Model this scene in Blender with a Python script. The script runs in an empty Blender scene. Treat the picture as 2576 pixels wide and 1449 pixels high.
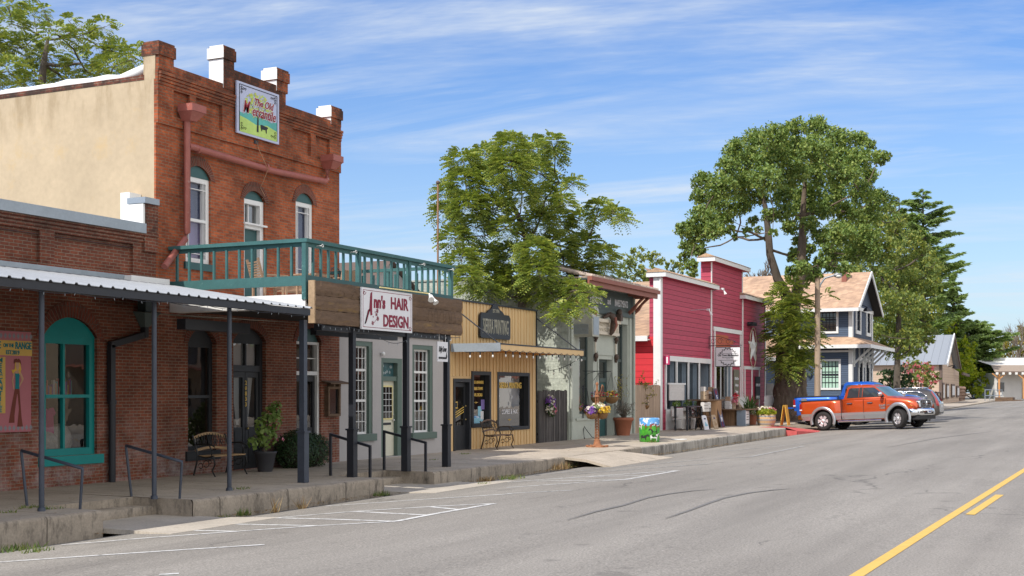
import bpy, bmesh, math, random
import numpy as np
from mathutils import Matrix, Vector
S = bpy.context.scene
R = math.radians
# ---------------------------------------------------------------- camera
# street frame: +X runs along the street away from the camera, +Y towards the shop fronts, z = 0 near pavement
EYE = 1.72
FILL_BANK = (8.6, 8.4, 8.1)  # colour of the added sky fill behind the camera
F = 3235.0; CX = 1288.0; HY = 987.0          # surveyed focal length / principal column / horizon row of a 2576 px wide frame
CA, SA = 0.9026, 0.4305                      # heading 25.5 degrees left of the street axis
cam = bpy.data.objects.new('camera', bpy.data.cameras.new('camera'))
S.collection.objects.link(cam)
cam.data.sensor_width = 36.0
cam.data.lens = 36.0 * F / 2576
cam.data.shift_y = (HY - 724.5) / 2576
cam.data.clip_end = 3000
cam.location = (0, 0, EYE)
cam.rotation_euler = (R(90), 0, math.atan2(SA, CA) - R(90))
S.camera = cam
# ---------------------------------------------------------------- world, sun, exposure
SUN_EL, SUN_AZ = R(49), R(17)                # sun azimuth: from -X, 14 degrees round to behind the shop fronts
sd = Vector((-math.cos(SUN_AZ) * math.cos(SUN_EL), math.sin(SUN_AZ) * math.cos(SUN_EL), math.sin(SUN_EL)))
W = bpy.data.worlds.new('World'); S.world = W; W.use_nodes = True
nt = W.node_tree; nt.nodes.clear()
def nd(nt, t, **k):
    n = nt.nodes.new(t)
    for a, b in k.items(): setattr(n, a, b)
    return n
out = nd(nt, 'ShaderNodeOutputWorld'); bg = nd(nt, 'ShaderNodeBackground')
sky = nd(nt, 'ShaderNodeTexSky', sky_type='NISHITA', sun_disc=False, sun_elevation=SUN_EL, sun_rotation=math.atan2(sd.x, sd.y))
sky.air_density = 1.0; sky.dust_density = 0.4; sky.ozone_density = 2.2
hs = nd(nt, 'ShaderNodeHueSaturation'); hs.inputs['Saturation'].default_value = 1.42; hs.inputs['Value'].default_value = .93; hs.inputs['Hue'].default_value = .515
tc = nd(nt, 'ShaderNodeTexCoord')
sp = nd(nt, 'ShaderNodeSeparateXYZ'); nt.links.new(tc.outputs['Generated'], sp.inputs[0])
def mth(nt, op, a, b=None, c=None, clamp=False):
    n = nd(nt, 'ShaderNodeMath', operation=op, use_clamp=clamp)
    for i, v in enumerate((a, b, c)):
        if v is None: continue
        if isinstance(v, (int, float)): n.inputs[i].default_value = v
        else: nt.links.new(v, n.inputs[i])
    return n.outputs[0]
den = mth(nt, 'ADD', mth(nt, 'MAXIMUM', sp.outputs[2], 0.0), 0.12)
# along-view and across-view axes of a high cloud sheet
al = mth(nt, 'DIVIDE', mth(nt, 'ADD', mth(nt, 'MULTIPLY', sp.outputs[0], CA), mth(nt, 'MULTIPLY', sp.outputs[1], SA)), den)
ac = mth(nt, 'DIVIDE', mth(nt, 'ADD', mth(nt, 'MULTIPLY', sp.outputs[0], SA), mth(nt, 'MULTIPLY', sp.outputs[1], -CA)), den)
def comb(nt, x, y, z=0.0):
    c = nd(nt, 'ShaderNodeCombineXYZ')
    for i, v in enumerate((x, y, z)):
        if isinstance(v, (int, float)): c.inputs[i].default_value = v
        else: nt.links.new(v, c.inputs[i])
    return c.outputs[0]
def noise(nt, vec, scale, detail=4, rough=.55, dist=0.0):
    n = nd(nt, 'ShaderNodeTexNoise'); n.inputs['Scale'].default_value = scale
    n.inputs['Detail'].default_value = detail; n.inputs['Roughness'].default_value = rough
    n.inputs['Distortion'].default_value = dist
    if vec is not None: nt.links.new(vec, n.inputs['Vector'])
    return n.outputs['Fac']
def ramp(nt, fac, stops):
    r = nd(nt, 'ShaderNodeValToRGB'); el = r.color_ramp.elements
    el[0].position = stops[0][0]; el[0].color = (*stops[0][1], 1)
    el[1].position = stops[-1][0]; el[1].color = (*stops[-1][1], 1)
    for p, c in stops[1:-1]:
        e = el.new(p); e.color = (*c, 1)
    nt.links.new(fac, r.inputs[0]); return r.outputs[0]
def g3(v): return (v, v, v)
skew = mth(nt, 'ADD', mth(nt, 'MULTIPLY', ac, .34), mth(nt, 'MULTIPLY', al, .25))
v1 = comb(nt, skew, mth(nt, 'ADD', mth(nt, 'MULTIPLY', al, 1.15), mth(nt, 'MULTIPLY', ac, .24)), 3.7)
v2 = comb(nt, mth(nt, 'ADD', mth(nt, 'MULTIPLY', ac, .9), mth(nt, 'MULTIPLY', al, .6)), mth(nt, 'MULTIPLY', al, 2.6), 8.1)
n1 = noise(nt, v1, 1.5, 7, .62, .8); n2 = noise(nt, v2, 1.6, 5, .65, .3)
c1 = ramp(nt, n1, [(.43, g3(0)), (.545, g3(.5)), (.63, g3(1))])
c2 = ramp(nt, n2, [(.34, g3(.15)), (.64, g3(1))])
cm = mth(nt, 'MULTIPLY', mth(nt, 'MULTIPLY', c1, c2), .80)
veil = mth(nt, 'MULTIPLY', noise(nt, v1, .5, 3, .5), .05)
hz = mth(nt, 'MULTIPLY', mth(nt, 'POWER', mth(nt, 'SUBTRACT', 1.0, mth(nt, 'MAXIMUM', sp.outputs[2], 0.0), clamp=True), 5.2), .92)
fac = mth(nt, 'ADD', cm, veil, clamp=True)
def mixw(f, a, b):
    m = nd(nt, 'ShaderNodeMixRGB')
    for i, v in enumerate((f, a, b)):
        if isinstance(v, tuple): m.inputs[i].default_value = (*v, 1)
        else: nt.links.new(v, m.inputs[i])
    return m
nt.links.new(sky.outputs[0], hs.inputs['Color'])
m1 = mixw(hz, hs.outputs[0], (2.7, 3.6, 4.7)); m2 = mixw(fac, m1.outputs[0], (4.2, 4.6, 5.1))
# bright bank added to unseen sky behind the camera to lift the shaded fronts
bd_ = mth(nt, 'ADD', mth(nt, 'MULTIPLY', sp.outputs[1], -.95), mth(nt, 'MULTIPLY', sp.outputs[0], -.3))
bk = mth(nt, 'MULTIPLY', ramp(nt, bd_, [(.12, g3(0)), (.5, g3(1))]), ramp(nt, noise(nt, tc.outputs['Generated'], 3.0, 6, .6), [(.32, g3(.35)), (.58, g3(1))]))
mx = mixw(bk, m2.outputs[0], FILL_BANK)
nt.links.new(mx.outputs[0], bg.inputs[0]); bg.inputs[1].default_value = 0.15
nt.links.new(bg.outputs[0], out.inputs[0])
sun = bpy.data.objects.new('sun', bpy.data.lights.new('sun', 'SUN')); S.collection.objects.link(sun)
sun.data.energy = 4.0; sun.data.angle = R(.53); sun.data.color = (1, .955, .89)
sun.rotation_euler = (-sd).to_track_quat('-Z', 'Y').to_euler()
S.view_settings.view_transform = 'Standard'; S.view_settings.look = 'None'
S.view_settings.exposure = 0.27; S.view_settings.gamma = 1
# ---------------------------------------------------------------- survey helpers (photo column/row on a known real plane -> metres)
def XP(px, Y):
    t = (px - CX) / F; return Y * (CA + SA * t) / (SA - CA * t)
def YP(px, X):
    t = (px - CX) / F; return X * (SA - CA * t) / (CA + SA * t)
def ZP(py, X, Y): return EYE + (HY - py) * (CA * X + SA * Y) / F
def DP(px, py, d):
    r = (px - CX) / F * d; return Vector((CA * d + SA * r, SA * d - CA * r, EYE + (HY - py) / F * d))
def lerp(tab, x):
    if x <= tab[0][0]: return tab[0][1]
    for (a, b), (c, d) in zip(tab, tab[1:]):
        if x <= c: return b + (d - b) * (x - a) / (c - a)
    return tab[-1][1]
BASE = [(-60, -.5), (0, -.38), (14, -.35), (24, -.32), (41, -.26), (56, -.17), (61, -.11), (80, .02), (106, .2), (171, .76), (300, 1.0)]
SWT = [(-60, 0), (30, 0), (41, .05), (50, .11), (56, .16), (66, .2), (106, .34), (171, .9), (300, 1.1)]
def rz(X, Y): return lerp(BASE, X) + .3 * max(0, 1 - ((Y - 2.5) / 11.0) ** 2)
def sw(X): return lerp(SWT, X)
def GP(px, py):                              # the point of the road surface seen there
    d = 30.0
    for _ in range(40):
        p = DP(px, py, d); z = rz(p.x, p.y); d2 = (EYE - z) * F / (py - HY); d = .5 * d + .5 * d2
    p = DP(px, py, d); return Vector((p.x, p.y, rz(p.x, p.y)))
# ---------------------------------------------------------------- mesh builder
class MB:
    def __init__(s): s.v = []; s.f = []; s.mi = []; s.sm = []; s.mats = []; s.T = None
    def mat(s, m):
        if m not in s.mats: s.mats.append(m)
        return s.mats.index(m)
    def add(s, vs, fs, m, smooth=False):
        o = len(s.v)
        if s.T is not None: vs = [tuple(s.T @ Vector(v)) for v in vs]
        s.v.extend([tuple(v) for v in vs]); k = s.mat(m)
        for f in fs: s.f.append([i + o for i in f]); s.mi.append(k); s.sm.append(smooth)
        return s
    def box(s, x0, x1, y0, y1, z0, z1, m):
        return s.add([(x0,y0,z0),(x1,y0,z0),(x1,y1,z0),(x0,y1,z0),(x0,y0,z1),(x1,y0,z1),(x1,y1,z1),(x0,y1,z1)],
                     [(0,3,2,1),(4,5,6,7),(0,1,5,4),(1,2,6,5),(2,3,7,6),(3,0,4,7)], m)
    def obox(s, c, size, m, rz=0, rx=0, ry=0):
        a, b, d = [q / 2 for q in size]
        T = Matrix.Translation(c) @ Matrix.Rotation(rz, 4, 'Z') @ Matrix.Rotation(ry, 4, 'Y') @ Matrix.Rotation(rx, 4, 'X')
        o = s.T; s.T = T if o is None else o @ T; s.box(-a, a, -b, b, -d, d, m); s.T = o; return s
    def bar(s, a, b, w, h, m):                # rectangular bar from a to b
        a = Vector(a); b = Vector(b); d = b - a; L = d.length
        q = d.to_track_quat('X', 'Z').to_matrix().to_4x4()
        o = s.T; T = Matrix.Translation((a + b) / 2) @ q; s.T = T if o is None else o @ T
        s.box(-L/2, L/2, -w/2, w/2, -h/2, h/2, m); s.T = o; return s
    def quad(s, a, b, c, d, m): return s.add([a, b, c, d], [(0, 1, 2, 3)], m)
    def prism(s, poly, fr, m, d0, d1, smooth=False):   # poly of (u,v); fr(u,v,depth)->xyz
        n = len(poly)
        vs = [fr(u, v, d0) for u, v in poly] + [fr(u, v, d1) for u, v in poly]
        fs = [tuple(range(n)), tuple(range(2*n-1, n-1, -1))]
        s.add(vs, fs, m)
        return s.add(vs, [(i, (i+1) % n, n + (i+1) % n, n + i) for i in range(n)], m, smooth)
    def tube(s, pts, r, m, n=8, caps=True):
        pts = [Vector(p) for p in pts]; k = len(pts)
        rr = r if isinstance(r, (list, tuple)) else [r] * k
        vs = []; up = Vector((0.13, 0.21, 1)).normalized()
        for i, p in enumerate(pts):
            d = (pts[min(i+1, k-1)] - pts[max(i-1, 0)]).normalized()
            if abs(d.dot(up)) > .97: up2 = Vector((1, .1, 0))
            else: up2 = up
            a = d.cross(up2).normalized(); b = d.cross(a)
            for j in range(n):
                t = 2 * math.pi * j / n; vs.append(p + (a * math.cos(t) + b * math.sin(t)) * rr[i])
        fs = [(i*n+j, i*n+(j+1) % n, (i+1)*n+(j+1) % n, (i+1)*n+j) for i in range(k-1) for j in range(n)]
        s.add(vs, fs, m, True)
        if caps: s.add(vs[:n], [tuple(range(n))], m); s.add(vs[-n:], [tuple(range(n))], m)
        return s
    def lathe(s, prof, c, m, n=20, ax='Z', cap=True):
        vs = []
        for r, z in prof:
            for j in range(n):
                t = 2 * math.pi * j / n; a, b = r * math.cos(t), r * math.sin(t)
                vs.append((c[0]+a, c[1]+b, c[2]+z) if ax == 'Z' else ((c[0]+z, c[1]+a, c[2]+b) if ax == 'X' else (c[0]+a, c[1]+z, c[2]+b)))
        fs = [(i*n+j, i*n+(j+1) % n, (i+1)*n+(j+1) % n, (i+1)*n+j) for i in range(len(prof)-1) for j in range(n)]
        s.add(vs, fs, m, True)
        if cap and prof[0][0] > 1e-4: s.add(vs[:n], [tuple(range(n))], m)
        if cap and prof[-1][0] > 1e-4: s.add(vs[-n:], [tuple(range(n))], m)
        return s
    def ball(s, c, r, m, n=12, k=8):
        r = r if isinstance(r, (tuple, list)) else (r, r, r)
        vs = []; 
        for i in range(k+1):
            p = math.pi * i / k
            for j in range(n):
                t = 2*math.pi*j/n; vs.append((c[0]+r[0]*math.sin(p)*math.cos(t), c[1]+r[1]*math.sin(p)*math.sin(t), c[2]+r[2]*math.cos(p)))
        return s.add(vs, [(i*n+j, i*n+(j+1) % n, (i+1)*n+(j+1) % n, (i+1)*n+j) for i in range(k) for j in range(n)], m, True)
    def text(s, t, size, m, fr, x, y, al='CENTER', sx=1.0, shear=0.0, ex=.004, bold=0.0, d=0.0, sp=1.0):
        c = bpy.data.curves.new('t', 'FONT'); c.body = t; c.size = size; c.align_x = al; c.align_y = 'CENTER'
        c.extrude = ex; c.shear = shear; c.offset = bold; c.resolution_u = 3; c.space_character = sp
        o = bpy.data.objects.new('t', c); me = bpy.data.meshes.new_from_object(o)
        vs = [fr(x + v.co.x * sx, y + v.co.y, d + v.co.z) for v in me.vertices]
        s.add(vs, [tuple(p.vertices) for p in me.polygons], m)
        bpy.data.objects.remove(o); bpy.data.curves.remove(c); bpy.data.meshes.remove(me); return s
    def arrays(s, vs, nf, k, m, smooth=False):   # vs ndarray (nf*k,3), faces of k consecutive verts
        o = len(s.v); s.v.extend(map(tuple, vs.tolist())); mi = s.mat(m)
        s.f.extend([list(range(o+i*k, o+i*k+k)) for i in range(nf)]); s.mi.extend([mi]*nf); s.sm.extend([smooth]*nf); return s
    def mesh(s, name, off=None):
        me = bpy.data.meshes.new(name); vs = s.v
        if off is not None: vs = [(x-off[0], y-off[1], z-off[2]) for x, y, z in vs]
        me.from_pydata(vs, [], s.f); me.polygons.foreach_set('material_index', s.mi); me.polygons.foreach_set('use_smooth', s.sm)
        for m in s.mats: me.materials.append(m)
        me.update(); return me
    def build(s, name, parent=None, world=True, label=None, **k):
        """world=True: coordinates are street metres, made local to the (unrotated) parents here"""
        off = None
        if parent is not None and world:
            off = Vector((0, 0, 0)); p = parent
            while p is not None: off += p.location; p = p.parent
        me = s.mesh(name, off); o = bpy.data.objects.new(name, me); S.collection.objects.link(o)
        if parent is not None: o.parent = parent
        if label: o['label'] = label
        for a, b in k.items(): o[a] = b
        return o
def thing(name, label, cat, loc=(0, 0, 0), rz=0.0, group=None):
    o = bpy.data.objects.new(name, None); S.collection.objects.link(o); o.empty_display_size = .2
    o.location = loc; o.rotation_euler = (0, 0, rz); o['label'] = label; o['category'] = cat
    if group: o['group'] = group
    return o
def solo(mb, name, label, cat, loc=(0, 0, 0), group=None):     # a thing that is one mesh; coordinates in metres of the street
    me = mb.mesh(name, loc); o = bpy.data.objects.new(name, me); S.collection.objects.link(o); o.location = loc
    o['label'] = label; o['category'] = cat
    if group: o['group'] = group
    return o
def struct(mb, name, kind='structure'):
    me = mb.mesh(name); o = bpy.data.objects.new(name, me); S.collection.objects.link(o); o['kind'] = kind; return o
def copy_tree(o, parent=None):
    c = o.copy(); S.collection.objects.link(c)
    if parent is not None: c.parent = parent
    for ch in list(o.children): copy_tree(ch, c)
    return c
# frames: (u, v, depth outwards) -> street metres
def FY(y): return lambda u, v, d=0: (u, y - d, v)
def FXm(x): return lambda u, v, d=0: (x - d, u, v)              # wall facing -X; u = Y
# ---------------------------------------------------------------- materials
MC = {}
def base(name):
    m = bpy.data.materials.new(name); m.use_nodes = True; n = m.node_tree
    b = n.nodes['Principled BSDF']; return m, n, b
def wpos(n):
    g = nd(n, 'ShaderNodeNewGeometry'); return g.outputs['Position']
def mul(c, k): return tuple(min(1, max(0, v * k)) for v in c)
def mixc(n, fac, a, b, mode='MIX'):
    m = nd(n, 'ShaderNodeMixRGB', blend_type=mode)
    for i, v in enumerate((fac, a, b)):
        if isinstance(v, (int, float)): m.inputs[i].default_value = v
        elif isinstance(v, tuple): m.inputs[i].default_value = (*v, 1)
        else: n.links.new(v, m.inputs[i])
    return m.outputs[0]
def bump(n, b, h, strength, dist=.01):
    u = nd(n, 'ShaderNodeBump'); u.inputs['Strength'].default_value = strength; u.inputs['Distance'].default_value = dist
    n.links.new(h, u.inputs['Height']); n.links.new(u.outputs[0], b.inputs['Normal'])
def M(name, col, rough=.7, metal=0.0, var=.18, scale=5.0, bmp=.15, spec=.4, stain=None, stretch=None, coat=0):
    if name in MC: return MC[name]
    m, n, b = base(name); p = wpos(n)
    if stretch:
        mp = nd(n, 'ShaderNodeMapping'); mp.inputs['Scale'].default_value = stretch; n.links.new(p, mp.inputs[0]); p = mp.outputs[0]
    n1 = noise(n, p, scale, 6, .65); n2 = noise(n, p, scale * 9, 4, .6)
    a = mth(n, 'ADD', mth(n, 'MULTIPLY', n1, .65), mth(n, 'MULTIPLY', n2, .35))
    c = ramp(n, a, [(.3, mul(col, 1 - var)), (.7, mul(col, 1 + var))])
    if stain:
        s = ramp(n, noise(n, p, stain[2] if len(stain) > 2 else scale * .5, 8, .75), [(stain[1], g3(0)), (min(1, stain[1] + .12), g3(1))])
        c = mixc(n, s, c, stain[0])
    n.links.new(c, b.inputs['Base Color']); b.inputs['Roughness'].default_value = rough
    b.inputs['Metallic'].default_value = metal; b.inputs['Specular IOR Level'].default_value = spec
    if coat: b.inputs['Coat Weight'].default_value = coat; b.inputs['Coat Roughness'].default_value = .04
    if bmp: bump(n, b, n2, bmp, .01)
    MC[name] = m; return m
def uvw(n):                                   # u = X + Y, v = Z : runs true on walls along either axis
    s_ = nd(n, 'ShaderNodeSeparateXYZ'); n.links.new(wpos(n), s_.inputs[0]); o = s_.outputs
    return mth(n, 'ADD', o[0], o[1]), o[2], o
def brick(name, c1, c2, mortar, rowh=.062, bw=.205, dirt=None, white=None, ms=.008):
    m, n, b = base(name); u, v, o = uvw(n); p = wpos(n)
    wob = mth(n, 'MULTIPLY', mth(n, 'SUBTRACT', noise(n, p, 1.3, 3), .5), .012)
    vec = comb(n, u, mth(n, 'ADD', v, wob), 0)
    t = nd(n, 'ShaderNodeTexBrick'); n.links.new(vec, t.inputs['Vector'])
    t.inputs['Scale'].default_value = 1; t.inputs['Brick Width'].default_value = bw; t.inputs['Row Height'].default_value = rowh
    t.inputs['Mortar Size'].default_value = ms; t.inputs['Mortar Smooth'].default_value = .3; t.inputs['Bias'].default_value = -.1
    t.inputs['Color1'].default_value = (*c1, 1); t.inputs['Color2'].default_value = (*c2, 1); t.inputs['Mortar'].default_value = (*mortar, 1)
    big = ramp(n, noise(n, p, .9, 7, .7), [(.3, g3(.48)), (.68, g3(1.3))])
    fine = ramp(n, noise(n, p, 14, 6, .7), [(.25, g3(.7)), (.75, g3(1.25))])
    c = mixc(n, 1.0, mixc(n, 1.0, t.outputs['Color'], big, 'MULTIPLY'), fine, 'MULTIPLY')
    if dirt:                                  # sooty weathering above a height
        k = mth(n, 'MULTIPLY', mth(n, 'MULTIPLY', mth(n, 'SUBTRACT', v, dirt[0]), 1 / dirt[1], clamp=True), ramp(n, noise(n, p, 2.6, 8, .75), [(.40, g3(0)), (.56, g3(1))]))
        c = mixc(n, mth(n, 'MULTIPLY', k, .85, clamp=True), c, (.035, .028, .024))
    if white:                                 # lime bloom near the ground
        k = mth(n, 'MULTIPLY', mth(n, 'MULTIPLY', mth(n, 'SUBTRACT', white[0], v), 1 / white[1], clamp=True), ramp(n, noise(n, p, 3.1, 9, .8), [(.44, g3(0)), (.66, g3(1))]))
        c = mixc(n, mth(n, 'MULTIPLY', k, .6, clamp=True), c, (.45, .42, .42))
    n.links.new(c, b.inputs['Base Color']); b.inputs['Roughness'].default_value = .88; b.inputs['Specular IOR Level'].default_value = .2
    h = mth(n, 'ADD', mth(n, 'SUBTRACT', 1.0, t.outputs['Fac']), mth(n, 'MULTIPLY', noise(n, p, 25, 4), .5))
    bump(n, b, h, .7, .012); return m
def boards(name, col, pitch, axis='z', gap=.06, var=.12, rough=.6, dark=.35, stain=None, tone=.12, bmp=.6, sheen=.35):
    m, n, b = base(name); u, v, o = uvw(n); p = wpos(n)
    q = {'z': v, 'u': u, 'x': o[0], 'y': o[1]}[axis]
    s_ = mth(n, 'DIVIDE', q, pitch); fr = mth(n, 'FRACT', s_); idx = mth(n, 'FLOOR', s_)
    wn = nd(n, 'ShaderNodeTexWhiteNoise', noise_dimensions='1D'); n.links.new(idx, wn.inputs['W'])
    k = mth(n, 'ADD', 1 - tone, mth(n, 'MULTIPLY', wn.outputs['Value'], 2 * tone))
    st = nd(n, 'ShaderNodeMapping'); n.links.new(p, st.inputs[0])
    st.inputs['Scale'].default_value = (1, 1, 8) if axis == 'z' else (8, 8, 1)
    g = ramp(n, noise(n, st.outputs[0], 2.0, 8, .7), [(.3, mul(col, 1 - var)), (.7, mul(col, 1 + var))])
    c = mixc(n, 1.0, g, comb(n, k, k, k), 'MULTIPLY')
    if stain:
        c = mixc(n, ramp(n, noise(n, st.outputs[0], stain[2], 9, .75), [(stain[1], g3(0)), (stain[1] + .1, g3(1))]), c, stain[0])
    line = ramp(n, fr, [(0, g3(1)), (gap, g3(1)), (gap * 1.4, g3(0))])
    c = mixc(n, line, c, mul(col, dark)); n.links.new(c, b.inputs['Base Color'])
    b.inputs['Roughness'].default_value = rough; b.inputs['Specular IOR Level'].default_value = sheen
    bump(n, b, mth(n, 'ADD', mth(n, 'MULTIPLY', fr, -1.0), mth(n, 'MULTIPLY', line, -1)), bmp, .015); return m
def shingle(name, cols, row=.14, w=.3):
    m, n, b = base(name); u, v, o = uvw(n); p = wpos(n)
    t = nd(n, 'ShaderNodeTexBrick'); n.links.new(comb(n, mth(n, 'MULTIPLY', u, 1.0), mth(n, 'MULTIPLY', v, 1.25), 0), t.inputs['Vector'])
    t.inputs['Scale'].default_value = 1; t.inputs['Brick Width'].default_value = w; t.inputs['Row Height'].default_value = row
    t.inputs['Mortar Size'].default_value = .006; t.inputs['Color1'].default_value = (*cols[0], 1); t.inputs['Color2'].default_value = (*cols[1], 1)
    t.inputs['Mortar'].default_value = (*mul(cols[0], .45), 1); t.inputs['Bias'].default_value = 0
    c = mixc(n, 1.0, t.outputs[0], ramp(n, noise(n, p, 1.5, 8, .7), [(.3, g3(.75)), (.7, g3(1.2))]), 'MULTIPLY')
    n.links.new(c, b.inputs['Base Color']); b.inputs['Roughness'].default_value = .95; bump(n, b, t.outputs['Fac'], -.4, .02); return m
def glass(name, tint=(.55, .6, .6), refl=.9, rough=.02, body=.35):
    """thin pane: part transparent, part mirror (more at grazing angles)"""
    m = bpy.data.materials.new(name); m.use_nodes = True; n = m.node_tree; n.nodes.clear()
    o = nd(n, 'ShaderNodeOutputMaterial'); t = nd(n, 'ShaderNodeBsdfTransparent'); t.inputs[0].default_value = (*tint, 1)
    g = nd(n, 'ShaderNodeBsdfGlossy'); g.inputs['Roughness'].default_value = rough; g.inputs[0].default_value = (refl, refl, refl, 1)
    lw = nd(n, 'ShaderNodeLayerWeight'); lw.inputs['Blend'].default_value = body
    nb = nd(n, 'ShaderNodeBump'); nb.inputs['Strength'].default_value = .06; nb.inputs['Distance'].default_value = .02
    n.links.new(noise(n, wpos(n), 2.2, 2), nb.inputs['Height']); n.links.new(nb.outputs[0], g.inputs['Normal'])
    x = nd(n, 'ShaderNodeMixShader'); n.links.new(mth(n, 'ADD', mth(n, 'MULTIPLY', lw.outputs['Facing'], .6), .07, clamp=True), x.inputs[0])
    n.links.new(t.outputs[0], x.inputs[1]); n.links.new(g.outputs[0], x.inputs[2]); n.links.new(x.outputs[0], o.inputs[0]); return m
def leafmat(name, cols, trans=.35, rough=.55):
    m, n, b = base(name); g = nd(n, 'ShaderNodeNewGeometry')
    k = len(cols); c = ramp(n, g.outputs['Random Per Island'], [(i / (k - 1) if k > 1 else 0, cols[i]) for i in range(k)])
    n.links.new(c, b.inputs['Base Color']); b.inputs['Roughness'].default_value = rough; b.inputs['Specular IOR Level'].default_value = .35
    t = nd(n, 'ShaderNodeBsdfTranslucent'); n.links.new(mixc(n, 1.0, c, (1.35, 1.4, .7), 'MULTIPLY'), t.inputs[0])
    x = nd(n, 'ShaderNodeMixShader'); x.inputs[0].default_value = trans
    n.links.new(b.outputs[0], x.inputs[1]); n.links.new(t.outputs[0], x.inputs[2])
    n.links.new(x.outputs[0], n.nodes['Material Output'].inputs[0]); return m
# ---------------------------------------------------------------- wall sheet with openings
def arch_pts(x0, x1, zs, rise, n=12):
    c = (x0 + x1) / 2; h = (x1 - x0) / 2
    if rise <= 0: return [(x0, zs), (x1, zs)]
    Rr = (h * h + rise * rise) / (2 * rise); zc = zs + rise - Rr; a0 = math.asin(min(1, h / Rr))
    return [(c + Rr * math.sin(-a0 + 2 * a0 * i / n), zc + Rr * math.cos(-a0 + 2 * a0 * i / n)) for i in range(n + 1)]
def wall(mb, fr, u0, u1, z0, z1, holes, m, depth=.18, rm=None):
    """holes: (u0,u1,z0,z1,rise) rise = arch height inside the top of the hole"""
    rm = rm or m
    us = sorted({u0, u1, *[h[0] for h in holes], *[h[1] for h in holes]}); zs = sorted({z0, z1, *[h[2] for h in holes], *[h[3] for h in holes]})
    us = [u for u in us if u0 <= u <= u1]; zs = [z for z in zs if z0 <= z <= z1]
    for a, b in zip(us, us[1:]):
        for c, d in zip(zs, zs[1:]):
            cu, cz = (a + b) / 2, (c + d) / 2
            if any(h[0] < cu < h[1] and h[2] < cz < h[3] for h in holes): continue
            mb.add([fr(a, c), fr(b, c), fr(b, d), fr(a, d)], [(0, 1, 2, 3)], m)
    for h in holes:
        a, b, c, d = h[:4]; ri = h[4] if len(h) > 4 else 0
        ap = arch_pts(a, b, d - ri, ri)
        if ri > 0:
            k = len(ap) // 2
            L = ap[:k+1] + [(a, d)]; Rt = ap[k:] + [(b, d)]
            mb.add([fr(*q) for q in L], [tuple(range(len(L)))], m); mb.add([fr(*q) for q in Rt], [tuple(range(len(Rt)))], m)
        loop = [(a, c)] + ap + [(b, c)]
        for p, q in zip(loop, loop[1:] + loop[:1]):
            mb.add([fr(*p), fr(*q), fr(q[0], q[1], -depth), fr(p[0], p[1], -depth)], [(0, 1, 2, 3)], rm)
def fbox(mb, fr, u0, u1, z0, z1, d0, d1, m):   # box in a wall frame
    vs = [fr(u, z, d) for d in (d0, d1) for u, z in ((u0, z0), (u1, z0), (u1, z1), (u0, z1))]
    mb.add(vs, [(0,1,2,3),(7,6,5,4),(0,1,5,4),(1,2,6,5),(2,3,7,6),(3,0,4,7)], m)
def window(par, fr, u0, u1, z0, z1, fm, gm, fw=.07, rec=.1, bars=(), vbars=(), sash=True, rise=0, am=None, sill=None, label=None, name='window', thick=.05, mb2=None, bw=.03, seat=None):
    """a window with its frame, bars (heights) and vbars (positions along), pane; frame set 'rec' behind the wall face"""
    f = MB(); D0, D1 = -rec - thick, -rec
    zt = z1 - rise
    fbox(f, fr, u0, u0 + fw, z0, zt, D0, D1, fm); fbox(f, fr, u1 - fw, u1, z0, zt, D0, D1, fm)
    fbox(f, fr, u0 + fw, u1 - fw, zt - fw, zt, D0, D1, fm); fbox(f, fr, u0 + fw, u1 - fw, z0, z0 + fw, D0, D1, fm)
    if rise > 0:
        ap = arch_pts(u0, u1, zt, rise); ap = [(u0, zt)] + ap[1:-1] + [(u1, zt)]
        f.prism(ap, lambda a, b, d: fr(a, b, d), am or fm, D0 + .01, D1 + .012)
    if sash: fbox(f, fr, u0 + fw, u1 - fw, (z0 + zt) / 2 - .03, (z0 + zt) / 2 + .03, D0, D1 + .01, fm)
    for z in bars: fbox(f, fr, u0 + fw, u1 - fw, z - bw/2, z + bw/2, D0 + .005, D1 - .012, fm)
    for u in vbars: fbox(f, fr, u - bw/2, u + bw/2, z0 + fw, zt - fw, D0 + .007, D1 - .010, fm)
    w = f.build(name, par, label=label)
    g = MB(); g.add([fr(u0 + fw, z0 + fw, D0 + .02), fr(u1 - fw, z0 + fw, D0 + .02), fr(u1 - fw, zt - fw, D0 + .02), fr(u0 + fw, zt - fw, D0 + .02)], [(0, 1, 2, 3)], gm)
    g.build('pane', w)
    if sill:
        s_ = MB(); fbox(s_, fr, u0 - sill[0], u1 + sill[0], z0 - sill[1], z0 - .002, -rec - thick, sill[2], sill[3]); s_.build('sill', w)
    return w
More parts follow.
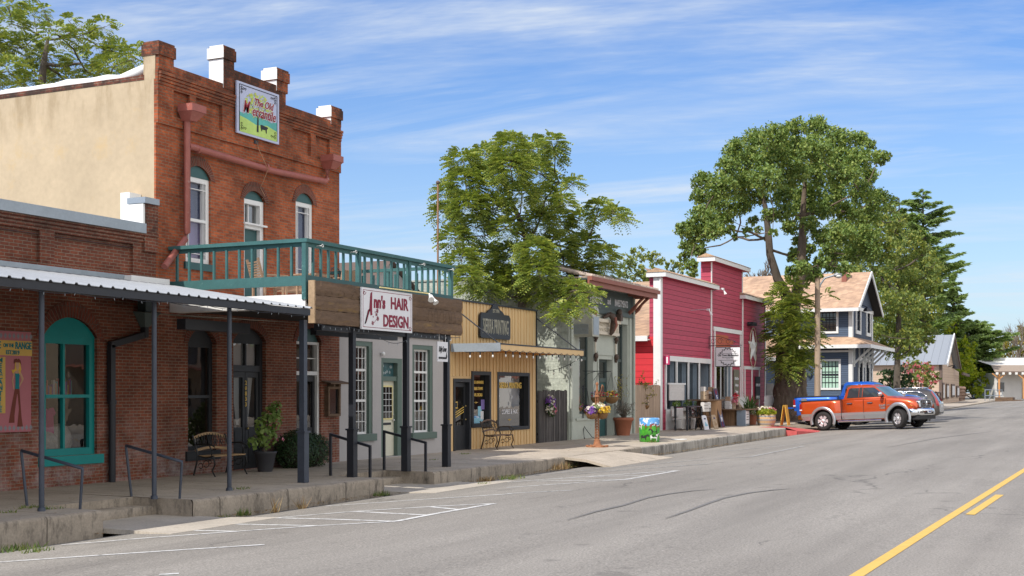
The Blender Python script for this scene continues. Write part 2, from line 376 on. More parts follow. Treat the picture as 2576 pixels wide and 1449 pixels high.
# ================================================================ SETTING: ground, road, pavement
def asphalt():
    m, n, b = base('asphalt'); p = wpos(n)
    mp = nd(n, 'ShaderNodeMapping'); mp.inputs['Scale'].default_value = (.22, 1, 1); n.links.new(p, mp.inputs[0])
    c = ramp(n, noise(n, mp.outputs[0], .45, 6, .65), [(.3, (.222, .203, .176)), (.7, (.285, .262, .228))])
    c = mixc(n, 1.0, c, ramp(n, noise(n, p, 38, 4, .8), [(.3, g3(.5)), (.5, g3(1.0)), (.70, g3(1.55))]), 'MULTIPLY')
    c = mixc(n, ramp(n, noise(n, p, 22, 3, .5), [(.73, g3(0)), (.76, g3(.75))]), c, (.62, .58, .52))
    s_ = nd(n, 'ShaderNodeSeparateXYZ'); n.links.new(p, s_.inputs[0])
    dusty = mth(n, 'MULTIPLY', mth(n, 'SUBTRACT', 4.0, s_.outputs[1]), .16, clamp=True)
    c = mixc(n, mth(n, 'MULTIPLY', dusty, ramp(n, noise(n, p, .7, 5), [(.35, g3(.1)), (.65, g3(.5))])), c, (.40, .36, .31))
    # tyre-polished lanes along the street
    ln = ramp(n, noise(n, comb(n, mth(n, 'MULTIPLY', s_.outputs[0], .05), s_.outputs[1], 2), 1.1, 4, .6), [(.35, g3(.88)), (.65, g3(1.08))])
    c = mixc(n, 1.0, c, ln, 'MULTIPLY')
    c = mixc(n, ramp(n, noise(n, p, 1.4, 5, .6), [(.62, g3(0)), (.70, g3(.4))]), c, (.10, .09, .08))
    v = nd(n, 'ShaderNodeTexVoronoi', feature='DISTANCE_TO_EDGE'); v.inputs['Scale'].default_value = .16
    wv = nd(n, 'ShaderNodeMixRGB', blend_type='ADD'); wv.inputs[0].default_value = 1.0
    n.links.new(mp.outputs[0], wv.inputs[1]); nn = nd(n, 'ShaderNodeTexNoise'); nn.inputs['Scale'].default_value = 1.1; n.links.new(p, nn.inputs[0]); n.links.new(nn.outputs['Color'], wv.inputs[2])
    n.links.new(wv.outputs[0], v.inputs['Vector'])
    cr = ramp(n, v.outputs['Distance'], [(0, g3(1)), (.0055, g3(0))])
    cr = mth(n, 'MULTIPLY', cr, ramp(n, noise(n, p, .35, 3), [(.48, g3(0)), (.6, g3(.6))]))
    c = mixc(n, cr, c, (.05, .048, .045))
    n.links.new(c, b.inputs['Base Color']); b.inputs['Roughness'].default_value = .88; b.inputs['Specular IOR Level'].default_value = .25
    bump(n, b, noise(n, p, 70, 2), .5, .008); return m
def concrete(name, col, joint=0, stain=(.12, .11, .09), thr=.55, low=None, sc=1.0):
    m, n, b = base(name); p = wpos(n); s_ = nd(n, 'ShaderNodeSeparateXYZ'); n.links.new(p, s_.inputs[0])
    c = ramp(n, noise(n, p, .9 * sc, 8, .7), [(.3, mul(col, .8)), (.7, mul(col, 1.15))])
    c = mixc(n, 1.0, c, ramp(n, noise(n, p, 26, 5, .7), [(.3, g3(.82)), (.7, g3(1.15))]), 'MULTIPLY')
    st = nd(n, 'ShaderNodeMapping'); st.inputs['Scale'].default_value = (1, 1, .35); n.links.new(p, st.inputs[0])
    k = ramp(n, noise(n, st.outputs[0], 2.4 * sc, 9, .75), [(thr, g3(0)), (thr + .18, g3(.8))]); c = mixc(n, k, c, stain)
    if joint:
        f = mth(n, 'FRACT', mth(n, 'DIVIDE', s_.outputs[0], joint)); c = mixc(n, ramp(n, f, [(0, g3(.8)), (.012, g3(.8)), (.02, g3(0))]), c, mul(col, .3))
    n.links.new(c, b.inputs['Base Color']); b.inputs['Roughness'].default_value = .9; b.inputs['Specular IOR Level'].default_value = .2
    bump(n, b, noise(n, p, 18, 5, .7), .4, .012); return m
m_asph = asphalt()
m_walk = concrete('pavement_concrete', (.43, .37, .295), 1.52, (.13, .115, .095), .56)
m_kerb = concrete('kerb_concrete', (.33, .28, .22), 1.9, (.06, .052, .042), .50, sc=2.4)
m_kerbw = concrete('old_white_kerb', (.40, .37, .32), 1.5, (.08, .07, .06), .46)
m_apron = concrete('apron_concrete', (.47, .42, .35), 0, (.25, .2, .15), .62)
m_gut = M('gutter_silt', (.16, .14, .115), .95, var=.45, scale=3, bmp=.5)
m_earth = M('dry_earth', (.27, .22, .16), .95, var=.3, scale=.8, bmp=.4, stain=((.12, .14, .05), .55, .5))
m_red = M('red_kerb_paint', (.50, .09, .085), .75, var=.2, scale=3, stain=((.2, .15, .12), .6, 6))
m_wline = M('worn_white_paint', (.62, .61, .58), .8, var=.18, scale=6, stain=((.24, .23, .21), .5, 9))
m_wfaint = M('faded_white_paint', (.42, .41, .385), .85, var=.2, scale=6, stain=((.25, .24, .22), .46, 7))
m_yline = M('yellow_line_paint', (.66, .42, .10), .75, var=.12, scale=5, stain=((.32, .26, .16), .62, 9))
m_tyre = M('skid_rubber', (.175, .165, .15), .8, var=.25, scale=9, stain=((.20, .19, .18), .5, 14))
m_dark = M('dark_void', (.012, .011, .010), .9, var=.1, bmp=0)
g = MB()
xs = [-600, -200, -60, 0, 14, 24, 41, 56, 61, 80, 106, 171, 300, 900, 2500]; ys = [-1500, -400, -60, -8.6, 0, 13.4, 30, 80, 300, 900, 2500]
vs = [(x, y, min(lerp(BASE, x), 1.0) - .62) for x in xs for y in ys]; k = len(ys)
g.add(vs, [(i*k+j, (i+1)*k+j, (i+1)*k+j+1, i*k+j+1) for i in range(len(xs)-1) for j in range(k-1)], m_earth, True); struct(g, 'ground')
def strip(mb, xs, prof, m):                    # prof(x) -> list of (y, z)
    P = [prof(x) for x in xs]; k = len(P[0]); vs = [(x, y, z) for x, pr in zip(xs, P) for y, z in pr]
    mb.add(vs, [(i*k+j, (i+1)*k+j, (i+1)*k+j+1, i*k+j+1) for i in range(len(xs)-1) for j in range(k-1)], m, True)
XR = [-60, -30, -10] + [i * 2.0 for i in range(0, 56)] + [120, 135, 150, 171, 185, 230]
g = MB(); YR = [-9, -7, -5, -3, -1, .5, 2.5, 4.5, 6.5, 8.5, 10.5, 12, 13.0]
strip(g, XR, lambda x: [(y, rz(x, y)) for y in YR] + ([(16, rz(x, 13) + .0), (30, rz(x, 13) + .05), (60, rz(x, 13) + .1)] if x > 70 else [(13.001, rz(x, 13)), (13.002, rz(x, 13)), (13.003, rz(x, 13))]), m_asph)
struct(g, 'road')
def kb(x): return lerp(BASE, x) - (.25 if any(a < x < b for a, b in ((13, 17.5), (21.5, 26.5), (30.5, 36))) else .08)
g = MB(); strip(g, [x for x in XR if x < 13] + [13.7, 14, 14.5, 16, 16.8, 17.2, 18, 20, 21.7, 22, 24, 25.6, 26.3, 28, 30, 31, 31.6, 34, 35.5, 36] + [x for x in XR if 37 < x < 60], lambda x: [(12.99, rz(x, 13) + .002), (13.15, rz(x, 13) - .02 + (kb(x) - lerp(BASE, x) + .08) * .5), (13.35, kb(x) + .02), (13.56, kb(x) + .04)], m_gut); struct(g, 'gutter')
# far pavement of the opposite side, out of frame but seen in the shop glass
g = MB(); strip(g, XR, lambda x: [(-8.98, rz(x, -9) - .05), (-9, lerp(BASE, x) + .25), (-13.5, lerp(BASE, x) + .27)], m_walk); struct(g, 'opposite_pavement')
# pavement with its kerb, two flights of steps cut into it
g = MB()
def walk(xa, xb, y0=13.5, step=.3, mk=None, y1=17.62):
    n = max(1, int((xb - xa) / step)); xs = [xa + (xb - xa) * i / n for i in range(n + 1)]
    rr = random.Random(int(xa * 10)); jit = {x: rr.uniform(-.022, .022) for x in xs}; jz = {x: -abs(rr.gauss(0, .008)) for x in xs}
    strip(g, xs, lambda x: [(y0 + .045 + jit[x], sw(x) + jz[x]), (15.0, sw(x) + .008), (16.3, sw(x) + .01), (y1, sw(x) + .012)], m_walk)
    strip(g, xs, lambda x: [(y0 + jit[x] * .5, kb(x)), (y0 + jit[x], sw(x) - .05), (y0 + .012 + jit[x], sw(x) - .015 + jz[x]), (y0 + .045 + jit[x], sw(x) + jz[x])], mk or m_kerb)
for a, b, mk in ((-30, 14.4, None), (16.4, 22.3, None), (24.4, 56.3, None)):
    if a == 24.4: walk(24.4, 37.6); walk(37.6, 56.3, mk=m_kerbw)
    else: walk(a, b)
for a, b in ((14.4, 16.4), (22.3, 24.4)):
    walk_y = 14.72
    strip(g, [a, (a+b)/2, b], lambda x: [(walk_y, 0), (16, .008), (17.62, .012)], m_walk)
    strip(g, [a, b], lambda x: [(walk_y, -.13), (walk_y, 0)], m_kerb)
    strip(g, [a, b], lambda x: [(14.3, -.27), (14.3, -.13), (walk_y, -.13)], m_kerb)
    for x in (a, b): g.add([(x, 13.5, -.62), (x, walk_y, -.62), (x, walk_y, 0), (x, 13.545, 0), (x, 13.5, -.05)], [(0, 1, 2, 3, 4)], m_kerb)
walk(56.3, 71.0, 14.75, y1=17.5)
g.add([(56.3, 13.5, -.4), (56.3, 17.6, -.4), (56.3, 17.6, sw(56.3)), (56.3, 13.5, sw(56.3))], [(0, 1, 2, 3)], m_kerb)
walk(106.0, 171.0, 13.5, 4.0, y1=16.6)
struct(g, 'pavement')
g = MB()
g.box(-30, 171, 17.55, 60, -.75, -.02, m_earth); struct(g, 'yard')
# footbridge slabs over the gutter, ramping to the road
def slab(nm, a, b, y0, ym, y1, z0, z1, zr, mt=None, a1=None, b1=None):
    s_ = MB(); a1 = a if a1 is None else a1; b1 = b if b1 is None else b1; mt = mt or m_apron
    P = [[(a, y1, z0), (b, y1, z0)], [(a, ym, z1), (b, ym, z1)], [(a1, y0, zr(a1)), (b1, y0, zr(b1))]]
    top = [q for r in P for q in r]; low = [(x, y, z - .07) for x, y, z in top]
    vs = top + low
    s_.add(vs, [(0, 1, 3, 2), (2, 3, 5, 4), (6, 8, 9, 7), (8, 10, 11, 9), (0, 2, 8, 6), (2, 4, 10, 8), (1, 7, 9, 3), (3, 9, 11, 5), (4, 5, 11, 10), (0, 6, 7, 1)], mt)
    return struct(s_, nm)
slab('apron', 14.42, 16.55, 12.15, 13.05, 14.295, -.268, -.275, lambda x: rz(x, 12.15) + .006, a1=14.3, b1=16.9)
slab('apron', 22.32, 25.4, 12.25, 13.05, 14.295, -.268, -.275, lambda x: rz(x, 12.25) + .006, a1=22.2, b1=25.9)
slab('apron', 31.6, 35.6, 12.0, 12.9, 13.62, .004, -.06, lambda x: rz(x, 12) + .006, m_walk, 31.2, 36.2)
s_ = MB()
s_.add([(56.3, 13.5, sw(57) + .004), (56.3, 14.75, sw(57) + .004), (60.6, 14.75, .12), (60.6, 12.9, rz(60.6, 13) + .01), (59.0, 12.6, rz(59, 13) + .01), (56.3, 13.0, rz(57, 13) + .16)], [(0, 1, 2, 3, 4, 5)], m_red)
s_.add([(56.3, 13.0, rz(57, 13) + .16), (59.0, 12.6, rz(59, 13) + .01), (56.3, 12.95, -.3)], [(0, 1, 2)], m_red)
s_.add([(56.3, 13.0, rz(57, 13) + .16), (56.3, 13.5, sw(57)), (56.3, 13.5, -.4), (56.3, 13.0, -.4)], [(0, 1, 2, 3)], m_red)
s_.add([(57.4, 12.945, -.05), (58.2, 12.79, -.08), (58.2, 12.79, -.16), (57.4, 12.945, -.2)], [(0, 1, 2, 3)], m_dark)
struct(s_, 'red_ramp')
g = MB(); strip(g, [60.4, 64, 68, 72, 80, 106], lambda x: [(12.95, rz(x, 13) + .004), (14.76, .12 + (x - 60) * .004), (14.9, sw(x) - .05), (40, sw(x) - .02)], m_gut if False else m_earth); struct(g, 'dirt_verge')
# painted markings: widths in metres, laid 4 mm above the road
def line(mb, pts, w, m, dz=.004, close=False, taper=False, axis='X'):
    P = [GP(*p) for p in pts]; Q = []
    for a, b in zip(P, P[1:]):
        n = max(1, int((b - a).length / 1.0)); Q += [a.lerp(b, i / n) for i in range(n)]
    Q.append(P[-1]); L = []
    for i, p in enumerate(Q):
        d = (Q[min(i+1, len(Q)-1)] - Q[max(i-1, 0)]); d.z = 0; d.normalize(); nn = Vector((-d.y, d.x, 0))
        ww = w * ((.15 + .85 * min(1, 3.2 * min(i, len(Q) - 1 - i) / len(Q))) if taper else 1)
        for s in (-.5, .5):
            q = p + nn * ww * s; L.append((q.x, q.y, rz(q.x, q.y) + dz))
    mb.add(L, [(2*i, 2*i+2, 2*i+3, 2*i+1) for i in range(len(Q)-1)], m)
A = lambda *pts: [(x / 2, 1140.4 + y / 2) for x, y in pts]
B = lambda *pts: [(1274.6 + x * .50515, 1046.5 + y * .50515) for x, y in pts]
C = lambda *pts: [((3250 + x / 4.366) / 1.4907, (1450 + y / 4.366) / 1.4907) for x, y in pts]
g = MB()
for P, w in ((A((-300, 568), (0, 548), (1330, 460)), .1), (A((310, 462), (720, 428), (1590, 365), (1990, 343)), .1), (A((1990, 343), (2160, 310), (2487, 253)), .12),
             (A((960, 388), (1200, 394)), .1), (A((1190, 357), (1590, 365)), .1), (A((1370, 325), (1990, 343)), .1), (A((1780, 293), (2160, 312)), .1), (A((2170, 270), (2310, 284)), .1),
             (A((1300, 332), (1780, 293), (2180, 268), (2487, 253)), .1), (A((1640, 266), (2576, 204)), .1),
             (B((0, 357), (590, 317)), .1), (B((590, 317), (855, 272)), .12), (B((0, 330), (690, 283), (855, 272)), .1), (B((150, 325), (590, 317)), .1), (B((380, 303), (720, 296)), .1),
             (B((0, 387), (325, 370)), .08)): line(g, P, w, m_wline)
line(g, [(400, 1446), (450, 1443)], .1, m_wline)
struct(g, 'parking_lines')
g = MB()
for P, w in ((B((330, 290), (1025, 237)), .1), (B((200, 290), (520, 258), (985, 217)), .1), (B((1050, 213), (1215, 203)), .1), (B((1215, 203), (1478, 150)), .12), (B((1040, 180), (1580, 130)), .1), (B((1150, 155), (1400, 140)), .08),
             (C((1100, 556), (2576, 501)), .22), (C((1280, 528), (2576, 487)), .2), (C((1340, 372), (1800, 352), (2515, 322)), .6), (C((1640, 345), (2515, 320)), .35)): line(g, P, w, m_wfaint, .005)
struct(g, 'faded_lines')
g = MB(); line(g, [(2110, 1478), (2155, 1449), (2365, 1316), (2576, 1183), (2700, 1105)], .13, m_yline); line(g, [(2440, 1295), (2515, 1245)], .13, m_yline)
struct(g, 'centre_line')
g = MB()
for P in (B((300, 520), (440, 478), (580, 446), (700, 408), (800, 390), (920, 374), (1040, 365)), B((790, 512), (900, 475), (1000, 437), (1080, 410), (1200, 385), (1320, 370), (1420, 362))):
    for o in (-7, -2, 3): line(g, [(x, y + o * .28 * (1 - i / len(P))) for i, (x, y) in enumerate(P)], .05, m_tyre, .006, taper=True)
line(g, C((1840, 680), (1880, 662), (2010, 660)), .05, m_tyre, .006, taper=True)
line(g, B((1880, 160), (2150, 110), (2470, 70)), .06, m_tyre, .006, taper=True)
struct(g, 'skid_marks')
# ================================================================ materials of the buildings
m_bk = brick('brick_upper', (.43, .11, .042), (.25, .066, .032), (.24, .16, .105), dirt=(7.3, 1.3), white=(1.2, 1.4))
m_bkl = brick('brick_low_shop', (.235, .072, .04), (.155, .05, .032), (.25, .185, .135), dirt=(4.2, 1.0), white=(1.5, 1.5))
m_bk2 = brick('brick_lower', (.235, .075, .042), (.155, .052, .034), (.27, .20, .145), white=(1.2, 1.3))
m_bkarch = brick('brick_arch', (.23, .06, .035), (.17, .045, .03), (.12, .085, .065), rowh=.3, bw=.07)
m_cream = M('cream_render', (.47, .37, .245), .9, var=.14, scale=.9, bmp=.25, stain=((.50, .37, .21), .58, 1.1))
_n = m_cream.node_tree; _b = _n.nodes['Principled BSDF']; _l = _b.inputs['Base Color'].links[0].from_socket; _s = nd(_n, 'ShaderNodeSeparateXYZ'); _n.links.new(wpos(_n), _s.inputs[0])
_k = mth(_n, 'MULTIPLY', mth(_n, 'MULTIPLY', mth(_n, 'SUBTRACT', _s.outputs[2], 7.0), .9, clamp=True), ramp(_n, noise(_n, comb(_n, mth(_n, 'MULTIPLY', _s.outputs[1], 1.6), mth(_n, 'MULTIPLY', _s.outputs[2], .35), 0), 1.7, 6, .7), [(.45, g3(0)), (.68, g3(.9))]))
_n.links.new(mixc(_n, _k, _l, (.22, .15, .07)), _b.inputs['Base Color'])      # rain streaks below the coping
m_whitep = M('white_lime_paint', (.80, .79, .76), .8, var=.06, scale=2, stain=((.45, .4, .33), .7, 3))
m_flash = M('zinc_flashing', (.33, .37, .40), .5, .5, var=.15, scale=2)
m_teal = M('teal_paint', (.0, .23, .22), .45, var=.08, scale=4, bmp=.05)
m_tealb = M('weathered_teal_paint', (.042, .125, .122), .6, var=.2, scale=4, bmp=.1, stain=((.25, .42, .39), .62, 5))
m_dteal = M('dark_teal_paint', (.035, .10, .10), .5, var=.15, bmp=.05)
m_white = M('white_trim_paint', (.72, .72, .70), .55, var=.06, scale=3, bmp=.05, stain=((.5, .48, .42), .7, 8))
m_black = M('black_iron_paint', (.018, .02, .026), .42, var=.2, bmp=.05)
m_blue = M('dull_blue_iron_paint', (.045, .055, .075), .45, var=.25, scale=4, bmp=.05, stain=((.15, .07, .04), .72, 9))
m_dwood = M('dark_door_paint', (.022, .024, .028), .5, var=.2, bmp=.08)
m_greyst = M('grey_stucco', (.40, .38, .37), .9, var=.06, scale=2, bmp=.5)
m_gtrim = M('sage_green_paint', (.10, .145, .12), .55, var=.1, bmp=.05)
m_dooryel = M('cream_door_paint', (.62, .60, .48), .5, var=.05, bmp=.03)
m_pyel = M('pale_yellow_paint', (.72, .62, .28), .5, var=.05, bmp=.03)
m_tan = M('mustard_siding', (.66, .455, .225), .6, var=.07, scale=2, bmp=.1, stretch=(2, 2, .3), stain=((.5, .3, .12), .68, 3))
m_tand = M('mustard_shadow_batten', (.55, .35, .15), .6, var=.08, bmp=.05)
m_orangew = M('orange_soffit_wood', (.60, .31, .10), .6, var=.15, scale=3, stretch=(1, 8, 1))
m_sage = M('sage_stucco', (.42, .445, .39), .92, var=.10, scale=1.6, bmp=1.0, stain=((.24, .26, .22), .6, 2))
m_sagew = brick('painted_block_wall', (.50, .53, .45), (.47, .50, .43), (.40, .43, .36), rowh=.2, bw=.42)
m_sdark = M('slate_green_trim', (.075, .10, .095), .6, var=.12, bmp=.1)
m_rust = M('rust_red_paint', (.27, .10, .07), .6, var=.15, scale=4)
m_tile = M('pale_clay_tile', (.46, .37, .31), .9, var=.25, scale=7, bmp=.3)
m_plaster = M('ivory_plaster', (.62, .56, .46), .8, var=.1, scale=6, bmp=.4, stain=((.35, .28, .2), .62, 7))
m_carv = M('dark_carved_wood', (.085, .055, .04), .6, var=.5, scale=14, bmp=.6)
m_redsid = boards('red_siding', (.42, .055, .095), .21, 'z', .07, .2, .6, .25, tone=.10, stain=((.44, .12, .15), .60, 1.2))
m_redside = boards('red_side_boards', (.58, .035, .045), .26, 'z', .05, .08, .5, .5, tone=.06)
m_shg = shingle('tan_shingles', ((.54, .36, .22), (.36, .24, .16)), .10, .32)
m_shg2 = shingle('salmon_shingles', ((.56, .37, .24), (.40, .26, .175)), .12, .33)
m_bluesid = boards('navy_siding', (.085, .12, .18), .115, 'z', .16, .12, .5, .35, tone=.08, stain=((.25, .3, .36), .7, 2.5))
m_blueshg = shingle('navy_shingles', ((.075, .10, .145), (.06, .08, .12)), .16, .2)
m_tansid = boards('fawn_siding', (.50, .37, .27), .27, 'z', .04, .08, .7, .6, tone=.05)
m_metal = boards('standing_seam_metal', (.55, .58, .60), .55, 'x', .07, .1, .35, .6, tone=.05)
m_brownt = M('brown_trim', (.13, .09, .07), .7, var=.15)
m_adobe = M('white_adobe', (.68, .66, .62), .85, var=.06, scale=1.5)
m_owood = M('honey_wood', (.55, .27, .10), .6, var=.15, scale=4)
m_oldw = M('weathered_beam_wood', (.135, .085, .052), .85, var=.45, scale=1.8, stretch=(.45, 1, 4.5), bmp=.9, stain=((.27, .17, .05), .57, 1.3))
m_endg = M('end_grain', (.36, .25, .15), .9, var=.3, scale=12)
m_fencd = boards('grey_fence_boards', (.085, .075, .07), .14, 'u', .12, .5, .9, .15, tone=.3)
m_fencl = boards('tan_fence_boards', (.43, .31, .22), .14, 'u', .08, .2, .85, .3, tone=.12)
m_corr = M('galvanised_roof', (.27, .285, .30), .45, .35, var=.12, scale=2)
m_darkunder = M('dark_underside', (.03, .028, .026), .8, var=.3)  # near-black tone for rafters and undersides
m_glass = glass('window_glass'); m_glassd = glass('shaded_shop_glass', (.75, .76, .76), .6, .01, .3); m_glassv = glass('violet_glass', (.95, .95, 1.0), .30, .03, .4)
m_curt = M('white_curtain', (.62, .62, .62), .9, var=.12, scale=3, stretch=(9, 9, .4), bmp=.2)
m_violet = M('violet_blind', (.26, .22, .40), .8, var=.08, scale=1.2); m_navyb = M('navy_blind', (.055, .085, .19), .7, var=.1)
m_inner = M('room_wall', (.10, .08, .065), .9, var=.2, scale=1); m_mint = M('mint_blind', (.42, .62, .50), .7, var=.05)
m_gold = M('gold_leaf', (.72, .48, .10), .5, var=.1, bmp=0); m_ink = M('black_ink', (.02, .02, .022), .6, var=.1, bmp=0)
m_wine = M('wine_red_paint', (.22, .012, .035), .6, var=.1, bmp=0); m_sign = M('white_sign_paint', (.70, .70, .72), .55, var=.04, bmp=.02)
m_bulb = M('clear_bulb', (.75, .74, .70), .15, var=.05, bmp=0, spec=.8); m_brass = M('brass', (.55, .42, .18), .35, .9, bmp=0)
m_chrome = M('chrome', (.75, .76, .78), .12, 1.0, var=.03, bmp=0); m_dwin = M('dark_glass', (.012, .014, .016), .05, var=.05, bmp=0, spec=.9)
Y0 = 17.5
def shell(mb, x0, x1, y0, y1, z0, z1, m, front=False, roof=None, side='LR'):
    if 'L' in side: mb.quad((x0, y1, z0), (x0, y0, z0), (x0, y0, z1), (x0, y1, z1), m)
    if 'R' in side: mb.quad((x1, y0, z0), (x1, y1, z0), (x1, y1, z1), (x1, y0, z1), m)
    mb.quad((x0, y1, z0), (x1, y1, z0), (x1, y1, z1), (x0, y1, z1), m)
    if roof: zr, mr = roof; mb.quad((x0, y0, zr), (x1, y0, zr), (x1, y1, zr), (x0, y1, zr), mr)
f0 = FY(Y0)
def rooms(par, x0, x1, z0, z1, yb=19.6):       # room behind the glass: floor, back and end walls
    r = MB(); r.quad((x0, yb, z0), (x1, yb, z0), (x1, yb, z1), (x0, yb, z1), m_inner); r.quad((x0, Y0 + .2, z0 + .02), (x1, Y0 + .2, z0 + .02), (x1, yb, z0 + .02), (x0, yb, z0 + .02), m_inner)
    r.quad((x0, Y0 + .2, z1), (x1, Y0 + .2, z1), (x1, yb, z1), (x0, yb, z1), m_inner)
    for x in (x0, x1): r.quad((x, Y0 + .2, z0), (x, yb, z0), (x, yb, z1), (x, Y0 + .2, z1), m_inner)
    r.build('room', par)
# ---------------------------------------------------------------- low brick shop at the left (X 6 .. 20.16)
XA0, XA1, ZA = 6.0, 20.15, 4.98
A_ = thing('brick_shop', 'low brick shop with a teal arched window, left of the tall brick building', 'shop building', (XA0, Y0, 0))
w = MB(); tealw = (17.18, 18.52, .56, 3.1, .36)
wall(w, f0, XA0, XA1, -.05, 3.95, [tealw], m_bkl, .16)
# upper part: recessed panels between piers
pan = [(8.3, 11.7), (12.0, 14.4), (14.75, 17.1), (17.45, 19.5)]
wall(w, f0, XA0, XA1, 3.95, ZA - .15, [(a, b, 4.05, 4.62) for a, b in pan], m_bkl, .07)
for a, b in pan:
    fbox(w, f0, a, b, 4.05, 4.62, -.08, -.068, m_bkl)
for k in range(3): fbox(w, f0, XA0, XA1 - .003, 4.68 + k * .065, 4.74 + k * .065, -.05, .02 + .028 * k, m_bkl)
wall(w, FXm(XA0), Y0, 30, 0, ZA - .1, [], m_bkl); w.quad((XA0, 30, 0), (XA1, 30, 0), (XA1, 30, ZA), (XA0, 30, ZA), m_bkl)
w.quad((XA0, Y0, 4.55), (XA1, Y0, 4.55), (XA1, 30, 4.55), (XA0, 30, 4.55), m_flash)
for a, b, r_ in ((17.18, 18.52, .36),):
    ap = arch_pts(a - .02, b + .02, 3.1 - r_, r_); 
w.build('wall', A_)
c = MB(); fbox(c, f0, XA0, 19.75, ZA - .13, ZA + .06, -.3, .11, m_flash); c.build('parapet_cap', A_)
c = MB(); fbox(c, f0, 19.76, 20.13, 4.5, 4.93, -.34, .06, m_bkl); fbox(c, f0, 19.79, 20.14, 4.93, 5.45, -.34, .06, m_bkl); fbox(c, f0, 19.72, 20.14, 5.45, 5.57, -.36, .10, m_flash); c.build('parapet_step', A_)
c = MB(); c.box(19.73, 19.785, 17.46, 17.85, 4.9, 5.44, m_whitep); c.box(19.8, 20.14, 17.87, 18.1, 4.9, 5.7, m_whitep); c.build('painted_stub', A_)
def archring(fr, a, b, zs, rise, t=.24, d=.012, m=None, name='brick_arch', par=None):
    r = MB(); o = arch_pts(a - t * .55, b + t * .55, zs - .03, rise + t); i = arch_pts(a, b, zs, rise); n = len(o)
    vs = [fr(u, v, d) for u, v in o] + [fr(u, v, d) for u, v in i]
    r.add(vs, [(j, j+1, n+j+1, n+j) for j in range(n-1)], m or m_bkarch)
    vs2 = [fr(u, v, d) for u, v in o] + [fr(u, v, 0) for u, v in o]; r.add(vs2, [(j, j+1, n+j+1, n+j) for j in range(n-1)], m or m_bkarch)
    vs3 = [fr(u, v, d) for u, v in i] + [fr(u, v, -.1) for u, v in i]; r.add(vs3, [(j, j+1, n+j+1, n+j) for j in range(n-1)], m or m_bkarch)
    for k in range(1, n * 2 - 1):             # radial joints between the standing bricks
        q = (k - .5) / (n * 2 - 2) * (n - 1); j = int(q); fq = q - j
        if j >= n - 1: break
        ou = [o[j][z] * (1 - fq) + o[j+1][z] * fq for z in (0, 1)]; iu = [i[j][z] * (1 - fq) + i[j+1][z] * fq for z in (0, 1)]
        nx, nz = ou[1] - iu[1], -(ou[0] - iu[0]); L = math.hypot(nx, nz) or 1; nx, nz = nx / L * .005, nz / L * .005
        r.add([fr(ou[0]-nx, ou[1]-nz, d+.002), fr(ou[0]+nx, ou[1]+nz, d+.002), fr(iu[0]+nx, iu[1]+nz, d+.002), fr(iu[0]-nx, iu[1]-nz, d+.002)], [(0, 1, 2, 3)], m_mort)
    r.build(name, par)
m_mort = M('old_mortar', (.17, .13, .10), .95, bmp=0)
archring(f0, 17.18, 18.52, 2.74, .36, .32, par=A_)
window(A_, f0, 17.18, 18.52, .56, 3.1, m_teal, m_glassd, fw=.13, rec=.07, vbars=(17.76,), sash=True, rise=.36, sill=(.12, .17, .06, m_teal), thick=.09, bw=.05)
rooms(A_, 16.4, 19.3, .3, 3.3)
d = MB(); rr = random.Random(3)                # goods on the shelf and a shirt behind the teal window
d.box(17.3, 18.4, 17.95, 18.2, 1.60, 1.63, m_teal)
cols = [(.5, .1, .08), (.1, .35, .4), (.6, .45, .1), (.5, .5, .5), (.25, .1, .35), (.08, .2, .1), (.6, .25, .1)]
cm_ = [M('bead_%d' % i, c_, .6, bmp=0) for i, c_ in enumerate(cols)]
for i in range(34): x = 17.36 + i * .03; d.box(x, x + .018, 17.98, 18.03, 1.64, 1.64 + rr.uniform(.18, .36), rr.choice(cm_))
d.build('shelf_display', A_)
d = MB(); m_pink = M('magenta_cloth', (.42, .02, .16), .8)
d.prism([(0, 0), (.1, .02), (.16, -.08), (.12, -.14), (.10, -.1), (.12, -.55), (-.2, -.55), (-.18, -.1), (-.22, -.14), (-.26, -.06), (-.16, .02), (-.06, 0), (-.03, -.03)], lambda u, v, q: (17.8 + u, 17.98 + q, 1.42 + v), m_pink, 0, .04); d.build('shirt', A_)
d = MB(); m_rock = M('pale_rag', (.42, .38, .32), .9, var=.5, scale=7, bmp=.8)
d.ball((17.7, 18.05, .72), (.42, .2, .3), m_rock, 14, 9); d.ball((18.15, 18.1, .8), (.3, .18, .34), m_rock, 14, 9); d.build('linen_heap', A_)
# downspout of the low shop
t = thing('downspout', 'black downspout with a funnel head between the shed posts, beside the teal window', 'downspout', (18.82, Y0, 0))
d = MB(); d.tube([(18.82, Y0 - .09, 0), (18.82, Y0 - .09, 1.55)], .065, m_black, 10); d.lathe([(.085, 0), (.085, .07)], (18.82, Y0 - .09, 1.50), m_black); d.build('lower_pipe', t)
d = MB(); d.bar((18.80, Y0 - .09, 1.55), (18.80, Y0 - .09, 2.62), .1, .12, m_black); d.bar((18.76, Y0 - .09, 2.62), (19.75, Y0 - .09, 2.86), .1, .12, m_black); d.bar((19.72, Y0 - .09, 2.8), (19.72, Y0 - .09, 3.02), .12, .1, m_black); d.build('upper_pipe', t)
d = MB()
a_ = [(19.60, .16), (19.84, .16)]
q = [(19.66, Y0-.15, 3.0), (19.78, Y0-.15, 3.0), (19.78, Y0-.03, 3.0), (19.66, Y0-.03, 3.0), (19.48, Y0-.3, 3.3), (19.96, Y0-.3, 3.3), (19.96, Y0-.01, 3.3), (19.48, Y0-.01, 3.3)]
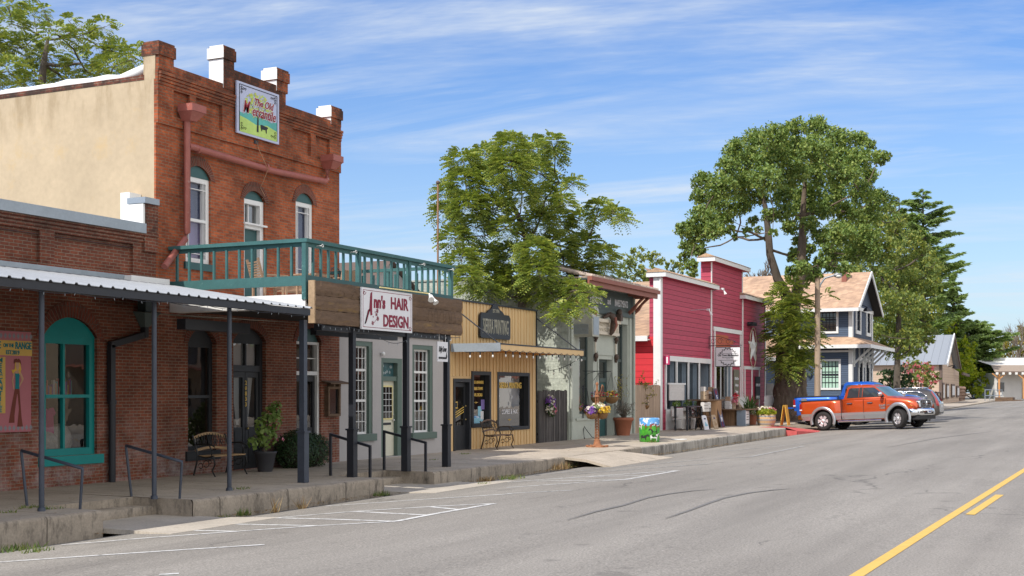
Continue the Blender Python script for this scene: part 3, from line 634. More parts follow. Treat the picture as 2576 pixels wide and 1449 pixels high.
d.add(q, [(0,1,2,3),(4,5,6,7),(0,1,5,4),(1,2,6,5),(2,3,7,6),(3,0,4,7)], m_sdark); d.box(19.6, 19.84, Y0-.22, Y0-.02, 3.3, 3.75, m_sdark); d.build('funnel', t)
# poster of the ranch shop
t = thing('shop_poster', 'pink painted board with a cowgirl and yellow lettering on the brick wall', 'sign', (16.2, Y0 - .02, 1.0))
m_pb = M('dusty_pink_paint', (.42, .14, .16), .7, var=.06, bmp=.03); m_py = M('mustard_paint', (.60, .38, .09), .7, var=.06, bmp=.03)
m_tl = M('teal_ink', (.0, .17, .20), .7, bmp=0); m_dia = M('silver_diamond', (.22, .22, .24), .5, bmp=0)
fp = FY(Y0 - .05); XL, XRr = 15.55, 16.85
d = MB(); fbox(d, fp, XL, XRr, 1.03, 2.78, -.03, 0, m_pb)
for z in (1.10, 2.70):
    for k in range(14):
        x = XL + .055 + k * .095; d.add([fp(x - .036, z, .003), fp(x, z - .055, .003), fp(x + .036, z, .003), fp(x, z + .055, .003)], [(0, 1, 2, 3)], m_dia)
d.build('board', t)
d = MB(); fbox(d, fp, XL + .02, XRr + .01, 2.36, 2.62, 0, .012, m_py); fbox(d, fp, 16.03, 16.26, 1.36, 2.33, 0, .012, m_py); d.build('banner', t)
d = MB(); d.text('HOME', .17, m_tl, fp, 15.97, 2.53, sx=.78, d=.016, bold=.004); d.text('ON THE', .09, m_tl, fp, 16.33, 2.53, sx=.7, d=.016, bold=.002); d.text('RANGE', .17, m_tl, fp, 16.66, 2.53, sx=.66, d=.016, bold=.004)
d.text('EST.2019', .10, m_tl, fp, 16.42, 2.41, sx=.8, d=.016, bold=.002)
for k, ch in enumerate('MERCANTILE'): d.text(ch, .115, m_tl, fp, 16.15, 2.27 - k * .095, sx=1.1, d=.016, bold=.003)
d.build('lettering', t)
d = MB(); sk = M('painted_skin', (.50, .28, .17), .7, bmp=0); hr = M('painted_blond_hair', (.62, .38, .05), .7, bmp=0); ht = M('painted_brown', (.16, .035, .02), .7, bmp=0)
def flat(pts, m, z=.004): d.add([fp(16.53 + u, 1.12 + v, z) for u, v in pts], [tuple(range(len(pts)))], m)
flat([(-.05, .66), (.05, .66), (.07, .45), (.10, .16), (.13, .0), (.0, .0), (.04, .3), (.01, .56)], ht); flat([(-.05, .66), (.0, .58), (-.03, .4), (-.06, .2), (-.06, .07), (-.19, .07), (-.13, .35)], ht)
flat([(-.05, .66), (.05, .66), (.045, .82), (.06, .93), (-.05, .93), (-.04, .8)], m_tl, .006); flat([(.05, .93), (.08, .96), (.15, .84), (.13, .8), (.05, .69), (.04, .71), (.10, .82)], sk, .005)
flat([(-.05, .93), (-.08, .96), (-.12, .8), (-.09, .66), (-.06, .64), (-.09, .8)], sk, .005); flat([(-.06, .93), (.07, .93), (.03, 1.0), (-.02, 1.0)], sk, .005)
flat([(-.05, 1.14), (.06, 1.14), (.09, 1.0), (.05, .9), (.03, .99), (-.03, .98), (-.10, .92), (-.13, .99), (-.06, 1.0)], hr, .007); flat([(-.03, 1.12), (.04, 1.12), (.045, 1.05), (.02, .99), (-.02, 1.0), (-.04, 1.06)], sk, .009)
flat([(-.08, 1.10), (-.07, 1.17), (-.02, 1.19), (0, 1.17), (.03, 1.19), (.07, 1.16), (.09, 1.07), (.05, 1.12), (-.04, 1.12)], ht, .011); d.build('cowgirl_figure', t)
# ---------------------------------------------------------------- tall brick building
XM0, XM1 = 20.16, 26.8
Mt = thing('brick_mercantile', 'tall two storey brick building with stepped parapet and cream side wall', 'brick building', (XM0, Y0, 0))
w = MB()
loH = [(21.12, 22.05, .5, 3.06, .3), (22.62, 23.8, .03, 3.14, .28), (24.98, 26.0, .03, 3.24, .32)]
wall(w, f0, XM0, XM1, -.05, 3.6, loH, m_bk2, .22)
upH = [(21.05, 21.85, 4.42, 6.45, .24), (23.0, 23.76, 3.5, 6.2, .2), (24.95, 25.68, 4.42, 6.42, .22)]
wall(w, f0, XM0, XM1, 3.6, 7.12, upH, m_bk, .2)
f1 = FY(Y0 - .05)                              # the head of the front stands out on a corbel course
pan = [(20.62, 21.12), (21.32, 22.18), (24.75, 25.5), (25.7, 26.3)]
wall(w, f1, XM0, XM1, 7.12, 8.05, [(a, b, 7.32, 7.86) for a, b in pan], m_bk, .075)
for a, b in pan: fbox(w, f1, a, b, 7.32, 7.86, -.085, -.075, m_bk)
w.quad(f1(XM0, 7.12), f1(XM1, 7.12), f0(XM1, 7.12), f0(XM0, 7.12), m_bk)
for k in range(4): fbox(w, f1, XM0 + .004, XM1 - .004, 7.90 + k * .065, 7.955 + k * .065, -.04, .018 * (k + 1), m_bk)
fbox(w, FY(Y0), XM0 + .002, XM1, 8.16, 8.34, -.30, .045, m_bk)
fbox(w, FY(Y0), 22.3, 24.5, 8.34, 8.72, -.30, .04, m_bk)
w.quad((XM1, Y0, 0), (XM1, 34, 0), (XM1, 34, 8.1), (XM1, Y0, 8.1), m_bk); w.quad((XM0, 34, 0), (XM1, 34, 0), (XM1, 34, 7.9), (XM0, 34, 7.9), m_bk)
w.quad((XM0, Y0 + .3, 7.8), (XM1, Y0 + .3, 7.8), (XM1, 34, 7.6), (XM0, 34, 7.6), m_flash)
w.quad((XM0, Y0 + .28, 7.6), (XM1, Y0 + .28, 7.6), (XM1, Y0 + .28, 8.2), (XM0, Y0 + .28, 8.2), m_bk)
w.build('wall', Mt)
w = MB(); w.quad((XM0 - .012, Y0 + .05, 0), (XM0 - .012, 34, 0), (XM0 - .012, 34, 8.06), (XM0 - .012, Y0 + .05, 8.1), m_cream)
w.quad((XM0 - .012, Y0 + .05, 0), (XM0 - .012, Y0 + .05, 8.1), (XM0 + .0, Y0 + .03, 8.1), (XM0, Y0 + .03, 0), m_cream)
w.box(XM0 - .013, XM0 + .3, Y0 + .02, Y0 + .32, 8.0, 8.55, m_cream)
w.box(XM0 - .012, XM0 - .001, Y0 - .05, Y0 + .05, 7.12, 8.2, m_bk); w.box(XM0 - .010, XM0 + .01, Y0 + .001, Y0 + .06, 4.0, 7.12, m_bk)
w.build('side_wall', Mt)
w = MB(); rr = random.Random(8); ys_ = [17.8 + i * .35 for i in range(46)]      # lumpy white coping on the side wall
pts = [(XM0 + .1, y, 8.13 + rr.uniform(-.015, .02)) for y in ys_]; pts[0] = (XM0 + .14, 17.8, 8.30); pts[1] = (XM0 + .12, 18.1, 8.2)
w.tube(pts, [.10 + rr.uniform(-.02, .02) for _ in pts], m_whitep, 8); w.box(XM0 - .02, XM0 + .28, 17.8, 33.9, 8.0, 8.1, m_bkl); w.build('side_coping', Mt)
for x0, x1, zt, zb, mside in ((20.165, 20.62, 8.76, 8.2, 0), (22.22, 22.58, 9.16, 8.25, 1), (24.14, 24.56, 9.12, 8.6, 1), (26.36, 26.8, 8.70, 8.25, 1)):
    w = MB(); w.box(x0, x1, Y0 - .055, Y0 + .33, zb, zt - .28, m_bk)
    w.box(x0 - .035, x1 + .03, Y0 - .09, Y0 + .36, zt - .28, zt - .05, m_bk); w.box(x0 - .015, x1 + .01, Y0 - .07, Y0 + .33, zt - .05, zt, m_bk)
    p_ = w.build('pier', Mt)
    if mside: w = MB(); w.box(x0 - .012, x0 - .001, Y0 - .05, Y0 + .33, zb, zt - .27, m_whitep); w.box(x0 - .048, x0 - .036, Y0 - .085, Y0 + .355, zt - .27, zt - .04, m_whitep); w.box(x0 - .03, x0 - .016, Y0 - .06, Y0 + .3, zt - .04, zt + .01, m_whitep); w.build('painted_side', p_)
for (a, b, c_, d_, r_) in loH + upH: archring(f0, a, b, d_ - r_, r_, .24, par=Mt)
rooms(Mt, 20.4, 26.6, .02, 3.4, 19.4)
rooms(Mt, 20.4, 26.6, 3.6, 7.0, 19.2)
# lower storey openings
window(Mt, f0, 21.12, 22.05, .5, 3.06, m_dwood, m_glassd, fw=.09, rec=.12, rise=.3, sill=(.08, .2, .05, m_dwood))
cu = MB(); cu.quad((21.2, 17.95, .9), (21.55, 17.95, .9), (21.5, 17.95, 2.7), (21.2, 17.95, 2.7), m_curt); cu.quad((21.55, 17.9, .8), (21.62, 17.95, .8), (21.62, 17.95, 1.7), (21.5, 17.9, 1.7), m_curt); cu.build('curtain', Mt)
dr = MB(); za = 3.14 - .28
for u0, u1 in ((22.62, 22.72), (23.70, 23.8)): fbox(dr, f0, u0, u1, .03, za, -.2, -.1, m_dwood)
fbox(dr, f0, 22.72, 23.7, 2.18, 2.32, -.2, -.1, m_dwood); fbox(dr, f0, 22.72, 23.7, za - .06, za, -.2, -.1, m_dwood); fbox(dr, f0, 23.19, 23.23, 2.32, za - .06, -.19, -.11, m_dwood)
dr.prism(arch_pts(22.62, 23.8, za, .28), lambda a, b, d: f0(a, b, d), m_dwood, -.19, -.09)
df = dr.build('door_frame', Mt)
g_ = MB(); g_.quad(f0(22.72, 2.32, -.17), f0(23.7, 2.32, -.17), f0(23.7, za, -.17), f0(22.72, za, -.17), m_glassd); g_.build('transom_pane', df)
for i, (a, b) in enumerate(((22.725, 23.20), (23.215, 23.695))):
    e = MB(); fbox(e, f0, a, a + .08, .03, 2.17, -.18, -.13, m_dwood); fbox(e, f0, b - .08, b, .03, 2.17, -.18, -.13, m_dwood); fbox(e, f0, a + .08, b - .08, 2.05, 2.17, -.18, -.13, m_dwood)
    fbox(e, f0, a + .08, b - .08, .03, .95, -.175, -.14, m_dwood); fbox(e, f0, a + .12, b - .12, .15, .5, -.14, -.13, m_dwood); fbox(e, f0, a + .12, b - .12, .58, .88, -.14, -.13, m_dwood)
    dd = e.build('door', Mt); e = MB(); e.quad(f0(a + .08, .95, -.16), f0(b - .08, .95, -.16), f0(b - .08, 2.05, -.16), f0(a + .08, 2.05, -.16), m_glassd); e.build('pane', dd)
    if i: e = MB(); e.ball(f0(a + .05, .92, -.10), .028, m_brass, 8, 6); e.build('handle', dd)
    e = MB(); x_ = b - .12 if i == 0 else a + .1
    e.quad((a + .1, 17.72, 1.0), (a + .2, 17.72, 1.0), (b - .1, 17.72, 2.1), (a + .1, 17.72, 2.1), m_curt) if i else e.quad((b - .1, 17.72, 1.0), (b - .2, 17.72, 1.0), (a + .1, 17.72, 2.1), (b - .1, 17.72, 2.1), m_curt)
    e.quad((a, 17.74, 2.3), (b, 17.74, 2.3), (b, 17.74, 2.85), (a, 17.74, 2.85), m_curt); e.build('curtain', Mt)
e = MB()
for k, ch in enumerate('20833'): e.text(ch, .13, m_gold, f0, 23.215, 1.93 - k * .12, d=-.115, bold=.002)
e.build('door_number', Mt)
# white framed right doorway
e = MB(); za = 3.24 - .32
for u0, u1 in ((24.98, 25.06), (25.92, 26.0)): fbox(e, f0, u0, u1, .03, za, -.2, -.06, m_white)
fbox(e, f0, 25.06, 25.92, 2.13, 2.22, -.2, -.06, m_white); fbox(e, f0, 25.06, 25.92, za - .06, za, -.2, -.06, m_white); fbox(e, f0, 25.06, 25.92, 2.52, 2.545, -.18, -.13, m_white); fbox(e, f0, 25.47, 25.50, 2.22, za - .06, -.18, -.13, m_white)
e.prism(arch_pts(24.98, 26.0, za, .32), lambda a, b, d: f0(a, b, d), m_dteal, -.19, -.09); df = e.build('door_frame', Mt, label='white painted door frame')
e = MB(); e.quad(f0(25.06, 2.22, -.16), f0(25.92, 2.22, -.16), f0(25.92, za, -.16), f0(25.06, za, -.16), m_glassd); e.build('transom_pane', df)
for i, (a, b) in enumerate(((25.065, 25.485), (25.495, 25.915))):
    e = MB(); fbox(e, f0, a, a + .08, .03, 2.12, -.18, -.13, m_dwood); fbox(e, f0, b - .08, b, .03, 2.12, -.18, -.13, m_dwood); fbox(e, f0, a + .08, b - .08, 1.98, 2.12, -.18, -.13, m_dwood)
    fbox(e, f0, a + .08, b - .08, .03, .88, -.175, -.145, m_dwood); fbox(e, f0, a + .11, b - .11, .12, .42, -.145, -.135, m_dwood); fbox(e, f0, a + .11, b - .11, .5, .78, -.145, -.135, m_dwood)
    dd = e.build('door', Mt); e = MB(); e.quad(f0(a + .08, .88, -.16), f0(b - .08, .88, -.16), f0(b - .08, 1.98, -.16), f0(a + .08, 1.98, -.16), m_glassd); e.build('pane', dd)
# upper storey windows and balcony door
for (a, b, c_, d_, r_), bm in zip((upH[0], upH[2]), (1, 0)):
    zt = d_ - r_
    window(Mt, f0, a, b, c_, d_, m_white, m_glassv, fw=.10, rec=.05, rise=r_, am=m_dteal, sill=(.06, .15, .05, m_dteal), thick=.1, bars=(zt - .24, c_ + .2), vbars=(a + .17, b - .17), bw=.014)
    e = MB(); e.quad((a, 17.72, (c_ + zt) / 2), (b, 17.72, (c_ + zt) / 2), (b, 17.72, zt), (a, 17.72, zt), m_navyb); e.quad((a, 17.721, c_), (b, 17.721, c_), (b, 17.721, (c_ + zt) / 2), (a, 17.721, (c_ + zt) / 2), m_violet if bm else m_navyb); e.build('blind', Mt)
a, b = 23.0, 23.76; e = MB()
fbox(e, f0, a, a + .08, 3.5, 6.0, -.2, -.05, m_white); fbox(e, f0, b - .12, b, 3.5, 6.0, -.2, -.05, m_white); fbox(e, f0, a + .08, b - .12, 5.35, 5.45, -.2, -.03, m_white); fbox(e, f0, a + .08, b - .12, 5.9, 6.0, -.2, -.05, m_white)
fbox(e, f0, a + .3, a + .33, 5.45, 5.9, -.17, -.12, m_white); fbox(e, f0, a - .02, b + .04, 5.43, 5.47, -.05, .04, m_white)
e.prism(arch_pts(a, b, 6.0, .2), lambda p, q, d: f0(p, q, d), m_dteal, -.19, -.06); df = e.build('door_frame', Mt, label='white painted door frame')
e = MB(); e.quad(f0(a + .08, 5.45, -.16), f0(b - .12, 5.45, -.16), f0(b - .12, 5.9, -.16), f0(a + .08, 5.9, -.16), m_glass); e.build('transom_pane', df)
e = MB(); fbox(e, f0, a + .08, b - .12, 3.5, 5.35, -.18, -.14, m_dteal); e.build('door', Mt)
# red pipework
m_pipe = M('peeling_red_pipe', (.33, .105, .08), .5, var=.2, scale=6, bmp=.2, stain=((.45, .35, .33), .6, 9))
t = thing('downpipe', 'peeling red downpipe with rain heads and a long cross pipe on the upper brick front', 'downpipe', (20.95, Y0, 4.2))
e = MB(); xx, yy = 20.95, Y0 - .12
e.tube([(xx, yy, 7.28), (xx, yy, 5.0), (20.88, yy - .01, 4.86), (20.12, yy - .12, 4.22)], .068, m_pipe, 10); e.build('down_pipe', t)
e = MB(); e.tube([(21.0, yy, 6.78), (21.25, yy - .02, 6.78), (21.33, yy - .02, 6.77), (23.9, yy, 6.72), (26.0, yy, 6.80), (26.08, yy, 6.86), (26.1, yy, 7.1)], .07, m_pipe, 10)
for x in (21.25, 23.6): e.lathe([(.085, 0), (.085, .05)], (x, yy - .01, 6.76), m_pipe, 10, 'X')
e.build('cross_pipe', t)
for cx_, cz in ((20.97, 7.28), (26.12, 7.1)):
    e = MB(); s1, s2 = .10, .21; yb = Y0 - .045
    q = [(cx_-s1, yb-.22, cz), (cx_+s1, yb-.22, cz), (cx_+s1, yb, cz), (cx_-s1, yb, cz), (cx_-s2, yb-.36, cz+.17), (cx_+s2, yb-.36, cz+.17), (cx_+s2, yb, cz+.17), (cx_-s2, yb, cz+.17)]
    e.add(q, [(0,1,2,3),(4,5,6,7),(0,1,5,4),(1,2,6,5),(2,3,7,6),(3,0,4,7)], m_pipe); e.box(cx_-s2-.012, cx_+s2+.012, yb-.375, yb, cz+.172, cz+.32, m_pipe); e.build('rain_head', t)
# painted sign high on the front
SX0, SX1, SZ0, SZ1 = 22.57, 24.1, 7.35, 8.48
t = thing('mercantile_sign', 'square painted sign with a tree, a cow and red script high on the brick front', 'sign', (23.3, Y0 - .1, 7.0))
fs = FY(Y0 - .14); m_sky1 = M('pale_lilac_sign', (.46, .50, .66), .5, var=.12, scale=1.2, bmp=0); m_gr1 = M('lime_sign_green', (.45, .62, .16), .6, var=.2, scale=2, bmp=0); m_gr2 = M('teal_sign_hill', (.10, .40, .36), .6, var=.2, scale=2, bmp=0)
m_yl = M('yellow_leaf_paint', (.50, .54, .10), .6, var=.35, scale=9, bmp=0)
e = MB(); fbox(e, fs, SX0, SX1, SZ0, SZ1, -.04, 0, m_sky1); bd = e.build('board', t)
e = MB(); W_ = SX1 - SX0; H_ = SZ1 - SZ0; P_ = lambda u, v, z: fs(SX0 + u * W_, SZ0 + v * H_, z)
def fl(mb, pts, m, z): mb.add([P_(u, v, z) for u, v in pts], [tuple(range(len(pts)))], m)
fl(e, [(.06, .2), (.06, .42), (.15, .40), (.25, .46), (.4, .42), (.6, .44), (.8, .38), (.94, .42), (.94, .2)], m_gr2, .003)
fl(e, [(.06, .04), (.06, .34), (.2, .32), (.45, .25), (.7, .30), (.94, .24), (.94, .04)], m_gr1, .005)
rr = random.Random(5)
for k in range(150):
    a_ = rr.uniform(0, 6.28); q = rr.random() ** .5; u = .5 + math.cos(a_) * q * .33; v = .62 + math.sin(a_) * q * .25; s2 = rr.uniform(.012, .03)
    fl(e, [(u - s2, v - s2), (u + s2, v - s2 * .6), (u + s2 * .7, v + s2), (u - s2 * .5, v + s2 * .8)], m_yl if rr.random() < .7 else m_gr1, .007 + k * .00002)
for a_, b_, w2 in (((.47, .12), (.48, .42), .022), ((.48, .4), (.38, .56), .012), ((.48, .4), (.58, .55), .012), ((.56, .5), (.7, .66), .006), ((.4, .5), (.3, .66), .006), ((.5, .4), (.5, .66), .007)):
    fl(e, [(a_[0] - w2, a_[1]), (a_[0] + w2, a_[1]), (b_[0] + w2 * .6, b_[1]), (b_[0] - w2 * .6, b_[1])], m_ink, .0112)
fl(e, [(.56, .16), (.575, .16), (.58, .2), (.66, .2), (.67, .14), (.685, .14), (.69, .22), (.72, .25), (.71, .27), (.56, .285), (.535, .27), (.54, .22)], m_ink, .0122)
e.build('painting', bd)
e = MB()
for (u0, v0, u1, v1) in ((.045, .05, .06, .95), (.94, .05, .955, .95), (.05, .045, .95, .06), (.05, .94, .95, .955)): fl(e, [(u0, v0), (u1, v0), (u1, v1), (u0, v1)], m_ink, .004)
for cu_, cv_, sx_, sy_ in ((.1, .9, 1, -1), (.9, .9, -1, -1), (.1, .1, 1, 1), (.9, .1, -1, 1)):
    for k in range(3):
        u, v = cu_ + sx_ * k * .045, cv_ + sy_ * (.02 if k else 0)
        for o_ in ((0, 0), (0, 1)):
            uu, vv = (u, v) if not o_[1] else (cu_, cv_ + sy_ * k * .05)
            e.tube([P_(uu + .018 * math.cos(q * .7), vv + .018 * math.sin(q * .7), .008) for q in range(8)], .006, m_ink, 4, False)
e.build('border', bd)
e = MB(); m_scr = M('script_red', (.27, .01, .02), .5, bmp=0)
for m_scr, bo_, dp_ in ((m_sign, .016, .010), (m_scr, .003, .018)): e.text('The Old', .22, m_scr, fs, SX0 + W_ * .60, SZ0 + H_ * .69, sx=.95, shear=.3, d=dp_, bold=bo_); e.text('M', .38, m_scr, fs, SX0 + W_ * .19, SZ0 + H_ * .535, sx=.72, shear=.3, d=dp_, bold=bo_); e.text('ercantile', .31, m_scr, fs, SX0 + W_ * .61, SZ0 + H_ * .50, sx=.80, shear=.3, d=dp_, bold=bo_)
e.build('lettering', t)
e = MB(); e.tube([(23.35, Y0 - .07, 7.3), (23.42, Y0 - .07, 7.15), (23.58, Y0 - .22, 6.7), (23.55, Y0 - .03, 6.3), (23.7, Y0 - .03, 6.15), (23.62, Y0 - .03, 6.05)], .008, M('copper_wire', (.4, .22, .12), .5, bmp=0), 5)
e.box(23.28, 23.42, Y0 - .07, Y0 - .051, 7.24, 7.32, m_black); e.build('wiring', t)
# ================================================================ shed roof and porch of the left shops
t = thing('shed_roof', 'corrugated metal shed roof over the left pavement, carried by thin pipe posts', 'canopy', (8.0, 13.9, 3.2))
YE, ZE, ZW = 13.88, 3.30, 3.88
e = MB(); X = 8.0; vs = []; P4 = [(0, 0), (.17, 0), (.19, .028), (.225, .028), (.25, 0)]
prof = [(8.0 + k * .25 + a, b) for k in range(49) for a, b in P4[:-1]] + [(20.25, 0)]
for x, h in prof: vs += [(x, YE - .06, ZE + h), (x, Y0 - .02, ZW + h), (x, YE - .06, ZE + h - .008), (x, Y0 - .02, ZW + h - .008)]
n_ = len(prof); fs_ = []
for i in range(n_ - 1): a = 4 * i; fs_ += [(a, a+1, a+5, a+4), (a+2, a+6, a+7, a+3), (a, a+4, a+6, a+2)]
e.add(vs, fs_, m_corr); e.build('roof_sheet', t)
e = MB(); fbox(e, f0, 8.0, 19.8, 3.86, 3.99, 0, .05, m_flash); fbox(e, f0, 19.2, 20.3, 3.84, 3.98, .05, .22, m_whitep); e.build('wall_flashing', t)
e = MB(); e.box(8, 20.22, YE - .03, YE + .05, ZE - .13, ZE - .012, m_black)
for k in range(10): x = 8.6 + k * 1.25; e.bar((x, YE + .05, ZE - .08), (x, Y0, ZW - .08), .06, .1, m_darkunder)
e.build('frame', t)
e = MB(); e.box(18.4, 20.3, 15.3, 15.5, 2.86, 3.05, m_black); e.quad((18.6, 15.4, 3.1), (20.4, 14.3, 3.05), (20.4, 17.4, 3.3), (18.6, 17.4, 3.3), M('tan_ceiling', (.3, .26, .18), .8)); e.build('ceiling_beam', t)
post = thing('pipe_post', 'round blue-grey pipe post nearest the left, beside the teal window', 'post', (13.86, 14.15, 0), 0, 'round pipe posts under the shed roof')
e = MB(); e.tube([(0, 0, 0), (0, 0, 3.2)], .04, m_blue, 12); e.build('shaft', post, False)
e = MB(); e.lathe([(.06, 0), (.055, .05), (.04, .06)], (0, 0, -.002), m_blue, 12); e.build('foot', post, False)
for x, lb in ((16.25, 'round blue-grey pipe post standing by the second pair of stair rails'), (18.18, 'round blue-grey pipe post in front of the black and wood bench')):
    c = copy_tree(post); c.location = (x, 14.15, 0); c['label'] = lb
sq = thing('square_post', 'square dark post at the left end of the wooden beam with a wide boxed foot', 'post', (20.42, 14.15, 0), 0, 'square posts under the balcony')
e = MB(); e.box(-.055, .055, -.055, .055, .98, 3.1, m_blue); e.build('shaft', sq, False)
e = MB(); e.box(-.078, .078, -.078, .078, 0, .95, m_blue); e.box(-.1, .1, -.1, .1, .95, .985, m_blue); e.build('foot', sq, False)
for x, lb in ((22.14, 'square black post between the left pair of square stair rails and the hair salon sign'), (24.3, 'square black post below the white hair salon sign'), (26.15, 'square black post below the right end of the wooden beam')):
    c = copy_tree(sq); c.location = (x, 14.15, 0); c['label'] = lb
    for ch in c.children: ch.data = ch.data.copy(); ch.data.materials[0] = m_black
# stair rails: (X, outer y, inner y, round?)
def rail(x, y0, y1, zt0, zt1, rnd, lb, splay=0.0):
    t = thing('stair_rail', lb, 'handrail', (x, y0, 0), 0, 'iron handrails at the pavement steps')
    e = MB()
    if rnd: e.tube([(x, y1 + splay, zt1 - .03), (x, y1 + splay, zt1), (x, y0 - splay*.4, zt0), (x, y0 - splay*.4, zt0 - .03)], .024, m_blue, 8)
    else: e.bar((x, y1 + .02, zt1), (x, y0 - .02, zt0), .05, .05, m_black)
    e.build('top_rail', t)
    for y, z, s in ((y0, zt0, -splay * .4), (y1, zt1, splay)):
        e = MB()
        if rnd: e.tube([(x, y, -.02), (x, y + s, z - .02)], .022, m_blue, 8)
        else: e.box(x - .024, x + .024, y - .024, y + .024, -.02, z, m_black)
        e.build('upright', t)
rail(14.36, 13.9, 14.95, .60, .84, 1, 'bent round stair rail left of the first steps, beside the left pipe post', .12)
rail(16.45, 13.8, 14.8, .60, .84, 1, 'bent round stair rail right of the first steps, beside the second pipe post', .12)
rail(22.26, 13.8, 14.75, .62, .86, 0, 'square black stair rail left of the second steps, before the grey shop window')
rail(24.46, 13.75, 14.8, .62, .86, 0, 'square black stair rail right of the second steps, under the hair salon sign')
# ---------------------------------------------------------------- balcony
YB = 14.2; XB0, XB1 = 20.55, 26.45
t = thing('balcony', 'teal wooden balcony on the brick front above the carved beam', 'balcony', (XB0, YB, 3.5))
e = MB(); e.box(XB0 + .02, XB1 + .1, YB - .02, Y0 - .02, 3.42, 3.5, m_whitep); e.box(XB0 - .02, XB0 + .3, YB - .02, Y0 - .02, 3.34, 3.6, m_whitep); e.box(XB0 + .2, XB1 + .1, YB, Y0 - .02, 3.38, 3.415, m_darkunder); e.build('deck', t)
e = MB(); e.box(XB0 - .03, XB0 + .03, YB, Y0 - .01, 3.77, 3.96, m_tealb); e.box(XB1 - .03, XB1 + .03, YB, Y0 + .2, 3.77, 3.96, m_tealb); e.box(XB0 - .03, XB1 + .03, YB - .05, YB - .001, 3.86, 3.97, m_dteal); e.build('bottom_beam', t)
e = MB(); e.box(XB0 - .06, XB0 + .06, YB - .08, Y0 - .02, 4.60, 4.67, m_tealb); e.box(XB0 + .061, XB1 - .061, YB - .08, YB + .04, 4.60, 4.67, m_tealb); e.box(XB1 - .06, XB1 + .06, YB - .08, Y0 + .6, 4.60, 4.67, m_tealb)
e.box(XB0 + .02, XB0 + .05, YB, Y0 - .02, 4.52, 4.60, m_tealb); e.box(XB0 + .03, XB1 - .03, YB - .02, YB + .01, 4.52, 4.60, m_tealb); e.build('top_rail', t)
for x, y in ((XB0, YB), (22.45, YB), (24.5, YB), (XB1, YB), (XB1, 15.9), (XB1, 17.2)): e = MB(); e.box(x - .045, x + .045, y - .045, y + .045, 3.5, 4.6, m_tealb); e.build('newel', t)
bl = [(XB0, YB + .31 * k) for k in range(1, 11)] + [(XB1, YB + .3 * k) for k in range(1, 11) if k not in (6, 10)] + [(XB0 + .268 * k, YB) for k in range(1, 22) if abs(XB0 + .268 * k - 22.45) > .12 and abs(XB0 + .268 * k - 24.5) > .12]
for x, y in bl: e = MB(); e.box(x - .022, x + .022, y - .022, y + .022, 3.9, 4.53, m_tealb); e.build('baluster', t)
e = MB()
for x in (20.9, 22.1, 24.9, 26.25): e.tube([(x, YB - .03, 4.56), (x, YB - .14, 4.56)], .008, m_white, 5); e.tube([(x + .03 * math.cos(q * .9), YB - .17, 4.56 + .03 * math.sin(q * .9)) for q in range(8)], .006, m_white, 4)
e.build('eye_hook', t)
# chairs on the balcony
m_slat = M('weathered_teak', (.34, .22, .14), .75, var=.25, scale=6, stretch=(1, 1, 5))
def slatchair(x, y, rz_, lb, w=.55, h=.95, grp='slatted wooden balcony chairs'):
    t = thing('slatted_chair', lb, 'chair', (x, y, 3.5), rz_, grp)
    e = MB()
    for k in range(7): e.box(-w/2, w/2, -.25 + k * .075, -.25 + k * .075 + .055, .40, .42, m_slat)
    e.build('seat', t, False)
    e = MB()
    for k in range(9): z = .47 + k * (h - .5) / 9; e.obox((0, .25 + (z - .42) * .28, z), (w - .06, .015, .035), m_slat, rx=-.25)
    for s in (-1, 1): e.bar((s * (w/2 - .02), .24, .40), (s * (w/2 - .02), .24 + (h - .42) * .28, h), .035, .045, m_slat)
    e.build('backrest', t, False)
    for sx_ in (-1, 1):
        for sy_ in (-1, 1): e = MB(); e.box(sx_ * w/2 - .02, sx_ * w/2 + .02, sy_ * .24 - .02, sy_ * .24 + .02, 0, .60 if sy_ < 0 else .40, m_slat); e.build('leg', t, False)
    for s in (-1, 1): e = MB(); e.box(s * w/2 - .03, s * w/2 + .03, -.27, .27, .60, .625, m_slat); e.build('armrest', t, False)
    return t
slatchair(21.75, 15.9, R(62), 'slatted wooden chair seen side on behind the third and fourth balusters')
slatchair(23.3, 16.2, R(-35), 'slatted wooden armchair with a wide low back before the teal balcony door', 1.0, .80)
slatchair(23.0, 14.95, R(160), 'slatted wooden chair behind the corner newel of the balcony', .5, .82)
t = thing('slatted_table', 'round slatted table between the balcony chairs', 'table', (22.4, 15.3, 3.5))
e = MB()
for k in range(9): q = -.36 + k * .09; hw = math.sqrt(max(.02, .42**2 - q*q)); e.box(22.4 - hw, 22.4 + hw, 15.3 + q - .035, 15.3 + q + .035, 4.14, 4.165, m_slat)
e.build('tabletop', t)
for dx, dy in ((-.22, -.22), (.22, -.22), (-.22, .22), (.22, .22)): e = MB(); e.box(22.4+dx-.02, 22.4+dx+.02, 15.3+dy-.02, 15.3+dy+.02, 3.5, 4.14, m_slat); e.build('leg', t)
t = thing('iron_chair', 'black iron chair with an arched hoop back on the balcony near the corner', 'chair', (24.0, 15.5, 3.5))
e = MB(); e.tube([(23.78, 15.7, 3.95), (23.76, 15.75, 4.3), (23.86, 15.78, 4.45), (24.0, 15.79, 4.5), (24.14, 15.78, 4.45), (24.24, 15.75, 4.3), (24.22, 15.7, 3.95)], .012, m_black, 6); e.tube([(23.84, 15.7, 3.95), (23.9, 15.76, 4.38), (24.0, 15.77, 4.43), (24.1, 15.76, 4.38), (24.16, 15.7, 3.95)], .008, m_black, 6); e.build('backrest', t)
e = MB(); e.lathe([(.24, 0), (.24, .03)], (24.0, 15.5, 3.93), m_black, 16); e.build('seat', t)
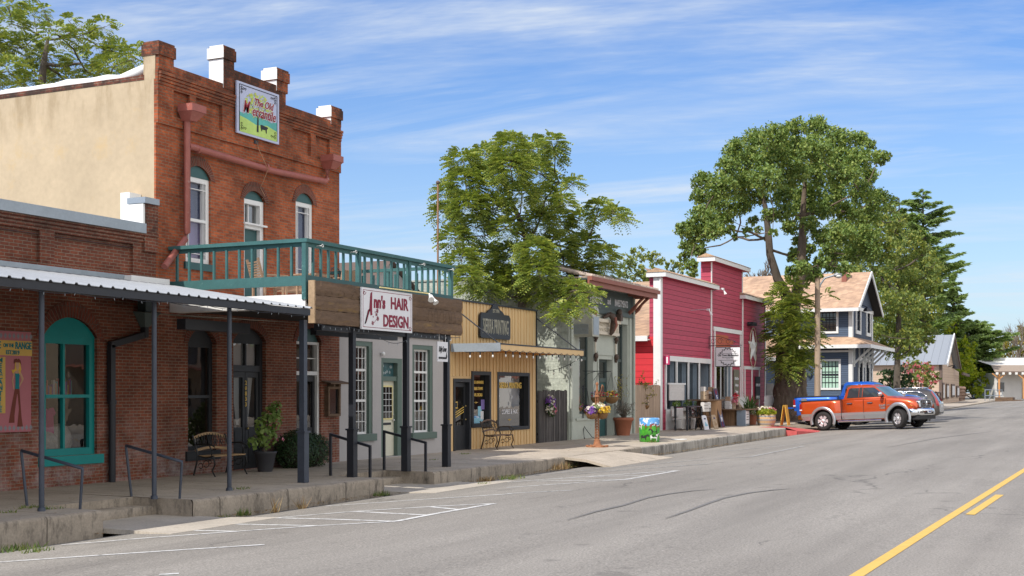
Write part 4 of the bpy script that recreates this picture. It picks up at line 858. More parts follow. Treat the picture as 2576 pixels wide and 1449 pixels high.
for a in range(4): q = a * PI2 / 4 + .7 if False else a * 1.571 + .78; e = MB(); e.tube([(24 + .2*math.cos(q), 15.5 + .2*math.sin(q), 3.94), (24 + .26*math.cos(q), 15.5 + .26*math.sin(q), 3.5)], .011, m_black, 6); e.build('leg', t)
# carved beam fascia
t = thing('carved_beam', 'rough brown plank fascia with faint carved letters under the balcony rail', 'beam', (20.56, 14.0, 3.05))
for z0, z1 in ((3.045, 3.30), (3.305, 3.585), (3.59, 3.865)):
    e = MB(); rr = random.Random(int(z0 * 100)); n_ = 60; vs = []
    for i in range(n_ + 1):
        x = 20.56 + 6.02 * i / n_; j = lambda a: rr.uniform(-a, a)
        vs += [(x, 13.98 + j(.008), z0 + j(.006)), (x, 13.96 + j(.010), z0 + (z1-z0)*.35 + j(.02)), (x, 13.965 + j(.010), z0 + (z1-z0)*.7 + j(.02)), (x, 13.98 + j(.008), z1 + j(.006)), (x, 14.1, z1), (x, 14.1, z0)]
    fs_ = [(i*6+k, (i+1)*6+k, (i+1)*6+(k+1) % 6, i*6+(k+1) % 6) for i in range(n_) for k in range(6)]
    e.add(vs, fs_, m_oldw, False); e.add([vs[k] for k in range(6)], [(0,1,2,3,4,5)], m_endg); e.add([vs[-6+k] for k in range(6)], [(0,1,2,3,4,5)], m_endg); e.build('plank', t)
e = MB(); e.box(20.53, 20.565, 13.97, 14.11, 3.045, 3.865, m_endg); e.build('end_board', t)
e = MB(); m_groove = M('worn_carving', (.115, .073, .046), .9, var=.3, bmp=.3)
for k, x in enumerate((21.0, 21.45, 21.95, 22.4)):   # ghost outlines of lost lettering
    e.tube([(x - .1, 13.962, 3.62), (x - .02, 13.962, 3.74), (x + .1, 13.962, 3.7), (x + .14, 13.962, 3.62)], .004, m_groove, 4)
for k in range(5): x = 25.05 + k * .27; e.tube([(x - .1, 13.955, 3.3), (x - .1, 13.955, 3.46), (x - .05, 13.955, 3.54), (x + .04, 13.955, 3.54), (x + .08, 13.955, 3.44), (x + .08, 13.955, 3.3)], .003, m_oldw, 4)
e.build('carving', t)
e = MB(); e.box(21.0, 26.3, 14.12, 14.3, 2.93, 3.1, m_black); e.box(23.0, 26.4, 15.6, 15.75, 2.95, 3.1, m_black); e.build('header', t)
# hair salon sign
t = thing('hair_salon_sign', 'white sign board with wine red lettering hung on the carved beam', 'sign', (23.4, 13.9, 3.0))
HX0, HX1, HZ0, HZ1 = 22.13, 24.17, 3.0, 3.85
fh = FY(13.92)
e = MB(); fbox(e, fh, HX0, HX1, HZ0, HZ1, -.035, 0, m_sign); e.build('board', t)
e = MB()
for a, b, c_, d_ in ((HX0+.05, HX1-.05, HZ0+.045, HZ0+.055), (HX0+.05, HX1-.05, HZ1-.055, HZ1-.045), (HX0+.05, HX0+.06, HZ0+.055, HZ1-.055), (HX1-.06, HX1-.05, HZ0+.055, HZ1-.055)): fbox(e, fh, a, b, c_, d_, 0, .003, m_wine)
for cx_, cz in ((HX0+.1, HZ1-.1), (HX1-.1, HZ1-.1), (HX1-.1, HZ0+.1)): e.tube([fh(cx_ + (.01 + .006 * q) * math.cos(q * .8), cz + (.01 + .006 * q) * math.sin(q * .8), .006) for q in range(9)], .005, m_wine, 4)
e.build('border', t)
def serif(mb, s, size, fr, x, z, sx, d=.004, m=None, sp=1.0, bold=.006, stretch=1.0):
    mb.text(s, size, m or m_wine, (lambda u, v, q: fr(u, z + (v - z) * stretch, q)), x, z, sx=sx, d=d, bold=bold, sp=sp)
def glyph_serifs(mb, xs, z0, z1, w, fr, m, d=.0045, th=.014):
    for x in xs:
        for z in (z0, z1): fbox(mb, fr, x - w, x + w, z - th/2, z + th/2, d, d + .004, m)
e = MB(); Wd = HX1 - HX0
serif(e, 'HAIR', .34, fh, HX0 + Wd * .73, HZ0 + .58, .95, sp=1.0, bold=.010)
serif(e, 'DESIGN', .34, fh, HX0 + Wd * .665, HZ0 + .20, .90, sp=1.0, bold=.010)
e.text("nn's", .34, m_wine, fh, HX0 + Wd * .335, HZ0 + .57, sx=.85, d=.004, bold=.014, shear=.05)
e.prism([(.07, .08), (.12, .13), (.18, .32), (.215, .52), (.25, .95), (.30, 1.0), (.30, .42), (.31, .36), (.25, .34), (.24, .5), (.17, .47), (.15, .3), (.11, .12)], lambda u, v, q: fh(HX0 + .02 + u * 1.25, HZ0 + .04 + v * .74, q), m_wine, .003, .008)
e.build('lettering', t)
e = MB()
for cx_, cz, r_ in ((.60, .40, .05), (.56, .32, .035), (.62, .24, .05), (.42, .14, .045), (.44, .27, .02), (.52, .37, .02)):
    for k in range(6): a = k * 1.047; e.add([fh(HX0 + cx_, HZ0 + cz, .004), fh(HX0 + cx_ + r_ * math.cos(a), HZ0 + cz + r_ * math.sin(a), .004), fh(HX0 + cx_ + r_ * math.cos(a + .75), HZ0 + cz + r_ * math.sin(a + .75), .004)], [(0, 1, 2)], m_wine)
e.tube([fh(HX0 + .58, HZ0 + .4, .005), fh(HX0 + .62, HZ0 + .26, .005), fh(HX0 + .46, HZ0 + .14, .005)], .004, m_wine, 4); e.build('flower_drawing', t)
t = thing('floodlight', 'pair of clear floodlight bulbs on a rod at the top of the carved beam', 'lamp', (24.9, 13.85, 3.9))
e = MB(); e.tube([(22.8, 13.9, 3.89), (24.75, 13.82, 3.89)], .014, m_pyel, 6); e.build('rod', t)
for p_, q_ in (((24.72, 13.80, 3.88), (24.58, 13.68, 3.74)), ((24.80, 13.80, 3.86), (24.76, 13.66, 3.68))): e = MB(); e.tube([p_, tuple((a*.5 + b*.5) for a, b in zip(p_, q_)), q_], [.022, .03, .07], m_bulb, 10); e.build('bulb', t)
t = thing('photo_sign', 'small square white sign with a black handwritten name hung below the beam', 'sign', (25.9, 14.0, 2.5))
e = MB(); e.box(25.5, 26.0, 14.03, 14.05, 2.42, 2.87, m_sign); e.build('board', t)
fq = FY(14.02); e = MB(); e.text('Lily Low', .17, m_ink, fq, 25.73, 2.70, sx=.6, shear=.35, bold=.003, d=.002); e.text('PHOTOGRAPHY', .06, m_ink, fq, 25.74, 2.50, sx=.85, d=.002, bold=.002)
e.prism([(0, 0), (.05, .05), (.03, .12), (.06, .2), (.02, .14), (0, .07)], lambda u, v, q: fq(25.9 + u, 2.48 + v, q), m_ink, 0, .004); e.build('lettering', t)
for x in (25.6, 25.9): e = MB(); e.tube([(x, 14.04, 2.87), (x, 14.04, 3.05)], .008, m_white, 5); e.build('hook', t)
def sag(a, b, drop, n=14): a = Vector(a); b = Vector(b); return [a.lerp(b, i / n) - Vector((0, 0, drop * 4 * (i / n) * (1 - i / n))) for i in range(n + 1)]
t = thing('fairy_lights', 'string of tiny fairy lights along the bottom of the carved beam', 'string lights', (20.6, 13.93, 3.0))
e = MB(); pts = []
for a, b, dr in ((20.6, 21.6, .03), (21.6, 22.5, .03), (22.5, 24.3, .26), (24.3, 25.3, .05), (25.3, 26.4, .04)): pts += sag((a, 13.93, 3.03), (b, 13.93, 3.0), dr, 10)
e.tube(pts, .006, m_black, 4); e.build('wire', t)
for i, p in enumerate(pts[::2]): e = MB(); e.tube([p, p + Vector((random.Random(i).uniform(-.02, .02), 0, -.045))], .005, m_flash, 4); e.build('bulb', t)
t = thing('fairy_lights', 'string of tiny fairy lights under the front edge of the shed roof', 'string lights', (13, 13.84, 3.1))
e = MB(); pts = []
for k in range(12): pts += sag((8.2 + k, 13.84, 3.17), (9.2 + k, 13.84, 3.17), .03, 5)
e.tube(pts, .005, m_black, 4); e.build('wire', t)
for i, p in enumerate(pts[::2]): e = MB(); e.tube([p, p + Vector((random.Random(i).uniform(-.02, .02), 0, -.035))], .004, m_flash, 4); e.build('bulb', t)
# ---------------------------------------------------------------- grey stucco shop
AX0, AX1 = 26.8, 32.55
An = thing('grey_shop', 'low grey stucco shop with two tall paned windows under the balcony end', 'shop building', (AX0, Y0, 0))
w = MB(); ho = [(27.38, 28.35, .66, 3.02), (28.78, 29.85, .03, 2.62), (30.4, 31.55, .62, 3.02)]
wall(w, f0, AX0 + .002, AX1, -.05, 3.2, ho, m_greyst, .2)
shell(w, AX0 + .01, AX1, Y0, 26, 0, 3.2, m_greyst, roof=(3.15, m_flash)); w.build('wall', An)
e = MB(); fbox(e, f0, AX0 + .01, AX1, 3.2, 3.25, -.2, .05, m_sign); e.build('roof_edge', An)
for (a, b, c_, d_) in (ho[0], ho[2]):
    e = MB(); fbox(e, f0, a, a + .12, c_, d_, -.19, -.02, m_gtrim); fbox(e, f0, b - .14, b, c_, d_, -.19, -.02, m_gtrim); fbox(e, f0, a + .12, b - .14, d_ - .12, d_, -.19, -.02, m_gtrim)
    fbox(e, f0, a - .1, b + .1, c_ - .18, c_ - .002, -.1, .08, m_gtrim); e.build('surround', An, label='sage green window surround')
    zz = [c_ + .05, c_ + (d_ - c_) * .36, c_ + (d_ - c_) * .69, d_ - .13]
    u0, u1 = a + .12, b - .14; bars_ = [zz[0] + (zz[1]-zz[0]) * q for q in (.33, .66)] + [zz[1] + (zz[2]-zz[1]) * q for q in (.33, .66)] + [zz[2] + (zz[3]-zz[2]) * .5]
    wn_ = window(An, f0, u0, u1, c_ + .0, d_ - .12, m_white, m_glassd, fw=.05, rec=.1, sash=False, bars=bars_, vbars=[u0 + (u1-u0) * q for q in (.25, .5, .75)], bw=.016)
    e = MB(); 
    for z in zz[1:3]: fbox(e, f0, u0 + .05, u1 - .05, z - .03, z + .03, -.15, -.09, m_white)
    e.build('sash_rail', wn_)
e = MB(); a, b = 28.78, 29.85
fbox(e, f0, a, a + .1, .03, 2.62, -.19, .0, m_gtrim); fbox(e, f0, b - .24, b, .03, 2.62, -.19, .0, m_gtrim); fbox(e, f0, a + .1, b - .24, 2.5, 2.62, -.19, .0, m_gtrim); fbox(e, f0, a + .1, b - .24, 2.02, 2.14, -.19, -.03, m_gtrim)
df = e.build('door_frame', An, label='sage green door frame')
e = MB(); m_st1 = M('stained_glass', (.05, .12, .13), .2, var=.6, scale=9, bmp=0); fbox(e, f0, a + .1, b - .24, 2.14, 2.5, -.15, -.13, m_st1)
rr = random.Random(4); m_st2 = M('white_glass_petal', (.5, .55, .55), .3, bmp=0)
for k in range(9): x = rr.uniform(a + .18, b - .3); z = rr.uniform(2.2, 2.44); [e.add([f0(x, z, -.127), f0(x + .04 * math.cos(q), z + .04 * math.sin(q), -.127), f0(x + .04 * math.cos(q + .6), z + .04 * math.sin(q + .6), -.127)], [(0, 1, 2)], m_st2) for q in (0, 1.25, 2.5, 3.75, 5)]
e.build('stained_transom', df)
e = MB(); fbox(e, f0, a + .1, b - .24, .04, 2.02, -.16, -.12, m_dooryel); fbox(e, f0, a + .2, b - .34, .12, .75, -.12, -.11, m_dooryel); dd = e.build('door', An, label='pale cream panelled door')
e = MB(); fbox(e, f0, a + .19, b - .33, 1.0, 1.9, -.12, -.10, m_pyel); e.build('door_light_frame', dd)
e = MB(); fbox(e, f0, a + .23, b - .37, 1.04, 1.86, -.099, -.095, m_dwin); 
for k in range(1, 5): z = 1.04 + .82 * k / 5; fbox(e, f0, a + .23, b - .37, z - .006, z + .006, -.094, -.088, m_white)
for k in range(1, 3): u = a + .23 + (b - .37 - a - .23) * k / 3; fbox(e, f0, u - .006, u + .006, 1.04, 1.86, -.0935, -.0885, m_white)
e.build('pane', dd); e = MB(); fbox(e, f0, a + .25, b - .4, .86, .92, -.12, -.105, m_black); e.build('mail_slot', dd); e = MB(); e.ball(f0(b - .30, .98, -.08), .03, m_chrome, 8, 6); e.ball(f0(b - .30, 1.12, -.09), .022, m_chrome, 8, 6); e.build('handle', dd)
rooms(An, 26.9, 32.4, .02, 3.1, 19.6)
e = MB(); 
for x0_, x1_, z_ in ((27.5, 28.2, 2.1), (30.5, 31.4, 2.15)): e.quad((x0_, 17.9, z_), (x1_, 17.9, z_), (x1_, 17.9, 2.95), (x0_, 17.9, 2.95), M('grey_blind', (.16, .18, .20), .8))
e.build('blind', An)
e = MB(); e.ball((28.75, Y0 - .08, 2.72), (.05, .05, .06), m_white, 8, 6); e.tube([(28.75, Y0, 2.75), (28.75, Y0 - .08, 2.75)], .015, m_white, 6); e.build('wall_lamp', An)
# wooden notice case
t = thing('notice_case', 'small weathered wooden notice case with a little roof on the brick pier', 'notice board', (26.4, Y0 - .1, 1.1))
e = MB(); 
for a, b, c_, d_ in ((26.14, 26.2, 1.14, 1.86), (26.62, 26.68, 1.14, 1.86), (26.2, 26.62, 1.14, 1.2), (26.2, 26.62, 1.8, 1.86)): fbox(e, f0, a, b, c_, d_, 0, .12, m_oldw)
fbox(e, f0, 26.2, 26.62, 1.2, 1.8, 0, .04, m_slat); e.build('case', t)
e = MB(); fbox(e, f0, 26.2, 26.62, 1.2, 1.8, .06, .065, m_dwin); e.build('pane', t)
e = MB(); e.add([f0(26.0, 1.98, .0), f0(26.85, 1.98, 0), f0(26.9, 1.92, .3), f0(25.98, 1.92, .3), f0(26.0, 2.01, .0), f0(26.85, 2.01, 0), f0(26.9, 1.95, .3), f0(25.98, 1.95, .3)], [(0,1,2,3),(4,5,6,7),(0,1,5,4),(1,2,6,5),(2,3,7,6),(3,0,4,7)], m_oldw); fbox(e, f0, 26.25, 26.32, 1.86, 1.97, 0, .2, m_oldw); fbox(e, f0, 26.5, 26.57, 1.86, 1.97, 0, .2, m_oldw); e.build('roof', t)
# grey gabled building behind
t = thing('gabled_building', 'grey gabled building with a round topped window seen behind the balcony rail', 'building', (34.0, 22, 0))
w = MB(); fg = FY(22)
w.add([fg(34.3, 0), fg(39.6, 0), fg(39.6, 4.6), fg(36.6, 6.0), fg(34.3, 4.6)], [(0,1,2,3,4)], m_greyst); w.quad((34.3, 22, 0), (34.3, 32, 0), (34.3, 32, 4.6), (34.3, 22, 4.6), m_greyst); w.build('wall', t)
w = MB(); w.add([(34.1, 21.8, 4.5), (36.6, 21.8, 6.08), (39.8, 21.8, 4.5), (34.1, 32, 4.5), (36.6, 32, 6.08), (39.8, 32, 4.5)], [(0,1,4,3),(1,2,5,4)], m_brownt); w.build('roof', t)
w = MB(); w.prism([(36.2, 3.9), (37.2, 3.9)] + arch_pts(36.2, 37.2, 4.5, .49)[::-1], lambda a, b, d: fg(a, b, d), m_brownt, 0, .06); w.prism([(36.3, 3.95), (37.1, 3.95)] + arch_pts(36.3, 37.1, 4.5, .39)[::-1], lambda a, b, d: fg(a, b, d), m_cream, .05, .07); w.build('window', t)
# ================================================================ mustard printing shop
PX0, PX1, PZ = 32.58, 38.5, 4.38
Pt = thing('printing_shop', 'mustard yellow printing shop with ribbed metal cladding', 'shop building', (PX0, Y0, 0))
ho = [(32.74, 33.84, .02, 2.12), (33.92, 35.08, .72, 2.28), (35.62, 37.9, .58, 2.28)]
w = MB(); wall(w, f0, PX0, PX1, -.05, PZ, ho, m_tan, .16)
shell(w, PX0 + .001, PX1, Y0, 27, -.05, PZ - .1, m_tan, roof=(PZ - .25, m_flash)); w.build('wall', Pt)
w = MB(); x = PX0 + .12; k = 0
while x < PX1 - .05:
    seg = [(0.0, PZ)]
    for a, b, c_, d_ in ho:
        if a - .05 < x < b + .05:
            seg = [(d_ + .07, PZ)] + ([(0.0, c_ - .07)] if c_ > .3 else [])
    for c_, d_ in seg: fbox(w, f0, x - .03, x + .03, c_, d_, .0, .028, m_tan)
    x += .245 if k % 2 else .20; k += 1
w.build('ribs', Pt)
w = MB(); fbox(w, f0, PX0 - .02, PX1 + .03, PZ, PZ + .05, -.1, .06, m_black); fbox(w, f0, PX1 + .002, PX1 + .03, .02, PZ, -.1, .04, m_black); w.build('parapet_cap', Pt)
e = MB(); a, b = 32.74, 33.84
for q in ((a, a + .1, .02, 2.12), (b - .12, b, .02, 2.12), (a + .1, b - .12, 2.02, 2.12)): fbox(e, f0, *q, -.16, .03, m_dwood)
df = e.build('door_frame', Pt)
e = MB()
for q in ((a + .1, a + .2, .03, 2.01), (b - .24, b - .12, .03, 2.01), (a + .2, b - .24, 1.88, 2.01), (a + .2, b - .24, .03, .75)): fbox(e, f0, *q, -.14, -.1, m_dwood)
dd = e.build('door', Pt); e = MB(); e.quad(f0(a + .2, .75, -.12), f0(b - .24, .75, -.12), f0(b - .24, 1.88, -.12), f0(a + .2, 1.88, -.12), m_glassd); e.build('pane', dd)
e = MB(); [e.bar(f0(a + .2, .95 + k * .07, -.10), f0(b - .24, 1.15 + k * .07, -.10), .012, .02, m_gold) for k in range(3)]; e.build('gold_stripes', dd)
e = MB(); [e.ball(f0(b - .18, z, -.07), .025, m_brass, 8, 6) for z in (.92, 1.32)]; e.build('handle', dd)
e = MB(); fbox(e, f0, a + .3, a + .5, 1.25, 1.45, -.115, -.112, m_gold); fbox(e, f0, a + .32, a + .48, 1.28, 1.42, -.111, -.109, m_ink); e.build('notice', dd)
for a, b, c_, d_ in ho[1:]:
    e = MB()
    for q in ((a - .05, a + .06, c_ - .05, d_ + .07), (b - .06, b + .05, c_ - .05, d_ + .07), (a + .06, b - .06, d_ - .04, d_ + .07), (a + .06, b - .06, c_ - .05, c_ + .06)): fbox(e, f0, *q, -.16, .045, m_dwood)
    wn_ = e.build('window', Pt); e = MB(); e.quad(f0(a + .06, c_ + .06, -.12), f0(b - .06, c_ + .06, -.12), f0(b - .06, d_ - .04, -.12), f0(a + .06, d_ - .04, -.12), m_glass); e.build('pane', wn_)
    e = MB()
    if a < 35:
        for k, s in enumerate(('SIGNS & BANNERS', 'RUBBER STAMPS', 'VINYL DECALS')): e.text(s, .125, m_gold, f0, 34.5, 2.02 - k * .19, sx=.8, d=-.112, bold=.003)
        e.text('~o~', .12, m_gold, f0, 34.42, 1.42, sx=1.2, d=-.112)
    else:
        e.text('SIERRA PRINTING', .26, m_gold, f0, 36.82, 1.93, sx=.80, d=-.112, bold=.006); e.text('COPIES & FAX', .2, m_sign, f0, 36.75, 1.10, sx=.92, d=-.112, bold=.004); e.text('~o~', .12, m_gold, f0, 36.75, .86, sx=1.2, d=-.112)
    e.build('lettering', wn_)
    if a < 35:
        e = MB(); m_ltb = M('pale_blue_paper', (.25, .5, .62), .7, bmp=0)
        fbox(e, f0, 34.55, 34.8, 1.0, 1.3, -.118, -.115, m_ltb); fbox(e, f0, 34.75, 34.98, 1.2, 1.5, -.1145, -.1125, M('violet_paper', (.2, .15, .4), .7, bmp=0)); fbox(e, f0, 34.72, 34.92, .9, 1.15, -.1145, -.1125, m_sign); fbox(e, f0, 34.0, 34.9, .79, .95, -.1185, -.1155, m_ltb); e.build('notice', wn_)
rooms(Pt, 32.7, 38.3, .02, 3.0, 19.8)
# shop sign
t = thing('printing_sign', 'black shaped board reading SIERRA PRINTING on the mustard wall', 'sign', (35.3, Y0 - .1, 3.5))
fz = FY(Y0 - .05); e = MB(); a, b, c_, d_ = 34.28, 36.35, 3.36, 4.12
out_ = [(a + .06, c_), (b - .06, c_), (b, c_ + .06), (b, d_ - .1), (b - .1, d_), (b - .45, d_), (b - .55, d_ + .08), (b - .75, d_ + .14), (b - .9, d_ + .25), ((a+b)/2, d_ + .30), (a + .9, d_ + .25), (a + .75, d_ + .14), (a + .55, d_ + .08), (a + .45, d_), (a + .1, d_), (a, d_ - .1), (a, c_ + .06)]
e.prism(out_, lambda u, v, q: fz(u, v, q), m_black, 0, .06); e.build('board', t)
m_brnz = M('pale_bronze_letter', (.33, .31, .24), .6, var=.2, scale=9, bmp=0)
e = MB(); e.text('SIERRA PRINTING', .40, m_brnz, (lambda u, v, q: fz(u, 3.71 + (v - 3.71) * 1.5, q)), 35.32, 3.71, sx=.56, d=.064, bold=.004, ex=.006); e.text('EST.1976', .15, m_brnz, fz, 35.32, 4.2, sx=.8, d=.064, bold=.002)
for k, q in enumerate((34.42, 34.63, 34.8, 34.98, 35.15, 35.5, 35.66, 35.82, 35.98, 36.2)):
    for z in (3.505, 3.915): fbox(e, fz, q - .03, q + .03, z - .008, z + .008, .061, .068, m_brnz)
e.build('lettering', t)
# awning
t = thing('awning', 'flat mustard awning with a dark end hung on rods over the printing shop door', 'awning', (PX0, 15.9, 2.9))
AY = 15.9; AX = 38.75
e = MB(); e.box(PX0 + .03, AX, AY + .04, Y0 - .03, 3.05, 3.09, m_sdark); e.box(PX0 + .03, AX, AY + .04, Y0 - .03, 2.96, 3.045, m_orangew); e.build('deck', t)
e = MB()
for k in range(30): x = PX0 + .15 + k * .2; e.box(x, x + .02, AY + .05, Y0 - .04, 2.935, 2.958, m_orangew)
e.build('soffit_ribs', t)
e = MB(); e.box(PX0 + .03, AX, AY, AY + .038, 2.90, 3.07, m_tan); e.box(PX0 + .0, AX + .02, AY - .015, AY + .03, 3.072, 3.11, m_black); e.build('front_fascia', t)
e = MB(); e.box(PX0 - .02, PX0 + .028, AY + .0, Y0 - .03, 2.88, 3.12, m_flash); e.build('end_fascia', t, label='slate grey end board')
for x in (PX0 + .2, PX1 + .05):
    e = MB(); e.tube([(x, Y0 - .02, 4.15), (x + .05, AY + .15, 3.1)], .022, m_black, 6); e.build('tie_rod', t)
bulb0 = None
t = thing('festoon_lights', 'string of clear festoon bulbs hanging under the mustard awning', 'string lights', (PX0, AY, 2.7))
e = MB(); P1 = []
for k in range(3): P1 += sag((PX0, Y0 - .4 - k * .4, 2.9), (PX0, Y0 - .8 - k * .4, 2.9), .04, 5)
for k in range(13): P1 += sag((PX0 + .05 + k * .47, AY - .03, 2.93), (PX0 + .52 + k * .47, AY - .03, 2.93), .05, 6)
P2 = sag((AX - .05, AY, 2.93), (39.2, Y0 - .2, 2.45), .1, 8)
e.tube(P1, .009, m_black, 4); e.tube(P2, .009, m_black, 4); e.build('wire', t)
for p in [P1[i] for i in (3, 8, 14)] + [Vector((PX0 + .28 + k * .47, AY - .03, 2.88)) for k in range(13)] + [P2[3], P2[7]]:
    e = MB(); e.tube([p, p - Vector((0, 0, .07))], .02, m_black, 6); e.ball(tuple(p - Vector((0, 0, .12))), (.028, .028, .042), m_bulb, 8, 6); e.build('bulb', t)
# flag pole
e = MB(); e.tube([(38.2, 21.0, 2.0), (38.2, 21.0, 8.75)], .035, M('rusty_pole', (.30, .17, .10), .6, .2, var=.3), 8); e.ball((38.2, 21.0, 8.82), .07, m_brownt, 10, 8); solo(e, 'flagpole', 'bare rusty flagpole with a ball top beside the leafy tree', 'flagpole', (38.2, 21.0, 0))
# board fence between the shops
def fence(name, lb, x0, x1, y, zt, m, jag=.0, w=.14, seed=1, cat='fence', grp=None, zb=-.02):
    t = thing(name, lb, cat, (x0, y, 0), 0, grp); rr = random.Random(seed); x = x0; k = 0; e = MB()
    while x < x1 - .02:
        ww = min(w, x1 - x); h = zt + rr.uniform(-jag, jag); e.box(x, x + ww - .008, y - .012 + rr.uniform(-.004, .004), y + .012, zb, h, m); x += ww
    e.build('boards', t); e = MB(); e.box(x0, x1, y + .02, y + .07, .3, .38, m); e.box(x0, x1, y + .02, y + .07, zt - .4, zt - .32, m); e.build('rails', t); return t
fence('board_fence', 'dark weathered board fence beside the mustard shop', 38.56, 41.0, Y0 - .05, 1.78, m_fencd, .03, seed=4)
# ================================================================ sage green investment office
EX0, EX1 = 41.2, 47.65
Et = thing('sage_office', 'sage green stucco office with a clay tile eave and carved doorway', 'office building', (EX0, Y0, 0))
ho = [(42.25, 43.55, .95, 4.25), (44.05, 45.45, .06, 2.95), (46.05, 47.15, .95, 4.35)]
w = MB(); wall(w, f0, EX0, EX1, -.05, 5.75, ho, m_sage, .3)
w.build('wall', Et)
w = MB(); wall(w, FXm(EX0 - .005), Y0, 34, -.05, 5.78, [], m_sagew); w.build('side_wall', Et, label='pale green block side wall')
w = MB(); shell(w, EX0, EX1, Y0 + .02, 34, -.05, 5.6, m_sage, roof=(5.4, m_flash), side='R'); w.box(EX0 - .05, EX0 + .2, Y0 + 1, 34, 5.78, 5.84, m_sage); w.build('body', Et)
w = MB(); fbox(w, f0, EX0 - .01, 44.0, -.05, .72, .0, .07, m_sage); fbox(w, f0, 45.5, EX1 + .01, -.05, .72, 0, .07, m_sage)
for a, b in ((EX0 - .02, 41.75), (47.25, EX1 + .02)): fbox(w, f0, a, b, .72, 4.75, 0, .05, m_sage)
fbox(w, f0, 41.75, 44.0, .72, .80, 0, .11, m_sage); fbox(w, f0, 45.5, 47.25, .72, .80, 0, .11, m_sage); w.build('plinth', Et)
w = MB(); fbox(w, f0, EX0 - .03, EX1 + .03, 4.62, 4.78, .0, .10, m_sdark); fbox(w, f0, EX0, EX1, 4.78, 5.52, .0, .05, m_sdark); w.build('sign_band', Et, label='slate green sign band')
e = MB(); fe = FY(Y0 - .06)
e.text('Edwards', .50, m_sign, fe, 43.7, 5.13, sx=.72, d=.004, bold=.006); e.text('and', .34, m_sign, fe, 45.0, 5.12, sx=.7, d=.004, bold=.004); e.text('INVESTMENTS', .36, m_sign, fe, 46.3, 5.10, sx=.62, d=.004, bold=.006); e.build('lettering', Et)
for a, b, c_, d_ in (ho[0], ho[2]):
    wn_ = window(Et, f0, a, b, c_, d_, m_sdark, m_glass, fw=.07, rec=.22, sash=False, bars=(2.95,), bw=.12, thick=.06)
    e = MB()
    for k in range(9): u = a + .1 + (b - a - .2) * k / 9; e.quad(f0(u, 3.05, -.36), f0(u + .09, 3.05, -.4), f0(u + .09, d_ - .05, -.4), f0(u, d_ - .05, -.36), m_curt)
    e.build('curtain', wn_)
a, b = 44.05, 45.45; e = MB()
for q in ((a, a + .1, .06, 2.95), (b - .1, b, .06, 2.95), (a + .1, b - .1, 2.85, 2.95), (a + .1, b - .1, 2.1, 2.25)): fbox(e, f0, *q, -.3, -.2, m_sdark)
fbox(e, f0, a - .12, a - .0, .72, 3.1, .0, .035, m_sage); fbox(e, f0, b, b + .12, .72, 3.1, 0, .035, m_sage); fbox(e, f0, a - .12, b + .12, 3.1, 3.22, 0, .035, m_sage)
df = e.build('door_frame', Et); e = MB(); e.quad(f0(a + .1, 2.25, -.26), f0(b - .1, 2.25, -.26), f0(b - .1, 2.85, -.26), f0(a + .1, 2.85, -.26), m_glass); e.build('transom_pane', df)
for q0, q1 in ((a + .1, (a+b)/2 - .005), ((a+b)/2 + .005, b - .1)):
    e = MB()
    for q in ((q0, q0 + .1, .06, 2.1), (q1 - .1, q1, .06, 2.1), (q0 + .1, q1 - .1, 1.95, 2.1), (q0 + .1, q1 - .1, .06, .9)): fbox(e, f0, *q, -.28, -.24, m_dteal)
    dd = e.build('door', Et); e = MB(); e.quad(f0(q0 + .1, .9, -.26), f0(q1 - .1, .9, -.26), f0(q1 - .1, 1.95, -.26), f0(q0 + .1, 1.95, -.26), m_glass); e.build('pane', dd)
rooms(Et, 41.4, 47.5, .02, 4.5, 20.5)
# eave with tiles and brackets
e = MB(); e.box(EX0 - .35, EX1 + .32, 16.55, 16.62, 5.38, 5.56, m_rust); e.box(EX0 - .35, EX1 + .35, 16.45, 16.62, 5.56, 5.70, m_rust); e.box(EX0 - .3, EX1 + .3, 16.62, Y0, 5.60, 5.66, m_sdark); e.box(EX1 + .25, EX1 + .31, 16.62, 18.2, 5.4, 5.56, m_rust); e.build('gutter_fascia', Et)
e = MB(); nx_ = 42
for i in range(nx_):
    x = EX0 - .25 + i * (EX1 - EX0 + .5) / nx_; prev = None
    for k in range(6):
        y = 16.5 + k * .22; z = 5.70 + k * .055
        e.tube([(x, y - .04, z + .01), (x, y + .22, z + .045)], .075, m_tile, 6, True)
e.box(EX0 - .3, EX1 + .25, 16.5, 17.8, 5.64, 5.70, m_tile); e.tube([(EX0 - .3, 17.85, 6.08), (EX1 + .2, 17.85, 6.08)], .12, M('mossy_ridge', (.13, .125, .10), .95, var=.4, scale=9, bmp=.6), 8); e.build('tile_eave', Et)
for x in (41.55, 42.0, 47.1, 47.6):
    e = MB(); e.tube([(x, Y0 - .06, 4.75), (x, Y0 - .3, 4.95), (x, Y0 - .42, 5.15), (x, 16.85, 5.35), (x, 16.65, 5.5)], .05, m_rust, 6); e.bar((x, 16.65, 5.5), (x, Y0, 5.5), .08, .1, m_rust); e.bar((x, Y0 - .06, 4.8), (x, 16.75, 5.5), .06, .07, m_rust); e.build('bracket', Et)
e = MB()
fbox(e, f0, 43.55, 45.75, 3.95, 4.30, .05, .12, m_plaster); fbox(e, f0, 43.45, 45.85, 4.30, 4.42, .0, .22, m_plaster); fbox(e, f0, 43.5, 45.8, 3.85, 3.95, 0, .18, m_plaster)
for x in (43.6, 45.68): e.tube([f0(x, 3.85, .07), f0(x, 3.05, .07)], .035, m_plaster, 8); e.tube([f0(x, 3.9, .12), f0(x, 4.32, .12)], .07, m_plaster, 8)
rr = random.Random(9)
